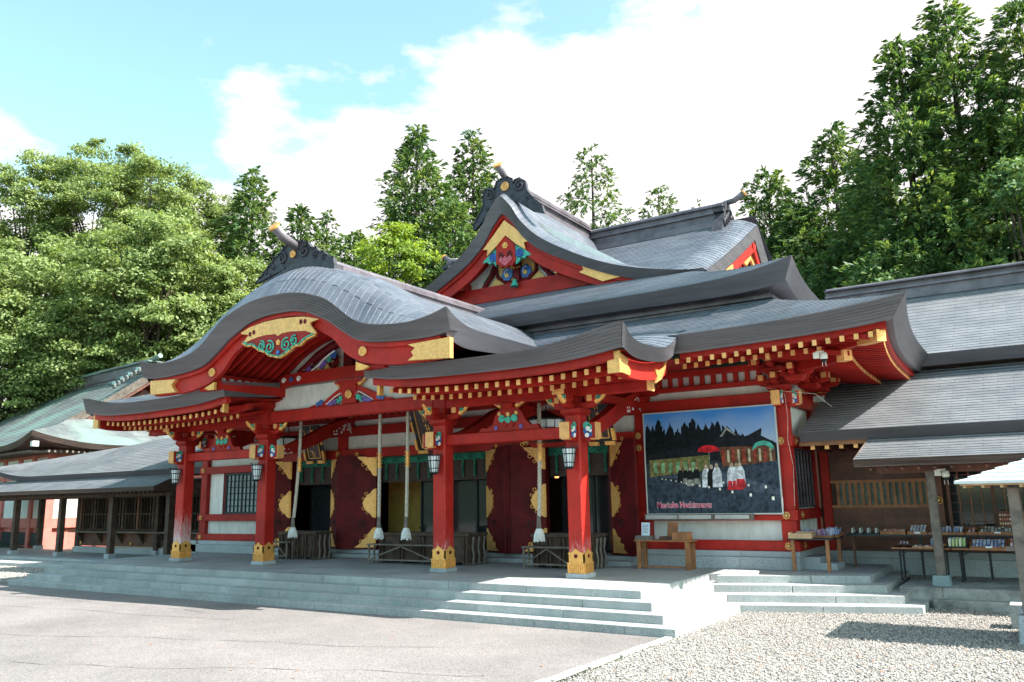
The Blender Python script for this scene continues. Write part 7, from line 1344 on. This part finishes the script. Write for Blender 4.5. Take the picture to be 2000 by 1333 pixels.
def tree(kind, x, y, ztop, R_, label, seed, zlow=None, dens=1.0, group='trees behind the shrine'):
    rs = np.random.RandomState(seed); z0 = hgt(x, y); Hh = ztop-z0
    nm = {'B': 'broadleaf_tree', 'C': 'cedar_tree', 'P': 'pine_tree', 'Y': 'maple_tree', 'L': 'broadleaf_tree'}[kind]
    t = thing(nm, label, {'B': 'tree', 'C': 'cedar', 'P': 'pine', 'Y': 'maple', 'L': 'tree'}[kind], (x, y, z0), group)
    lean = rs.uniform(-.3, .3, 2); mb = MB(); nb = 9
    tz = Hh*(.97 if kind in 'CP' else .62); r0 = .012*Hh+.12
    mb.tube([(x+lean[0]*i/nb, y+lean[1]*i/nb, z0-.3+tz*i/nb) for i in range(nb+1)], [r0*(1-.93*i/nb)+.02 for i in range(nb+1)], 8)
    cs, rad, nr = [], [], []
    if kind in 'CP':
        zl = zlow if zlow is not None else z0+Hh*.18; Lc = ztop-zl; n_c = int((118 if kind == 'C' else 90)*dens*(Lc/12)**.8*(R_/2.6)**.5)
        for i in range(n_c):
            t_ = (i+rs.uniform())/n_c; t_ = t_**.85; prof = R_*(.08+.92*min(1, t_*2.2)**.7)*(1 if t_ < .75 else 1-.25*(t_-.75)/.25)
            a = i*2.399+rs.uniform(-.5, .5); rr_ = prof*rs.uniform(.45, 1.08)*(1+.18*math.sin(3*a+seed)); zz = ztop-Lc*t_-rs.uniform(0, .3)
            c = np.array([x+lean[0]*(1-t_)+rr_*math.cos(a), y+lean[1]*(1-t_)+rr_*math.sin(a), zz]); s_ = rs.uniform(.62, 1.1)*(.55+.45*min(1, t_*3))*(R_/2.6)**.4*(1.0 if kind == 'C' else .8)
            cs.append(c); rad.append((s_, s_*rs.uniform(.55, .9) if kind == 'C' else s_*.42)); nr.append(np.array([math.cos(a), math.sin(a), .9]))
            if i % 3 == 0: mb.tube([(x+lean[0]*(1-t_), y+lean[1]*(1-t_), zz-.25*rr_), tuple(c)], [.05, .015], 4)
        lv = 150 if kind == 'C' else 140; ls = (.13, .27) if kind == 'C' else (.12, .22)
    else:
        zl = zlow if zlow is not None else z0+Hh*.3; Lc = ztop-zl; n_c = int(74*dens*(Lc/9)**.8*(R_/3.6)**1.1)
        for i in range(n_c):
            u = rs.uniform(-.95, 1); a = rs.uniform(0, 6.283); q = min(1.04, rs.uniform(.55, 1.02)*(1+.14*math.sin(2.3*a+seed)+.10*math.sin(5*a+2*u*3))); h_ = math.sqrt(max(0, 1-u*u))**.7
            c = np.array([x+R_*h_*q*math.cos(a), y+R_*h_*q*math.sin(a), zl+Lc/2+Lc/2*u*min(q+.1, 1)*.95]); s_ = rs.uniform(.6, 1.25)*(R_/3.8)**.5
            cs.append(c); rad.append((s_, s_*rs.uniform(.30, .55))); nr.append(np.array([.5*math.cos(a)*h_, .5*math.sin(a)*h_, 1.0]))
            if i % 3 == 0: zb = z0+Hh*rs.uniform(.35, .6); m_ = (np.array([x, y, zb])+c)/2+rs.normal(0, .3, 3); mb.tube([(x+lean[0]*.5, y+lean[1]*.5, zb), tuple(m_), tuple(c)], [.13, .08, .02], 5)
        lv = 215; ls = (.085, .165)
    mb.build('trunk', BARK, t)
    P_, Nn, AX = [], [], []; tocam = np.array([15.3-x, -15.8-y]); tocam /= np.linalg.norm(tocam)
    for c, (ra, rb), nv in zip(cs, rad, nr):
        back = (c[0]-x)*tocam[0]+(c[1]-y)*tocam[1] < -.25*R_
        if back and rs.uniform() < (.70 if kind in 'BLY' else .35): continue
        ns = int(9*(ra/.8)**1.3)+4; k = int(lv*(ra/.8)**1.5*rs.uniform(.7, 1.2)); sd = rs.normal(0, 1, (ns, 3)); sd /= np.linalg.norm(sd, axis=1)[:, None]; sd[:, 2] = np.abs(sd[:, 2])*rs.choice([1, 1, -.6], ns)
        sc = sd*rs.uniform(.45, 1.0, (ns, 1))*np.array([ra, ra, rb]); ii = rs.randint(0, ns, k); od = sd[ii].copy(); t_ = rs.uniform(0, 1, (k, 1))
        if kind in 'CP':   # feathery sprays that droop outward
            od[:, :2] += nv[None, :2]*.8; od[:, 2] -= .35; p = sc[ii]+od*t_*.42*ra+rs.normal(0, .11, (k, 3))*ra*(1.25-t_); p[:, 2] -= .16*t_[:, 0]**2*ra
        else:
            p = sc[ii]+rs.normal(0, 1, (k, 3))*np.array([.27*ra, .27*ra, .14*ra]); p[:, 2] -= .12*(p[:, 0]**2+p[:, 1]**2)/ra
        P_.append(c+p); Nn.append(sd[ii]*.5+nv*.6); AX.append(od)
    P_ = np.concatenate(P_); Nn = np.concatenate(Nn); S_ = rs.uniform(ls[0], ls[1], len(P_))
    leafmesh('crown', P_, Nn, S_, {'B': LF_B, 'C': LF_C, 'P': LF_C, 'Y': LF_Y, 'L': LF_P}[kind], t, seed, np.concatenate(AX) if kind in 'CP' else None)
    return t
def dv(px, py, d):   # authoring note: tree sites were surveyed from the photograph once and written down below in metres
    return None
TREES = [
 ('B',-59.4,19.7,33.5,4.9,None,'leafy green tree rising at the left edge of the picture'),
 ('B',-55.8,24.2,35.6,6.1,None,'tallest bright green broadleaf tree, peaking at the upper left'),
 ('B',-49.2,25.5,33.0,5.3,None,'broad bright tree right of the tallest left one'),
 ('B',-49.2,30.7,32.3,3.9,None,'smaller green tree ending the bright row before the gap of sky'),
 ('B',-48.2,16.2,22.8,6.0,7,'wide pale green tree directly above the old hall roof'),
 ('B',-43,17.5,17.2,5.2,6,'low leafy tree overhanging the middle of the old hall ridge'),
 ('B',-38.5,19.0,22.5,6.2,9,'large spreading tree with dark limbs between the old hall and the karahafu roof'),
 ('B',-36.2,23.5,20.6,4.4,8,'dense green tree just left of the karahafu ridge ornament'),
 ('B',-46.5,14.2,16.9,4.4,5,'shaded leafy tree low at the left edge above the old roof'),
 ('B',-37.0,22.6,16.2,4.6,5,'low leafy tree behind the left shoulder of the karahafu roof'),
 ('B',-33.2,23.9,17.0,4.2,5,'low dense tree hidden behind the karahafu crown'),
 ('C',-42.4,30.9,32.0,2.7,14,'round topped cedar above the karahafu finial'),
 ('C',-39.2,33.7,28.9,2.5,12,'shorter cedar right of the karahafu finial'),
 ('C',-40.8,38.5,29.8,1.4,12,'slim cedar at the left side of the sky gap'),
 ('C',-26.4,34.8,33.4,3.2,12,'tall full cedar left of the triangular gable'),
 ('C',-25.1,41.3,35.1,2.7,14,'slender pointed cedar touching the triangular gable ornament'),
 ('Y',-19.6,24.1,20.2,3.0,12,'bright yellow green maple below the tall cedars'),
 ('C',-26.3,27.7,22.0,2.6,9,'dark rounded evergreen left of the yellow green maple'),
 ('C',-22.5,34.3,25.4,3.4,10,'dense cedar filling the space behind the left gable slope'),
 ('P',-14.2,43.1,31.3,3.4,13,'airy pine standing alone right of the triangular gable'),
 ('P',-13.3,55.8,31.8,2.7,20,'thin open pine between the gable and the main ridge end'),
 ('P',-11.4,62.9,32.0,1.2,24,'tiny far pine top above the main ridge'),
 ('C',-0.3,47.0,27.2,3.2,10,'cedar just right of the main ridge finial'),
 ('C',4.7,46.2,29.0,3.3,9,'pointed cedar in the middle of the right hand group'),
 ('C',2.5,43.8,22.8,3.2,8,'lower cedar in front of the pointed one'),
 ('C',10.9,35.6,29.0,3.0,8,'tall cedar at the left flank of the highest group'),
 ('C',13.8,37.0,31.6,3.2,8,'highest cedar in the picture, at the upper right'),
 ('C',17.3,36.9,30.0,2.9,8,'tall ragged cedar at the right edge of the picture'),
 ('C',8.0,41.0,23.5,3.1,8,'cedar filling the saddle between the two right groups'),
 ('C',11.4,33.6,17.8,4.2,6,'low wide cedar above the right wing ridge'),
 ('L',16.3,31.7,18.4,2.6,8,'pale sunlit leafy tree at the right edge below the cedars'),
 ('C',14.8,35.7,23.2,3.8,7,'dark cedar behind the pale leafy tree'),
 ('C',-1.6,43.5,21.6,3.4,7,'low cedar right behind the main gable end'),
 ('C',6.5,38.5,18.0,4.0,6,'bushy low cedar behind the right corner of the upper roof'),
 ('L',10.0,33.0,14.3,3.2,6,'pale leafy shrub tree just above the right wing ridge'),
 ('C',1.5,40.0,17.5,3.8,6,'low dark cedar left of the bushy one behind the roof corner')]
for i, (k, x, y, zt_, r_, zl_, lb) in enumerate(TREES):
    tree(k, x, y, zt_, r_, lb, 100+i, zl_, dens=1.25)
# far wood that reads as one mass
rs = np.random.RandomState(77); n_ = 30000; a = rs.uniform(-1, 1, n_); X = -75+110*rs.uniform(0, 1, n_); Y = 50+14*rs.uniform(0, 1, n_)-.33*np.abs(X+5)*(X < -30); base = np.array([hgt(x_, y_) for x_, y_ in zip(X, Y)])
top = 9+2.5*np.sin(X*.35)+1.8*np.sin(X*.9+1); Z = base+top*rs.uniform(0, 1, n_)**.8
fw_ = thing('far_wood', None, None); bpy.data.objects.remove(fw_)
e = bpy.data.objects.new('tmp', None); COL.objects.link(e)
o = leafmesh('far_wood', np.stack([X, Y, Z], 1), np.tile(np.array([.2, -.6, .8]), (n_, 1)), rs.uniform(.3, .5, n_), LF_C, e, 5); o.parent = None; bpy.data.objects.remove(e)
lab(o, 'dark far woodland closing the gaps between the trees behind the shrine', 'woodland', kind='stuff')
